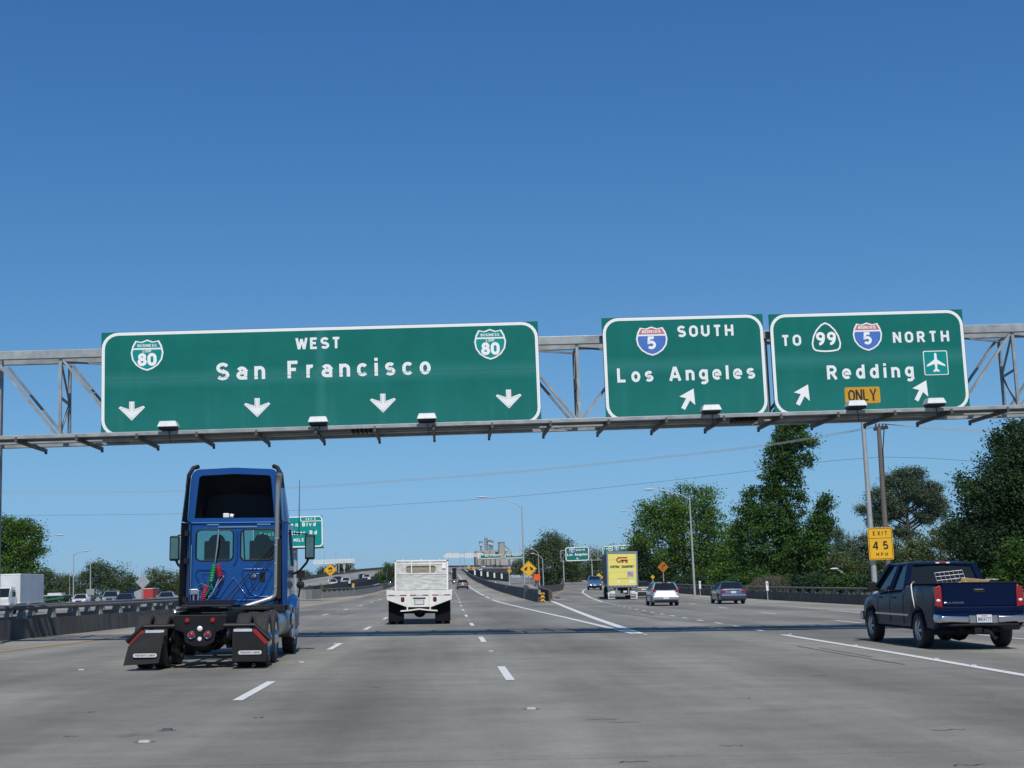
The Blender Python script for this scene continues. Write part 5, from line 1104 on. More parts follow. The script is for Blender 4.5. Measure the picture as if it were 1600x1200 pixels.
for s in (-1, 1):
    m = MB(); m.bb(s*.64, s*1.22, -.62, -.6, .06, .8); m.build('white_mud_flap', whitep, t)
    m = MB(); m.lathe([(-.7, .001), (-.69, .15), (-.66, .2), (-.4, .2)], (s*.86, 0, .62), 'y', 18); m.build('round_reflector', whitep, t, smooth=40)
    for yy in (0, 1.25):
        for x in (.8, 1.12): wheel(t, s*x, yy, .5, .26, s, whitep, dual=True)
m = MB(); m.bb(-.4, .4, -.5, 2.2, .75, 1.1); m.bb(-.2, .35, -.6, -.5, .5, .75); m.build('bogie', blackm, t); plate(t, .2, -.83, .66, .3, .15)
for s in (-1, 1): wheel(t, s*1.0, 11.2, .5, .5, s, whitep, dual=True); wheel(t, s*1.0, 15.2, .5, .3, s, whitep, dual=True)
m = MB(); m.bb(-1.15, 1.15, 13.2, 15.4, .8, 3.0); m.bb(-.9, .9, 15.4, 16.8, .7, 2.1); m.build('tractor_cab', WHITEV, t, bevel=.1)
# ---- oncoming traffic beyond the left railing
def oncoming(kind, mt, px, py, Y, label, cat='car'):
    p = at(px, py, Y); z = gzO(p.x, Y); t = empty({'sedan': 'sedan_car', 'suv': 'suv', 'pickup': 'pickup_truck'}[kind], (p.x, Y, z), math.pi+.12, label, cat, 'oncoming traffic left of the median')
    if kind == 'sedan': sedan(t, mt); facing_lights(t, 3.6, .66)
    elif kind == 'suv': suv(t, mt); facing_lights(t, 3.5, .82)
    else: pickup(t, mt, detail=False); facing_lights(t, 4.66, .9)
oncoming('sedan', WHITEV, 129, 941, 172, 'white oncoming car left of the two light poles behind the railing')
oncoming('suv', SILVER, 176, 938, 168, 'silver oncoming SUV behind the left railing')
oncoming('sedan', DKBLUE, 198, 941, 140, 'dark blue oncoming sedan nearest the median, right of the silver SUV')
oncoming('suv', NAVY, 209, 935, 205, 'dark oncoming vehicle half hidden behind the blue sedan roof')
oncoming('sedan', SILVER, 262, 939, 150, 'pale silver oncoming car just left of the blue tractor')
p = at(27, 940, 121); t = empty('box_truck', (p.x-1.25, 121+2, .36), math.pi+.03, 'white box truck oncoming at the left edge of the photo', 'truck')
m = MB(); m.bb(-1.25, 1.25, -6.5, 1.4, .95, 3.42); m.build('cargo_box', mat('pale box panels', (.5, .52, .53), .6, 0, scale=1.2, col2=(.62, .64, .65)), t, bevel=.03)
m = MB()
m.bb(-1.27, 1.27, 1.36, 1.42, 3.34, 3.44); m.bb(-1.27, 1.27, -6.5, 1.42, .9, .97); m.build('box_trim', whitep, t)
m = MB(); m.loft([[(-1.0, y, .5), (1.0, y, .5), (1.0, y, z*.62), (.88, y, z), (-.88, y, z), (-1.0, y, z*.62)] for y, z in ((1.6, 2.3), (2.8, 2.3), (3.5, 1.5), (3.7, 1.3))]); m.build('cab', WHITEV, t, smooth=40)
m = MB(); m.loft([[(-.8, 2.92, 2.2), (.8, 2.92, 2.2)], [(-.88, 3.56, 1.46), (.88, 3.56, 1.46)]], False, False); m.build('windscreen', glass, t, recalc=False)
for s in (-1, 1):
    m = MB(); m.box((s*1.2, 3.0, 1.7), (.18, .08, .38)); m.build('mirror', PLASTIC, t); m = MB(); m.quad((s*1.005, 1.9, 1.45), (s*1.005, 2.9, 1.45), (s*.95, 2.7, 2.05), (s*.95, 1.9, 2.05)); m.build('side_window', glass, t, recalc=False)
    wheel(t, s*.95, -4.5, .42, .5, s, whitep, dual=True); wheel(t, s*.92, 2.9, .42, .25, s, whitep, dual=True)
    m = MB(); m.bb(s*.6, s*.9, 3.66, 3.72, .75, .95); m.build('headlight', whitel, t)
# ---- far traffic
def far_car(kind, mt, px, py, Y, label, z=None, on=True):
    p = at(px, py, Y); t = empty({'sedan': 'sedan_car', 'suv': 'suv'}[kind], (p.x, Y, p.z), math.pi*on+.2, label, 'car', 'tiny cars on the far roads')
    (sedan if kind == 'sedan' else suv)(t, mt)
far_car('suv', WHITEV, 518, 917.6, 288, 'leftmost tiny white car on the viaduct by the slippery road sign')
far_car('suv', GREYV, 526.5, 912.3, 325, 'tiny grey car just behind the leftmost white car on the viaduct')
far_car('suv', WHITEV, 539, 914.8, 309, 'tiny white car in the middle of the viaduct group')
far_car('suv', NAVY, 565.5, 906.4, 388, 'tiny dark car on the viaduct left of the round tree')
far_car('suv', WHITEV, 571.5, 907.8, 372, 'tiny white car on the viaduct touching the dark one')
far_car('suv', WHITEV, 708.5, 896.5, 440, 'tiny white vehicle at the top of the main road left of the edge line', on=False)
far_car('sedan', WHITEV, 729, 894.2, 600, 'tiny white car below the far yellow signs'); far_car('suv', SILVER, 737, 893.5, 610, 'tiny silver car right of the far yellow signs'); far_car('sedan', WHITEV, 748.5, 892.0, 640, 'tiny white car further right below the grain plant')
far_car('suv', DKBLUE, 772, 887.0, 760, 'tiny dark blue car on the distant overpass'); far_car('sedan', REDV, 781, 887.0, 780, 'tiny dark red car on the distant overpass'); far_car('sedan', WHITEV, 754, 887.2, 745, 'tiny white car on the distant overpass')
far_car('sedan', WHITEV, 885, 909.5, 330, 'tiny white car at the crest of the exit ramp', on=False)
# ------------------------------------------------------------------ trees and shrubs
import numpy as np
def leaf_mat(name, c1, c2, c3):
    m = bpy.data.materials.new(name); m.use_nodes = True; n = m.node_tree; L = n.links; n.nodes.clear(); N = lambda t: n.nodes.new('ShaderNode'+t)
    gm = N('NewGeometry'); tc = N('TexCoord'); nz = N('TexNoise'); nz.inputs['Scale'].default_value = .55; nz.inputs['Detail'].default_value = 3
    L.new(tc.outputs['Object'], nz.inputs['Vector'])
    r1 = N('ValToRGB'); e = r1.color_ramp; e.elements[0].color = (*c1, 1); e.elements[1].color = (*c2, 1); q = e.elements.new(.86); q.color = (*c2, 1); e.elements[-1].position = 1; e.elements[-1].color = (*c3, 1)
    L.new(gm.outputs['Random Per Island'], r1.inputs[0])
    mr = N('MapRange'); mr.inputs[1].default_value = .35; mr.inputs[2].default_value = .65; mr.inputs[3].default_value = .72; mr.inputs[4].default_value = 1.25; L.new(nz.outputs['Fac'], mr.inputs[0])
    v = N('VectorMath'); v.operation = 'SCALE'; L.new(r1.outputs[0], v.inputs[0]); L.new(mr.outputs[0], v.inputs['Scale'])
    d = N('BsdfPrincipled'); d.inputs['Roughness'].default_value = .6; d.inputs['Specular IOR Level'].default_value = .18; L.new(v.outputs[0], d.inputs['Base Color'])
    t = N('BsdfTranslucent'); L.new(v.outputs[0], t.inputs[0]); mx = N('MixShader'); mx.inputs[0].default_value = .3
    o = N('OutputMaterial'); L.new(d.outputs[0], mx.inputs[1]); L.new(t.outputs[0], mx.inputs[2]); L.new(mx.outputs[0], o.inputs[0]); return m
LEAF = {'bright': leaf_mat('bright green leaves', (.06, .125, .016), (.1, .19, .024), (.14, .24, .04)),
        'mid': leaf_mat('green leaves', (.038, .09, .016), (.062, .135, .024), (.1, .19, .045)),
        'dark': leaf_mat('dark green leaves', (.024, .054, .02), (.042, .088, .034), (.075, .13, .055)),
        'pine': leaf_mat('grey green needles', (.065, .1, .055), (.115, .165, .095), (.16, .21, .13)),
        'olive': leaf_mat('dull olive leaves', (.065, .09, .03), (.11, .145, .048), (.15, .185, .07)),
        'far': leaf_mat('distant leaves', (.06, .095, .036), (.1, .145, .055), (.14, .19, .08)),
        'lime': leaf_mat('fresh green leaves', (.05, .11, .015), (.09, .18, .03), (.13, .24, .05))}
BARK = mat('bark', (.035, .028, .022), .95, 0, scale=6, stretch=(1, 1, .2), col2=(.07, .058, .048)); TWIG = mat('dry twigs', (.12, .09, .075), .9, 0, col2=(.17, .13, .11))
def tree(label, Y, blobs, kind, leaf=.2, n=9000, cl=1.0, base=None, name='tree', cat='tree', group=None, zb=-5.9, seed=1, trunk=.22, depth=1.0, nlimb=16, tight=.42):
    leaf *= .82; n = int(n*1.4); rng = np.random.default_rng(seed); rd = random.Random(seed)
    B = [(at(px, py, Y), rx*Y/F, ry*Y/F) for px, py, rx, ry in blobs]
    cx = sum(b[0].x*b[1] for b in B)/sum(b[1] for b in B); bx = base if base is not None else cx
    t = empty(name, (bx, Y, zb), 0, label, cat, group); o0 = np.array([bx, Y, zb])
    area = np.array([b[1]*b[2] for b in B]); share = area/area.sum(); C = []; per = 46
    for b, s in zip(B, share):
        k = max(3, int(round(n*s/per)))
        for _ in range(k):
            v = rng.normal(size=3); v /= np.linalg.norm(v); r = rng.uniform(.25, 1)**.55
            if rng.random() < .12: r = rng.uniform(1, 1.16)
            C.append((b[0].x+v[0]*r*b[1], Y+v[1]*r*min(b[1], b[2])*depth, b[0].z+v[2]*r*b[2]))
    C = np.array(C); rc = cl*rng.uniform(.55, 1.25, len(C))
    P = np.repeat(C, per, 0)+rng.normal(size=(len(C)*per, 3))*np.repeat(rc, per)[:, None]*tight*np.array([1.1, 1.1, .8])-o0
    M_ = len(P); nrm = rng.normal(size=(M_, 3))+np.array([0, -.25, .75]); nrm /= np.linalg.norm(nrm, axis=1)[:, None]
    a = np.cross(nrm, rng.normal(size=(M_, 3))); a /= np.linalg.norm(a, axis=1)[:, None]; b = np.cross(nrm, a)
    s = (leaf*rng.uniform(.55, 1.2, M_))[:, None]; V = np.empty((M_, 4, 3))
    V[:, 0] = P-a*s*.62; V[:, 1] = P-b*s*.34; V[:, 2] = P+a*s*.62; V[:, 3] = P+b*s*.34
    me = bpy.data.meshes.new('crown'); me.vertices.add(M_*4); me.vertices.foreach_set('co', V.reshape(-1)); me.loops.add(M_*4); me.loops.foreach_set('vertex_index', np.arange(M_*4)); me.polygons.add(M_); me.polygons.foreach_set('loop_start', np.arange(M_)*4); me.polygons.foreach_set('loop_total', np.full(M_, 4)); me.materials.append(LEAF[kind]); me.update(); me.validate()
    o = bpy.data.objects.new('crown', me); COL.objects.link(o); o.parent = t
    m = MB(); top = max(b[0].z+b[2]*.5 for b in B)-zb; tx = cx-bx
    path = [(0, 0, 0), (tx*.2+rd.uniform(-.1, .1), 0, top*.3), (tx*.6+rd.uniform(-.2, .2), 0, top*.6), (tx+rd.uniform(-.2, .2), 0, top)]
    m.tube(path, [trunk*1.25, trunk, trunk*.7, trunk*.15], 8)
    for k in range(min(nlimb, len(C))):
        c = C[rd.randrange(len(C))]-o0; h_ = max(.12*top, min(.8*top, c[2]-math.hypot(c[0]-tx, c[1])*.7)); f = h_/top; s0 = Vector(interp([(0, 0), (.3, tx*.2), (.6, tx*.6), (1, tx)], f)+(0, h_))
        m.tube([s0, s0.lerp(Vector(c), .5)+Vector((0, 0, -.15)), Vector(c)], [trunk*.42*(1-f*.5), trunk*.25, trunk*.06], 6)
    m.build('trunk', BARK, t, smooth=60); return t
tree('broad bright green tree behind the yellow trailer and the lamp post', 186, [(1030, 852, 46, 52), (1078, 822, 50, 52), (1118, 855, 36, 50), (1040, 797, 28, 26), (1095, 788, 24, 24), (1060, 893, 70, 30), (1011, 805, 19, 25), (1112, 895, 40, 36), (1066, 760, 9, 7), (1080, 768, 8, 7), (1113, 768, 9, 8), (1000, 868, 16, 36)], 'bright', .34, 34000, 1.25, seed=3, trunk=.4)
tree('tall dark leaning tree rising behind the Los Angeles sign', 130, [(1233, 684, 30, 26), (1241, 662, 24, 12), (1222, 720, 34, 26), (1266, 690, 15, 8), (1264, 718, 9, 11), (1222, 752, 30, 28), (1200, 768, 16, 16), (1214, 805, 38, 32), (1172, 772, 10, 16), (1168, 806, 22, 24), (1190, 850, 48, 40), (1238, 856, 28, 40), (1264, 856, 16, 36), (1252, 778, 9, 12), (1195, 895, 60, 28), (1250, 900, 34, 26)], 'mid', .27, 44000, .72, seed=5, trunk=.35, tight=.4, depth=.8)
tree('slim side tree leaning right of the tall tree', 126, [(1283, 812, 15, 20), (1290, 785, 11, 12), (1276, 850, 19, 32), (1296, 822, 9, 12), (1283, 890, 24, 28), (1274, 822, 9, 14)], 'mid', .25, 11000, .6, seed=8, trunk=.2)
tree('green shrub between the broad tree and the tall tree', 142, [(1146, 872, 24, 34), (1150, 840, 14, 18), (1140, 900, 30, 20)], 'bright', .24, 8000, .7, seed=9, name='shrub', cat='shrub', trunk=.12)
tree('pale olive shrub under the lone street lamp head', 125, [(1312, 890, 30, 26), (1300, 905, 40, 14), (1345, 900, 30, 18)], 'olive', .22, 8000, .6, seed=10, name='shrub', cat='shrub', trunk=.1)
tree('grey green tree in the gap left of the speed sign', 200, [(1318, 855, 18, 24), (1305, 835, 9, 10), (1340, 880, 26, 26)], 'pine', .3, 6000, 1, seed=11, trunk=.2)
tree('small dark conifer clump behind the yellow speed sign', 170, [(1350, 848, 18, 14), (1372, 862, 22, 20), (1345, 872, 20, 18)], 'pine', .26, 5000, .8, seed=12, trunk=.15)
tree('round topped grey green pine with bare limbs showing, behind the wooden pole', 160, [(1350, 797, 13, 7), (1378, 783, 22, 26), (1372, 810, 18, 12), (1402, 752, 22, 16), (1424, 740, 20, 11), (1430, 768, 26, 22), (1452, 780, 22, 20), (1462, 762, 9, 9), (1470, 795, 12, 14), (1400, 795, 22, 18), (1446, 808, 20, 12), (1410, 832, 20, 12)], 'pine', .24, 34000, .85, seed=13, trunk=.34, nlimb=44, tight=.36)
tree('olive green bushes below the pine and behind the pickup cab', 125, [(1392, 880, 30, 30), (1425, 872, 34, 26), (1458, 868, 30, 36), (1410, 905, 50, 18), (1480, 840, 16, 26)], 'olive', .24, 15000, .8, seed=14, name='shrub', cat='shrub', trunk=.2)
tree('massive dark green tree at the right edge behind the pickup', 66, [(1572, 760, 44, 60), (1600, 705, 42, 42), (1560, 690, 16, 14), (1528, 792, 30, 36), (1607, 800, 60, 60), (1545, 850, 56, 40), (1504, 752, 8, 14), (1516, 765, 10, 14), (1583, 670, 22, 9), (1495, 835, 18, 26), (1650, 760, 60, 90), (1600, 880, 80, 30), (1520, 890, 46, 22)], 'dark', .165, 70000, .5, seed=15, trunk=.4, tight=.5, base=32)
tree('lighter leafy bush low at the right edge beside the pickup bed', 60, [(1592, 868, 30, 26), (1620, 890, 40, 30), (1575, 900, 24, 16)], 'mid', .14, 9000, .4, seed=16, name='shrub', cat='shrub', trunk=.08)
for i, (px, Y) in enumerate([(1000, 205), (1075, 160), (1215, 116), (1265, 110), (1320, 101), (1370, 94), (1440, 86), (1510, 70), (1165, 128)]):
    p = at(px, 918, Y); tree(['low shrub behind the right railing below the dark conifer edge of the broad tree', 'low shrub behind the railing just left of the lone sedan', 'low shrub behind the railing under the tall dark tree', 'low shrub behind the railing right of the white paddle', 'low shrub behind the railing below the lone lamp head', 'low shrub behind the railing at the foot of the speed sign pole', 'low shrub behind the pickup cab', 'low shrub behind the pickup bed', 'low shrub behind the railing right above the lone sedan roof'][i], Y, [(px, 915-(.0367*(px-1000)*.2), 32, 15)], 'dark' if i % 2 else 'mid', .2*Y/110, 3200, .5*Y/110, seed=30+i, name='shrub', cat='shrub', group='low shrubs behind the right railing', trunk=.06)
# bare twiggy bush
p = at(1207, 905, 112); t = empty('dry_bush', (p.x, 112, -2), 0, 'leafless brownish bush in front of the tall dark tree', 'bush'); m = MB(); rd = random.Random(5)
def br(p, d, l, r, k):
    q = p+d*l; m.tube([p, q], [r, r*.6], 5)
    if k: 
        for _ in range(4): br(q, (d+Vector((rd.uniform(-.8, .8), rd.uniform(-.8, .8), rd.uniform(-.3, .5)))).normalized(), l*.72, r*.6, k-1)
for _ in range(4): br(Vector((rd.uniform(-.3, .3), 0, 0)), Vector((rd.uniform(-.5, .5), rd.uniform(-.4, .4), 1)).normalized(), 1.25, .03, 4)
m.build('twigs', TWIG, t)
# middle distance
tree('rounded dark tree behind the yellow double arrow sign', 290, [(862, 848, 17, 15), (846, 862, 16, 17), (880, 866, 20, 24), (858, 885, 34, 26), (893, 892, 18, 22), (831, 868, 9, 10), (872, 905, 34, 16)], 'far', .4, 20000, 1.5, seed=40, trunk=.35)
tree('dark tree behind the second Los Angeles sign', 320, [(915, 882, 22, 24), (900, 900, 22, 16), (932, 870, 12, 16), (940, 892, 18, 22)], 'far', .42, 9000, 1.5, seed=41, trunk=.3)
tree('tree filling the gap left of the yellow trailer', 310, [(957, 880, 18, 24), (965, 900, 24, 16), (955, 860, 7, 7)], 'far', .42, 5000, 1.4, seed=42, trunk=.3)
tree('dark tree right of the yellow trailer behind the orange curve sign', 185, [(1000, 880, 14, 26), (1014, 895, 20, 22), (996, 862, 9, 14), (1030, 900, 24, 18)], 'dark', .32, 9000, 1.1, seed=43, trunk=.3)
tree('small dark tree left of the grain plant end', 420, [(812, 885, 12, 12), (826, 878, 9, 12)], 'far', .5, 3000, 1.6, seed=44, trunk=.25)
# left side
tree('leafy green tree at the left edge above the box truck', 165, [(12, 835, 24, 24), (36, 826, 16, 14), (30, 856, 30, 24), (57, 836, 9, 13), (56, 862, 13, 8), (20, 888, 34, 24), (-25, 850, 34, 40), (52, 882, 7, 6), (5, 815, 14, 9)], 'bright', .3, 20000, .95, seed=50, trunk=.32)
tree('dark tree just right of the box truck', 285, [(72, 900, 13, 12), (66, 915, 16, 16), (88, 912, 14, 14), (82, 932, 22, 14)], 'far', .38, 6000, 1.3, seed=51, trunk=.3)
tree('olive tree beside the dark tree beyond the opposing lanes', 300, [(104, 912, 12, 14), (112, 930, 20, 16)], 'olive', .38, 4500, 1.3, seed=52, trunk=.25)
tree('largest round tree in the left background behind the back of a square sign', 290, [(155, 896, 22, 18), (182, 902, 20, 17), (135, 908, 16, 16), (205, 912, 14, 14), (165, 925, 44, 22), (200, 930, 30, 16), (145, 888, 12, 8)], 'far', .38, 16000, 1.3, seed=53, trunk=.4)
tree('tree between the diamond sign back and the blue tractor', 280, [(240, 905, 14, 14), (262, 908, 18, 18), (232, 922, 18, 16), (262, 930, 26, 16), (285, 915, 16, 20)], 'olive', .38, 9000, 1.3, seed=54, trunk=.3)
tree('shrubs far behind the oncoming cars at the left', 300, [(215, 935, 20, 12), (120, 938, 20, 10), (40, 940, 40, 12), (270, 940, 30, 12)], 'far', .38, 5000, 1.2, seed=55, name='shrub', cat='shrub', trunk=.1)
tree('bright round green tree left of the white flatbed', 280, [(608, 892, 13, 11), (600, 900, 12, 11), (615, 902, 13, 11), (607, 908, 16, 9)], 'lime', .32, 6000, .9, seed=56, trunk=.2, tight=.36)
tree('small dark green tree hidden mostly by the flatbed mirror', 300, [(633, 898, 8, 12), (640, 905, 9, 9)], 'far', .34, 2500, 1, seed=57, trunk=.15)
tree('dark far trees behind the left distant sign frame', 640, [(522, 889, 12, 7), (540, 888, 12, 8), (505, 893, 10, 5)], 'far', .7, 3500, 2.2, seed=58, trunk=.3, zb=-3)
tree('low far shrubs left of the slippery road sign', 420, [(474, 900, 9, 6), (490, 903, 8, 4)], 'far', .45, 1500, 1.4, seed=59, name='shrub', cat='shrub', trunk=.1)
# spiky plant
def spiky(px, py, Y, r, label, n=42, seed=2):
    p = at(px, py, Y); rd = random.Random(seed); t = empty('spiky_plant', p, 0, label, 'plant'); m = MB()
    for k in range(n):
        a = rd.uniform(0, 6.28); e = rd.uniform(.1, 1.3); l = r*rd.uniform(.7, 1.1); d = Vector((math.cos(a)*math.cos(e), math.sin(a)*math.cos(e), math.sin(e))); s = d.cross(Vector((0, 0, 1))).normalized()*.06
        q = d*l+Vector((0, 0, -.25*l*math.cos(e))); h_ = d*l*.55
        m.add([-s*.5, s*.5, h_+s, q, h_-s], [(0, 1, 2, 3, 4)])
    m.build('fronds', LEAF['olive'], t, recalc=False); m = MB(); m.cyl((0, 0, -1.2), (0, 0, .2), .18, .12, 8); m.build('stem', BARK, t)
spiky(503, 925, 158, 1.15, 'spiky palm like plant behind the pale end block'); spiky(488, 924, 156, .6, 'small spiky tuft left of the spiky plant above the end block', 30, 4)
# ------------------------------------------------------------------ street furniture
HEADM = mat('lamp head', (.55, .56, .56), .4, .1)
def street_lamp(label, px, pyb, pyt, Y, tip=None, group='street lamps along the freeway', r=.1, base_z=None, armrise=.9):
    b = at(px, pyb, Y); tp = at(px, pyt, Y); t = empty('street_lamp', (b.x, Y, b.z), 0, label, 'street lamp', group); h = tp.z-b.z
    m = MB(); m.tube([(0, 0, -1.2), (0, 0, h*.5), (0, 0, h)], [r*1.15, r*.9, r*.62], 10); m.build('pole', lampgrey, t, smooth=60)
    if tip:
        q = at(tip[0], tip[1], Y); dx, dz = q.x-b.x, q.z-tp.z; s = 1 if dx > 0 else -1
        m = MB(); m.tube([(0, 0, h-.15), (dx*.15, 0, h-.0+dz*.3), (dx*.45, 0, h+dz*.72), (dx*.7, 0, h+dz*.95), (dx*.86, 0, h+dz)], [r*.55, r*.5, r*.42, r*.38, r*.35], 8); m.build('arm', lampgrey, t, smooth=60)
        m = MB(); L_ = max(.6, abs(dx)*.2)
        m.loft([[(dx-s*.0+s*(u-L_)*1.0, a*w_, h+dz+c*hh) for a, c in ((-1, 0), (-.7, .8), (0, 1), (.7, .8), (1, 0), (.6, -.7), (0, -1), (-.6, -.7))] for u, w_, hh in ((0, .06, .05), (L_*.25, .14, .09), (L_*.7, .19, .1), (L_*1.15, .12, .06))]); m.build('lamp_head', HEADM, t, smooth=60)
    return t
street_lamp('tall street lamp in the centre, arm reaching left over the main road', 820, 925, 790, 150, (747, 777))
street_lamp('nearest full street lamp on the right railing, arm reaching left over the exit lanes', 1085, 918, 778, 125, (1008, 765))
street_lamp('street lamp half hidden in the broad tree, right of the yellow trailer', 1011.5, 907, 803, 205, (972, 799))
street_lamp('lower thin street lamp arm emerging left of the broad tree', 1007, 908, 832, 260, (966, 824))
street_lamp('smallest street lamp visible between trailer and broad tree', 1004, 906, 842, 330, (974, 838))
street_lamp('tall grey lamp pole carrying the yellow exit speed sign', 1367, 915, 545, 64.3, (1285, 530), r=.12)
street_lamp('street lamp in front of the leafy tree at the left edge', 44, 945, 849, 165, (98, 836))
street_lamp('tallest of the thin lamps right of the box truck', 114.5, 946, 866, 215, (138, 861))
street_lamp('lamp with the square sign back on its pole, left background', 141, 945, 880, 200, (159, 875))
street_lamp('second arm lamp close beside the lamp with the square sign', 142.5, 944, 891, 300, (157.5, 887))
street_lamp('short lamp left of the tallest thin lamp', 108.5, 946, 900, 290, (123.5, 896))
street_lamp('shortest dark lamp pole far left, left of two short lamps', 104, 946, 909, 360, None)
street_lamp('first of three lamps behind the double arrow sign, leftmost pole', 838.5, 903, 858, 300, (829, 854))
street_lamp('middle of three lamps behind the double arrow sign', 843, 918, 864, 260, (829, 858))
street_lamp('rightmost of three lamps behind the double arrow sign', 849.5, 919, 872, 240, (830, 865))
street_lamp('lamp of a lower road, only its head above the olive shrub', 1322, 925, 897, 118, (1299, 889))
street_lamp('tiny lamp far right of the trailer top', 920, 905, 862, 330, (931, 858)) if False else None
for i, (px, py) in enumerate([(729, 858), (722, 861), (704, 860), (816, 852)]):
    street_lamp('far thin skyline lamp near the grain plant, %s from the left' % ('first', 'second', 'third', 'fourth')[[2, 1, 0, 3][i]], px-3, 886, py+1, 640+10*i, (px+2, py), r=.12)
for i, (px, py) in enumerate([(510, 862), (528, 862), (553, 860)]):
    street_lamp('tiny skyline lamp over the left viaduct, %s of three' % ('first', 'second', 'third')[i], px-3, 893, py+1.5, 560+20*i, (px+2, py), r=.1)
# wooden utility pole and cables
WOOD = mat('weathered pole wood', (.12, .1, .085), .9, 0, scale=5, stretch=(1, 1, .15), col2=(.19, .165, .145)); WIRE = mat('pale cable', (.4, .4, .4), .5, 0); WIRED = mat('dark cable', (.06, .065, .07), .6)
pt, pb = at(1373, 668, 100), at(1386, 890, 100); t = empty('utility_pole', (pb.x, 100, -5), 0, 'weathered wooden utility pole with a short insulator crossarm', 'utility pole')
d = pt-Vector((pb.x, 100, -5)); m = MB(); m.tube([(0, 0, 0), d*.5, d], [.24, .2, .15], 10); m.build('pole', WOOD, t, smooth=60)
m = MB(); m.beam(d+Vector((-.38, 0, -.12)), d+Vector((.68, 0, .0)), .16, .24); m.build('crossarm', mat('dark creosoted wood', (.03, .027, .025), .8), t)
for k in range(4): m = MB(); m.cyl(d+Vector((-.2+k*.25, 0, .0)), d+Vector((-.2+k*.25, 0, .3)), .08, .06, 8); m.build('insulator', mat('glazed insulator', (.08, .07, .07), .2), t)
m = MB(); m.tube([d+Vector((.4, 0, -.1)), d+Vector((.15, -.1, -1.7)), d+Vector((.1, -.12, -3.6))], .04, 6); m.build('riser_cable', blackm, t)
def wire(label, pts, r, mt, group=None):
    P = [at(*p) for p in pts]; Q = []
    for i in range(len(P)-1):
        p0, p1, p2, p3 = P[max(0, i-1)], P[i], P[i+1], P[min(len(P)-1, i+2)]
        for k in range(6): u = k/6; Q.append(.5*((2*p1)+(p2-p0)*u+(2*p0-5*p1+4*p2-p3)*u*u+(3*p1-p0-3*p2+p3)*u**3))
    Q.append(P[-1]); b = Q[0].copy(); m = MB(); m.tube([q-b for q in Q], r, 5); tag(m.build('power_line', mt, loc=b, smooth=60), label, 'power line', group)
for k in range(3):
    o = (k-1)*1.3
    wire(['highest', 'middle', 'lowest'][k]+' of three close pale cables running left from the wooden pole', [(1374+k*2, 665+o*.4, 100), (1300, 679+o, 104), (1180, 698+o, 109), (1000, 718+o, 117), (820, 736+o, 125), (640, 750+o, 133), (450, 762+o, 142), (200, 768.5+o, 153), (-200, 768+o*2, 170)], .013, WIRE, 'bundled pale cables left of the pole')
    wire(['highest', 'middle', 'lowest'][k]+' of three pale cables running right from the wooden pole', [(1376+k*2, 662+o*.5, 100), (1450, 668+o, 99), (1530, 673+o*1.6, 98), (1620, 676+o*2, 97), (1800, 678+o*2, 95)], .016, WIRE, 'bundled pale cables right of the pole')
wire('thin dark cable sagging low across the whole sky', [(1376, 714, 100), (1280, 722, 104), (1180, 735, 109), (1000, 756, 117), (800, 776, 126), (640, 787, 133), (470, 797, 142), (200, 804, 153), (-200, 806, 170)], .013, WIRED)
wire('thin dark cable leaving the wooden pole to the right', [(1376, 714, 100), (1450, 716, 99), (1530, 721, 98), (1640, 726, 97)], .014, WIRED)
# ------------------------------------------------------------------ ground mounted signs
ORANGE = mat('shade darkened orange sheeting', (.4, .13, .008), .5, 0)  # orange darkened in colour for tree shade on the curve sign
def post_sign(name, px, py, Y, label, build, cat='road sign', group=None, post=None, pw=.05):
    c = at(px, py, Y); t = empty(name, (c.x, Y, c.z), 0, label, cat, group); build(t)
    if post is not None:
        b = at(px, post, Y); m = MB(); m.bb(-pw, pw, .04, .04+pw*1.6, b.z-c.z, .1); m.build('post', galv, t)
    return t
def diamond(t, r, col, fig):
    m = MB(); q = tf(rrect(-r*.707, r*.707, -r*.707, r*.707, .06), 0, 0, 1, 45); m.prism(q, 'y', 0, .02); p_ = m.build('plate', col, t)
    m = MB(); q2 = tf(rrect(-r*.65, r*.65, -r*.65, r*.65, .06), 0, 0, 1, 45); ribbon(m, q2+[q2[0]], r*.025, lambda a, b, k: (a, -.003-k, b), 0); m.build('plate_border', black, p_, recalc=False)
    m = MB(); fig(m, lambda a, b, k=0: (a, -.005-k, b), r); m.build('symbol', black, p_, recalc=False)
def fig_split(m, fn, r):
    for s in (-1, 1): flatpoly(m, [(s*a*r, b*r) for a, b in ((.12, .18), (.22, .3), (.38, .1), (.5, .2), (.52, -.2), (.14, -.14), (.26, -.04), (.1, .14))], fn, 0)
def fig_slip(m, fn, r):
    flatpoly(m, [(a*r, b*r) for a, b in ((-.3, .0), (-.3, .2), (-.16, .4), (.2, .4), (.32, .2), (.32, .0), (.2, .0), (.2, .08), (-.2, .08), (-.2, .0))], fn, 0)
    for s in (-.16, .16): ribbon(m, [((s+a)*r, b*r) for a, b in ((0, -.04), (.12, -.2), (-.12, -.38), (-.02, -.5))], r*.08, lambda a, b, k: fn(a, b, .002), 0)
def fig_turn(m, fn, r):
    ribbon(m, [(-.12*r, -.45*r), (-.12*r, .1*r), (.05*r, .25*r), (.2*r, .25*r)], r*.15, lambda a, b, k: fn(a, b, 0), 0); flatpoly(m, [(.15*r, .45*r), (.15*r, .05*r), (.45*r, .25*r)], fn, .002)
def fig_dot(m, fn, r): ribbon(m, [(0, -.4*r), (0, .1*r), (.15*r, .3*r)], r*.2, lambda a, b, k: fn(a, b, 0), 0); flatpoly(m, [(-.1*r, .2*r), (.35*r, .2*r), (.2*r, .5*r)], fn, .002)
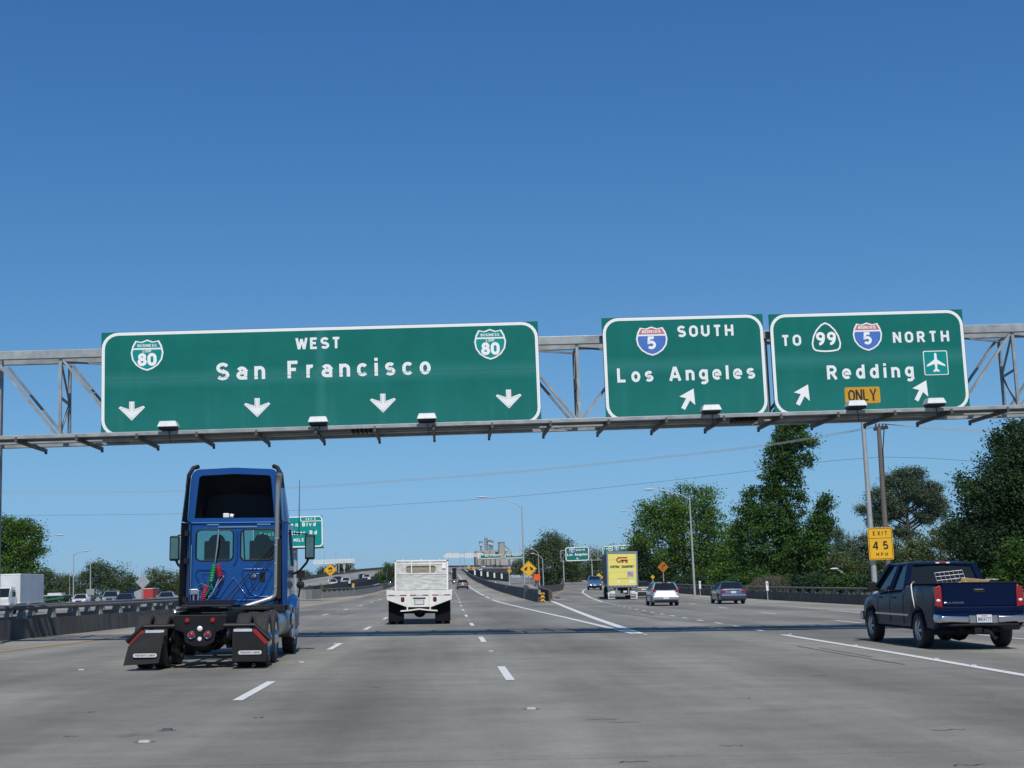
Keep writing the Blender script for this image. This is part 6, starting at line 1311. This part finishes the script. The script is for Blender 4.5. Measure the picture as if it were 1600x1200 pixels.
post_sign('warning_sign', 826, 889, 148, 'yellow diamond sign with two diverging arrows, on the lamp pole in the centre', lambda t: diamond(t, .88, yellow, fig_split), post=905)
post_sign('warning_sign', 516, 890.5, 185, 'yellow diamond slippery road sign with a skidding car, left of the flatbed', lambda t: diamond(t, .87, yellow, fig_slip), post=912)
post_sign('warning_sign', 1036, 886, 166, 'orange curve arrow diamond toned dark for the shade of the broad tree', lambda t: diamond(t, .7, ORANGE, fig_turn), post=915)
post_sign('warning_sign', 917, 894.5, 330, 'small orange curve diamond beyond the blue pickup', lambda t: diamond(t, .72, ORANGE, fig_turn), post=908)
post_sign('warning_sign', 936, 902, 300, 'yellow split arrow diamond half hidden behind the blue pickup', lambda t: diamond(t, .95, yellow, fig_split), post=915)
post_sign('warning_sign', 1020, 901.5, 170, 'small yellow sign on a thin post above the dark car', lambda t: diamond(t, .28, yellow, fig_dot), post=915)
post_sign('warning_sign', 740.5, 888, 560, 'far yellow diamond right of a second one, beyond the red car', lambda t: diamond(t, .9, yellow, fig_dot), post=898)
post_sign('warning_sign', 732.5, 885.8, 600, 'farthest yellow diamond, upper left of a pair', lambda t: diamond(t, .85, yellow, fig_turn), post=895)
post_sign('warning_sign', 796, 892, 330, 'yellow double arrow diamond under the distant San Francisco sign', lambda t: diamond(t, .6, yellow, fig_split), post=903)
def plain(w_, h_, mt_, brd=None):
    def f(t):
        m = MB(); m.prism(rrect(-w_/2, w_/2, -h_/2, h_/2, .04), 'y', 0, .025); m.build('plate', mt_, t)
        m = MB(); m.bb(-w_*.3, w_*.3, -.02, 0, h_*.18, h_*.24); m.bb(-w_*.3, w_*.3, -.02, 0, -h_*.24, -h_*.18); m.build('plate_brace', galv, t)
    return f
post_sign('reversed_sign', 141, 925, 198, 'bare grey back of a square sign on a left background lamp pole', plain(1.1, .85, PLATE), post=944)
def dia_plain(r): return lambda t: (lambda m: (m.prism(tf(rrect(-r*.7, r*.7, -r*.7, r*.7, .05), 0, 0, 1, 45), 'y', 0, .02), m.build('plate', PLATE, t)))(MB())
post_sign('reversed_sign', 223, 909, 150, 'large grey back of a diamond sign left of the blue tractor', dia_plain(.78), post=940, pw=.04)
post_sign('reversed_sign', 153, 937, 190, 'small pale back of a diamond sign low beside the railing', dia_plain(.42), post=945, pw=.03)
# chevron marker at the nose
def chev(t):
    W, H_ = .3, .85; m = MB(); m.bb(-W/2, W/2, 0, .03, -H_/2, H_/2); p_ = m.build('plate', yellow, t); m = MB()
    for k in range(3):
        z = -H_/2+.02+k*.27; m.add([(-W/2, -.004, z), (0, -.004, z+.14), (W/2, -.004, z), (W/2, -.004, z+.12), (0, -.004, z+.26), (-W/2, -.004, z+.12)], [(0, 1, 4, 5), (1, 2, 3, 4)])
    m.build('chevrons', black, p_, recalc=False)
post_sign('chevron_sign', 848, 935, 106, 'narrow yellow and black chevron sign at the nose where the roads split', chev, post=943)
p = at(845, 930, 112); t = empty('nose_terminal', (p.x, 111, gz(8.1, 112)), 0, 'pale sloping end section behind the chevron sign', 'barrier end'); m = MB(); m.loft([[(-.25, 0, -.1), (.25, 0, -.1), (.15, 0, .3), (-.15, 0, .3)], [(-.45, 14, -.1), (.35, 14, -.1), (.2, 14, 1.3), (-.3, 14, 1.3)], [(-.6, 17, -.8), (.3, 17, -.8), (.2, 17, 1.35), (-.4, 17, 1.35)]]); m.build('terminal_body', CONCL, t)
post_sign('work_sign', 839, 902, 190, 'bright orange square panel right of the double arrow sign', lambda t: (lambda m: (m.bb(-.42, .42, 0, .03, -.42, .42), m.build('panel', mat('fluorescent orange', (.85, .1, .01), .6, 0), t)))(MB()), cat='work sign', post=912, pw=.03)
# exit speed sign
def exit45(t):
    W, H_ = 1.17, 1.5; m = MB(); m.prism(rrect(-W/2, W/2, -H_/2, H_/2, .07), 'y', 0, .03); p_ = m.build('plate', yellow, t); fn = lambda a, b, k: (a, -.004-k, b)
    q = rrect(-W/2+.045, W/2-.045, -H_/2+.045, H_/2-.045, .05); m = MB(); ribbon(m, q+[q[0]], .022, fn, 0); ribbon(m, [(-W/2+.05, .26), (W/2-.05, .26)], .02, fn, 0); m.build('plate_border', black, p_, recalc=False)
    m = MB(); text_mb(m, 'EXIT', fn, -.34, .36, .39, .2, .17); text_mb(m, '4', fn, -.4, -.1, -.27, .38, .2); text_mb(m, '5', fn, .1, .4, -.27, .38, .2); text_mb(m, 'MPH', fn, -.24, .3, -.57, .155, .17); m.build('lettering', black, p_, recalc=False)
post_sign('exit_speed_sign', 1376, 849.5, 64, 'yellow sign reading EXIT 45 MPH on the tall lamp pole', exit45)
# left exit sign, seen past the tractor
a, b = at(395, 850, 130), at(504, 806, 130)
t, fn = panel_thing('exit_sign', a.x, b.x, 5.45, 8.35, 130, 'bright green exit sign ending in Blvd and River Rd, seen past the blue tractor', 'road sign', None, GREENB, border=.1, r=.3)
W_ = b.x-a.x
def L3(px, py): p = at(px, py, 130); return p.x-a.x, p.z-5.45
m = MB(); ribbon(m, [(W_-2.05, 2.8), (W_-2.05, 2.5), (W_-1.97, 2.42), (W_-.1, 2.42)], .06, fn, 0)
text_mb(m, 'EXIT', fn, W_-1.55, W_-.95, 2.52, .17, .22); text_mb(m, '3', fn, W_-.8, W_-.62, 2.52, .22, .22)
x0, z0 = L3(455, 823); x1, _ = L3(493, 822); text_mb(m, 'Jefferson', fn, x1-5.3, L3(465.5, 822)[0], z0, .36, .22); text_mb(m, 'Blvd', fn, L3(472.5, 822)[0], x1, z0, .36, .22)
x0, z0 = L3(455, 836); x1, _ = L3(495, 835); text_mb(m, 'South', fn, x1-5.3, x1-3.6, z0, .36, .22); text_mb(m, 'River', fn, L3(453.5, 835)[0], L3(477, 835)[0], z0, .36, .22); text_mb(m, 'Rd', fn, L3(484, 835)[0], x1, z0, .36, .22)
x0, z0 = L3(459, 846.5); text_mb(m, 'MILE', fn, x0, L3(475, 846)[0], z0, .3, .2); text_mb(m, '1', fn, x0-.6, x0-.4, z0, .3, .2)
m.build('lettering', LEGEND, t, recalc=False)
m = MB(); px_ = at(460, 860, 130).x-a.x; m.cyl((px_, .5, -8), (px_, .5, 2.4), .24, n=14); m.bb(.1, W_, .1, .35, .4, .6); m.bb(.1, W_, .1, .35, 1.8, 2.0); m.build('sign_post', galv, t, smooth=40); m = MB(); m.bb(0, W_+.1, -.5, 0, -.14, -.06); m.bb(0, W_+.1, -.5, -.44, -.14, .0); m.build('sign_ledge', galvd, t)
# ------------------------------------------------------------------ distant gantries
def fgantry(label, pts_post, x0, x1, zb_, zt_, Y, name='distant_gantry', white=False, n=8, zp=-1):
    a, b = at(x0, zb_, Y), at(x1, zt_, Y); t = empty(name, (a.x, Y, a.z), 0, label, 'sign gantry'); W, H_ = b.x-a.x, b.z-a.z; mt = whitep if white else galv; s = .055*Y/260
    m = MB()
    for y in (0, 1.2):
        for z in (0, H_): m.bb(0, W, y-s, y+s, z-s, z+s)
    m.build('chords', mt, t); m = MB()
    for k in range(n+1):
        x = W*k/n
        for y in (0, 1.2): m.bb(x-s*.7, x+s*.7, y-s*.7, y+s*.7, 0, H_)
        if k < n: m.beam((x, 0, 0 if k % 2 else H_), (x+W/n, 0, H_ if k % 2 else 0), s*1.4, s*1.4, (0, 1, 0)); m.beam((x, 1.2, H_ if k % 2 else 0), (x+W/n, 1.2, 0 if k % 2 else H_), s*1.4, s*1.4, (0, 1, 0))
    m.build('lattice', mt, t)
    for px in pts_post:
        x = at(px, zb_, Y).x-a.x; m = MB(); m.bb(x-s*1.6, x+s*1.6, .4, .4+s*3.2, zp-a.z, 0.2); m.build('post', lampgrey, t)
    return t
fgantry('grey gantry over the exit ramp behind the yellow trailer', [880.5, 925], 877, 992, 877, 856, 258, n=10)
def dsign(x0, x1, y0, y1, Y, label, items, bd=.14, post=None):
    a, b = at(x0, y1, Y), at(x1, y0, Y); t, fn = panel_thing('distant_sign', a.x, b.x, a.z, b.z, Y, label, 'road sign', 'green signs far ahead', GREEN, border=bd, r=.35)
    W, H_ = b.x-a.x, b.z-a.z
    for kind, s, u0, u1, v, h in items:
        if kind == 't': legend(t, fn, s, W*u0, W*u1, H_*v, H_*h, .24, dots=False)
        elif kind == 's': shield(t, fn, W*u0, H_*v, W*u1, H_*h, 'i5')
        elif kind == 'a': m = MB(); flatpoly(m, tf(ARROW_U, W*u0, H_*v, H_*h, u1), fn, .006); m.build('arrow', LEGEND, t, recalc=False)
        elif kind == 'o': m = MB(); q = rrect(W*u0, W*u1, H_*v, H_*(v+h), .3); ribbon(m, q+[q[0]], .1, fn, .002); text_mb(m, '99', fn, W*u0+.2, W*u1-.2, H_*(v+.08), H_*(h-.16), .24); m.build('route_shield', LEGEND, t, recalc=False)
    return t
dsign(884, 920, 854, 877, 257, 'small green sign reading SOUTH Los Angeles left of the trailer', [('s', '', .28, .24, .76, .34), ('t', 'SOUTH', .44, .82, .72, .13), ('t', 'Los Angeles', .07, .93, .38, .17), ('a', '', .5, 35, .16, .12)])
dsign(942, 987, 851.5, 874, 257, 'small green sign reading TO 99 5 NORTH above the yellow trailer', [('t', 'TO', .05, .17, .72, .13), ('o', '', .2, .35, .62, .3), ('s', '', .49, .17, .76, .32), ('t', 'NORTH', .63, .92, .72, .14), ('t', 'Redding', .3, .8, .38, .16)])
fgantry('single post distant gantry with San Francisco and Los Angeles signs', [795], 750, 825, 874, 866, 335, n=8, zp=-3)
dsign(750, 785, 865.5, 873.5, 334, 'tiny green sign reading San Francisco before the grain plant', [('t', 'San Francisco', .22, .93, .5, .34), ('a', '', .42, 180, .22, .16)], .12)
dsign(789, 825, 864.5, 872.5, 334, 'tiny green sign reading Los Angeles before the grain plant', [('t', 'Los Angeles', .1, .7, .5, .34), ('a', '', .78, -30, .25, .2)], .12)
fgantry('pale distant gantry on the skyline left of the grain plant, seen behind the main road', [], 694, 755, 871, 865, 640, white=True, n=14)
for i, (x0, x1) in enumerate([(697, 706), (708, 717), (727, 738), (746, 752)]):
    a, b = at(x0, 872, 638), at(x1, 864, 638); t = empty('sign_rear_panel', (a.x, 638, a.z), 0, 'tiny pale sign panel on the skyline gantry, %s from the left' % ('first', 'second', 'third', 'fourth')[i], 'sign back', 'pale sign panels on the skyline gantry'); m = MB(); W, H_ = b.x-a.x, b.z-a.z
    m.bb(0, W, -.1, 0, 0, H_); m.build('panel', whitep, t); m = MB()
    for k in range(4): m.bb(W*(.1+.25*k), W*(.14+.25*k), -.2, -.1, .1, H_-.1)
    m.build('panel_brace', galvd, t)
fgantry('white lattice gantry over the left viaduct with single centre post', [525], 490, 553, 881, 873.5, 440, white=True, n=14, zp=-3)
# posts beside it
for i, px in enumerate([529.5, 538]):
    a = at(px, 895, 430); m = MB(); m.cyl((0, 0, 0), (0, 0, 3.2), .16, n=8); m.bb(-.35, .35, -.1, .1, 1.2, 2.6) if i else None; tag(m.build('gantry_column', lampgrey, loc=a), ['plain grey column under the left lattice gantry', 'grey column with a cabinet under the left lattice gantry'][i], 'column')
# white marker paddles on the right railing
for i, (px, Y) in enumerate([(1094, 128), (1199, 102)]):
    b = at(px, 927, Y); p = Vector((25.3, Y, gz(25, Y)+.3)); t = empty('marker_paddle', (at(px, 920, Y).x, Y, gz(25, Y)+.4), 0, ['white paddle marker on the railing right of the lamp post', 'white paddle marker on the railing under the tall dark tree'][i], 'marker'); m = MB(); m.prism(rrect(-.09, .09, .35, 1.05, .03), 'y', 0, .03); m.build('paddle', whitep, t); m = MB(); m.bb(-.03, .03, .031, .07, -.4, 1.0); m.build('stake', galv, t); m = MB(); m.bb(-.03, .03, -.004, 0, .75, .95); m.build('paddle_mark', black, t)
p = at(552, 921, 175); t = empty('barrel_marker', p, 0, 'small yellow and white post behind the left curved railing', 'marker post'); m = MB(); m.cyl((0, 0, -.6), (0, 0, .35), .16, n=12); m.build('post_body', whitep, t); m = MB(); m.cyl((0, 0, .35), (0, 0, .75), .17, .14, n=12); m.build('post_top', yellow, t)
# ------------------------------------------------------------------ buildings
PC = mat('plant concrete', (.34, .32, .28), .9, 0, scale=.15, col2=(.42, .4, .35)); PS = mat('plant steel', (.2, .21, .23), .6, .4, scale=.3, col2=(.32, .33, .35)); PW = mat('plant white metal', (.55, .56, .57), .6)
PY = 900; s = PY/F; o = at(742, 885, PY); t = empty('grain_plant', (o.x, PY, o.z), 0, 'pale concrete grain plant with silos and towers on the skyline', 'building')
def X(px): return (px-742)*s
def Z(py): return (885-py)*s
m = MB(); m.bb(0, X(798), 8, 20, -8, Z(863)); m.build('base_block', PC, t)
for i, (px, r, top, mt_) in enumerate([(749, 6, 861, PC), (761, 5.5, 863, PC), (770, 5, 862, PC), (784.5, 5.2, 849.5, PC), (795, 5, 864, PC)]):
    m = MB(); m.cyl((X(px), 4, -8), (X(px), 4, Z(top)), r*s, n=24); m.build('silo', mt_, t, smooth=50)
m = MB(); m.cyl((X(784.5), 4, Z(850)), (X(784.5), 4, Z(849)), 5.6*s, n=24); m.build('silo_cap', PS, t)
for px, top, w_ in ((753, 846, 2.6), (766.5, 844.5, 2.8), (770.5, 846, 2.6)):
    m = MB(); m.cyl((X(px), 9, Z(864)), (X(px), 9, Z(top+6)), w_*s*.6, n=12); m.build('tower', PS, t); m = MB(); m.cyl((X(px), 9, Z(top+7)), (X(px), 9, Z(top+3)), w_*s, n=12); m.build('tower_drum', PW, t); m = MB(); m.cyl((X(px), 9, Z(top+3)), (X(px), 9, Z(top)), w_*s*1.05, n=12); m.build('tower_cap', PS, t)
m = MB()
for px in (759.5, 763):
    m.bb(X(px)-.3, X(px)+.3, 10, 10.6, Z(864), Z(840)); m.bb(X(px)-.3, X(px)+.3, 13, 13.6, Z(864), Z(841))
for py in (860, 856, 852, 848, 844): m.bb(X(759), X(764), 10, 13.5, Z(py), Z(py)+.4); m.beam((X(759.5), 10, Z(py)), (X(763), 10, Z(py-4)), .3, .3, (0, 1, 0))
m.beam((X(773), 10, Z(862)), (X(766), 10, Z(850)), .5, .6, (0, 1, 0)); m.beam((X(784), 6, Z(849)), (X(798), 6, Z(862)), .7, .8, (0, 1, 0)); m.bb(X(784)-.1, X(784)+.1, 5, 5.3, Z(849), Z(845)); m.build('elevator_frame', PS, t)
m = MB(); m.bb(X(752), X(782), 6, 12, Z(864), Z(861)); m.build('gallery', PC, t); m = MB(); m.bb(X(774), X(796), 0, 3, -8, Z(869)); m.build('annex', PW if False else PC, t)
m = MB()
for k in range(6): m.bb(X(746+k*7), X(747+k*7), -1.9, 4, Z(884), Z(874))
m.build('opening', PS, t)
p = at(801, 880, 880); t = empty('warehouse', p, 0, 'small pale blue warehouse at the right end of the grain plant', 'building'); m = MB(); m.bb(-1.5, 3, 0, 8, -8, 2.5); m.build('wall', mat('pale blue wall', (.5, .56, .62), .7), t); m = MB(); m.prism([(-1.6, 2.5), (.75, 3.6), (3.1, 2.5)], 'y', -.2, 8.2); m.build('roof', PW, t)
# fuel station canopy at left
p = at(60, 946, 270); t = empty('canopy_building', (p.x, 270, -.8), 0, 'low building with a green edged canopy right of the box truck', 'building'); m = MB(); m.bb(0, 5.5, 2, 10, 0, 1.7); m.build('wall', PW, t); m = MB(); m.loft([[(-.4, 0, 1.9), (4.8, 0, 2.3), (4.8, 9, 2.3), (-.4, 9, 1.9)], [(-.4, 0, 2.1), (4.8, 0, 2.9), (4.8, 9, 2.9), (-.4, 9, 2.1)]]); m.build('canopy', mat('green canopy', (.02, .1, .05), .5), t); m = MB(); m.bb(-.4, 4.4, .4, 8.4, 2.95, 3.1); m.bb(1.4, 4, 1, 4, 3.1, 3.5); m.build('canopy_top', PW, t)
m = MB(); [m.cyl((x, .5, -3), (x, .5, 2), .1, n=8) for x in (.2, 4.4)]; m.build('canopy_post', lampgrey, t)
# red trailer panel behind the diamond sign back
p = at(214, 933, 190); t = empty('cargo_trailer', (p.x, 190, p.z-1), .0, 'small trailer with a red end behind the diamond sign back', 'trailer'); m = MB(); m.bb(.65, 2.1, 0, 4, .8, 2.05); m.build('trailer_end', mat('red end panel', (.4, .03, .03), .6), t); m = MB(); m.loft([[(-.4, 0, .6), (.63, 0, .6), (.63, 0, 2.1), (-.4, 0, 1.7)], [(-.4, 4, .6), (.63, 4, .6), (.63, 4, 2.1), (-.4, 4, 1.7)]]); m.build('trailer_side', PLATE, t); m = MB(); m.cyl((0, 1, .4), (.2, 1, .4), .35, n=12); m.cyl((1.7, 1, .4), (1.9, 1, .4), .35, n=12); m.build('wheel', rubber, t); m = MB(); m.bb(.62, 2.12, -.03, 4, 2.05, 2.12); m.build('trailer_top', whitep, t)
# ------------------------------------------------------------------ thin summer haze
hm = bpy.data.materials.new('haze air'); hm.use_nodes = True; _n = hm.node_tree; _n.nodes.clear()
_v = _n.nodes.new('ShaderNodeVolumePrincipled'); _v.inputs['Color'].default_value = (.86, .93, 1, 1); _v.inputs['Density'].default_value = .00005; _v.inputs['Anisotropy'].default_value = .2
_o = _n.nodes.new('ShaderNodeOutputMaterial'); _n.links.new(_v.outputs[0], _o.inputs['Volume'])
m = MB(); m.bb(-2600, 2600, -400, 4600, -7, 48); tag(m.build('haze', hm), kind='stuff')
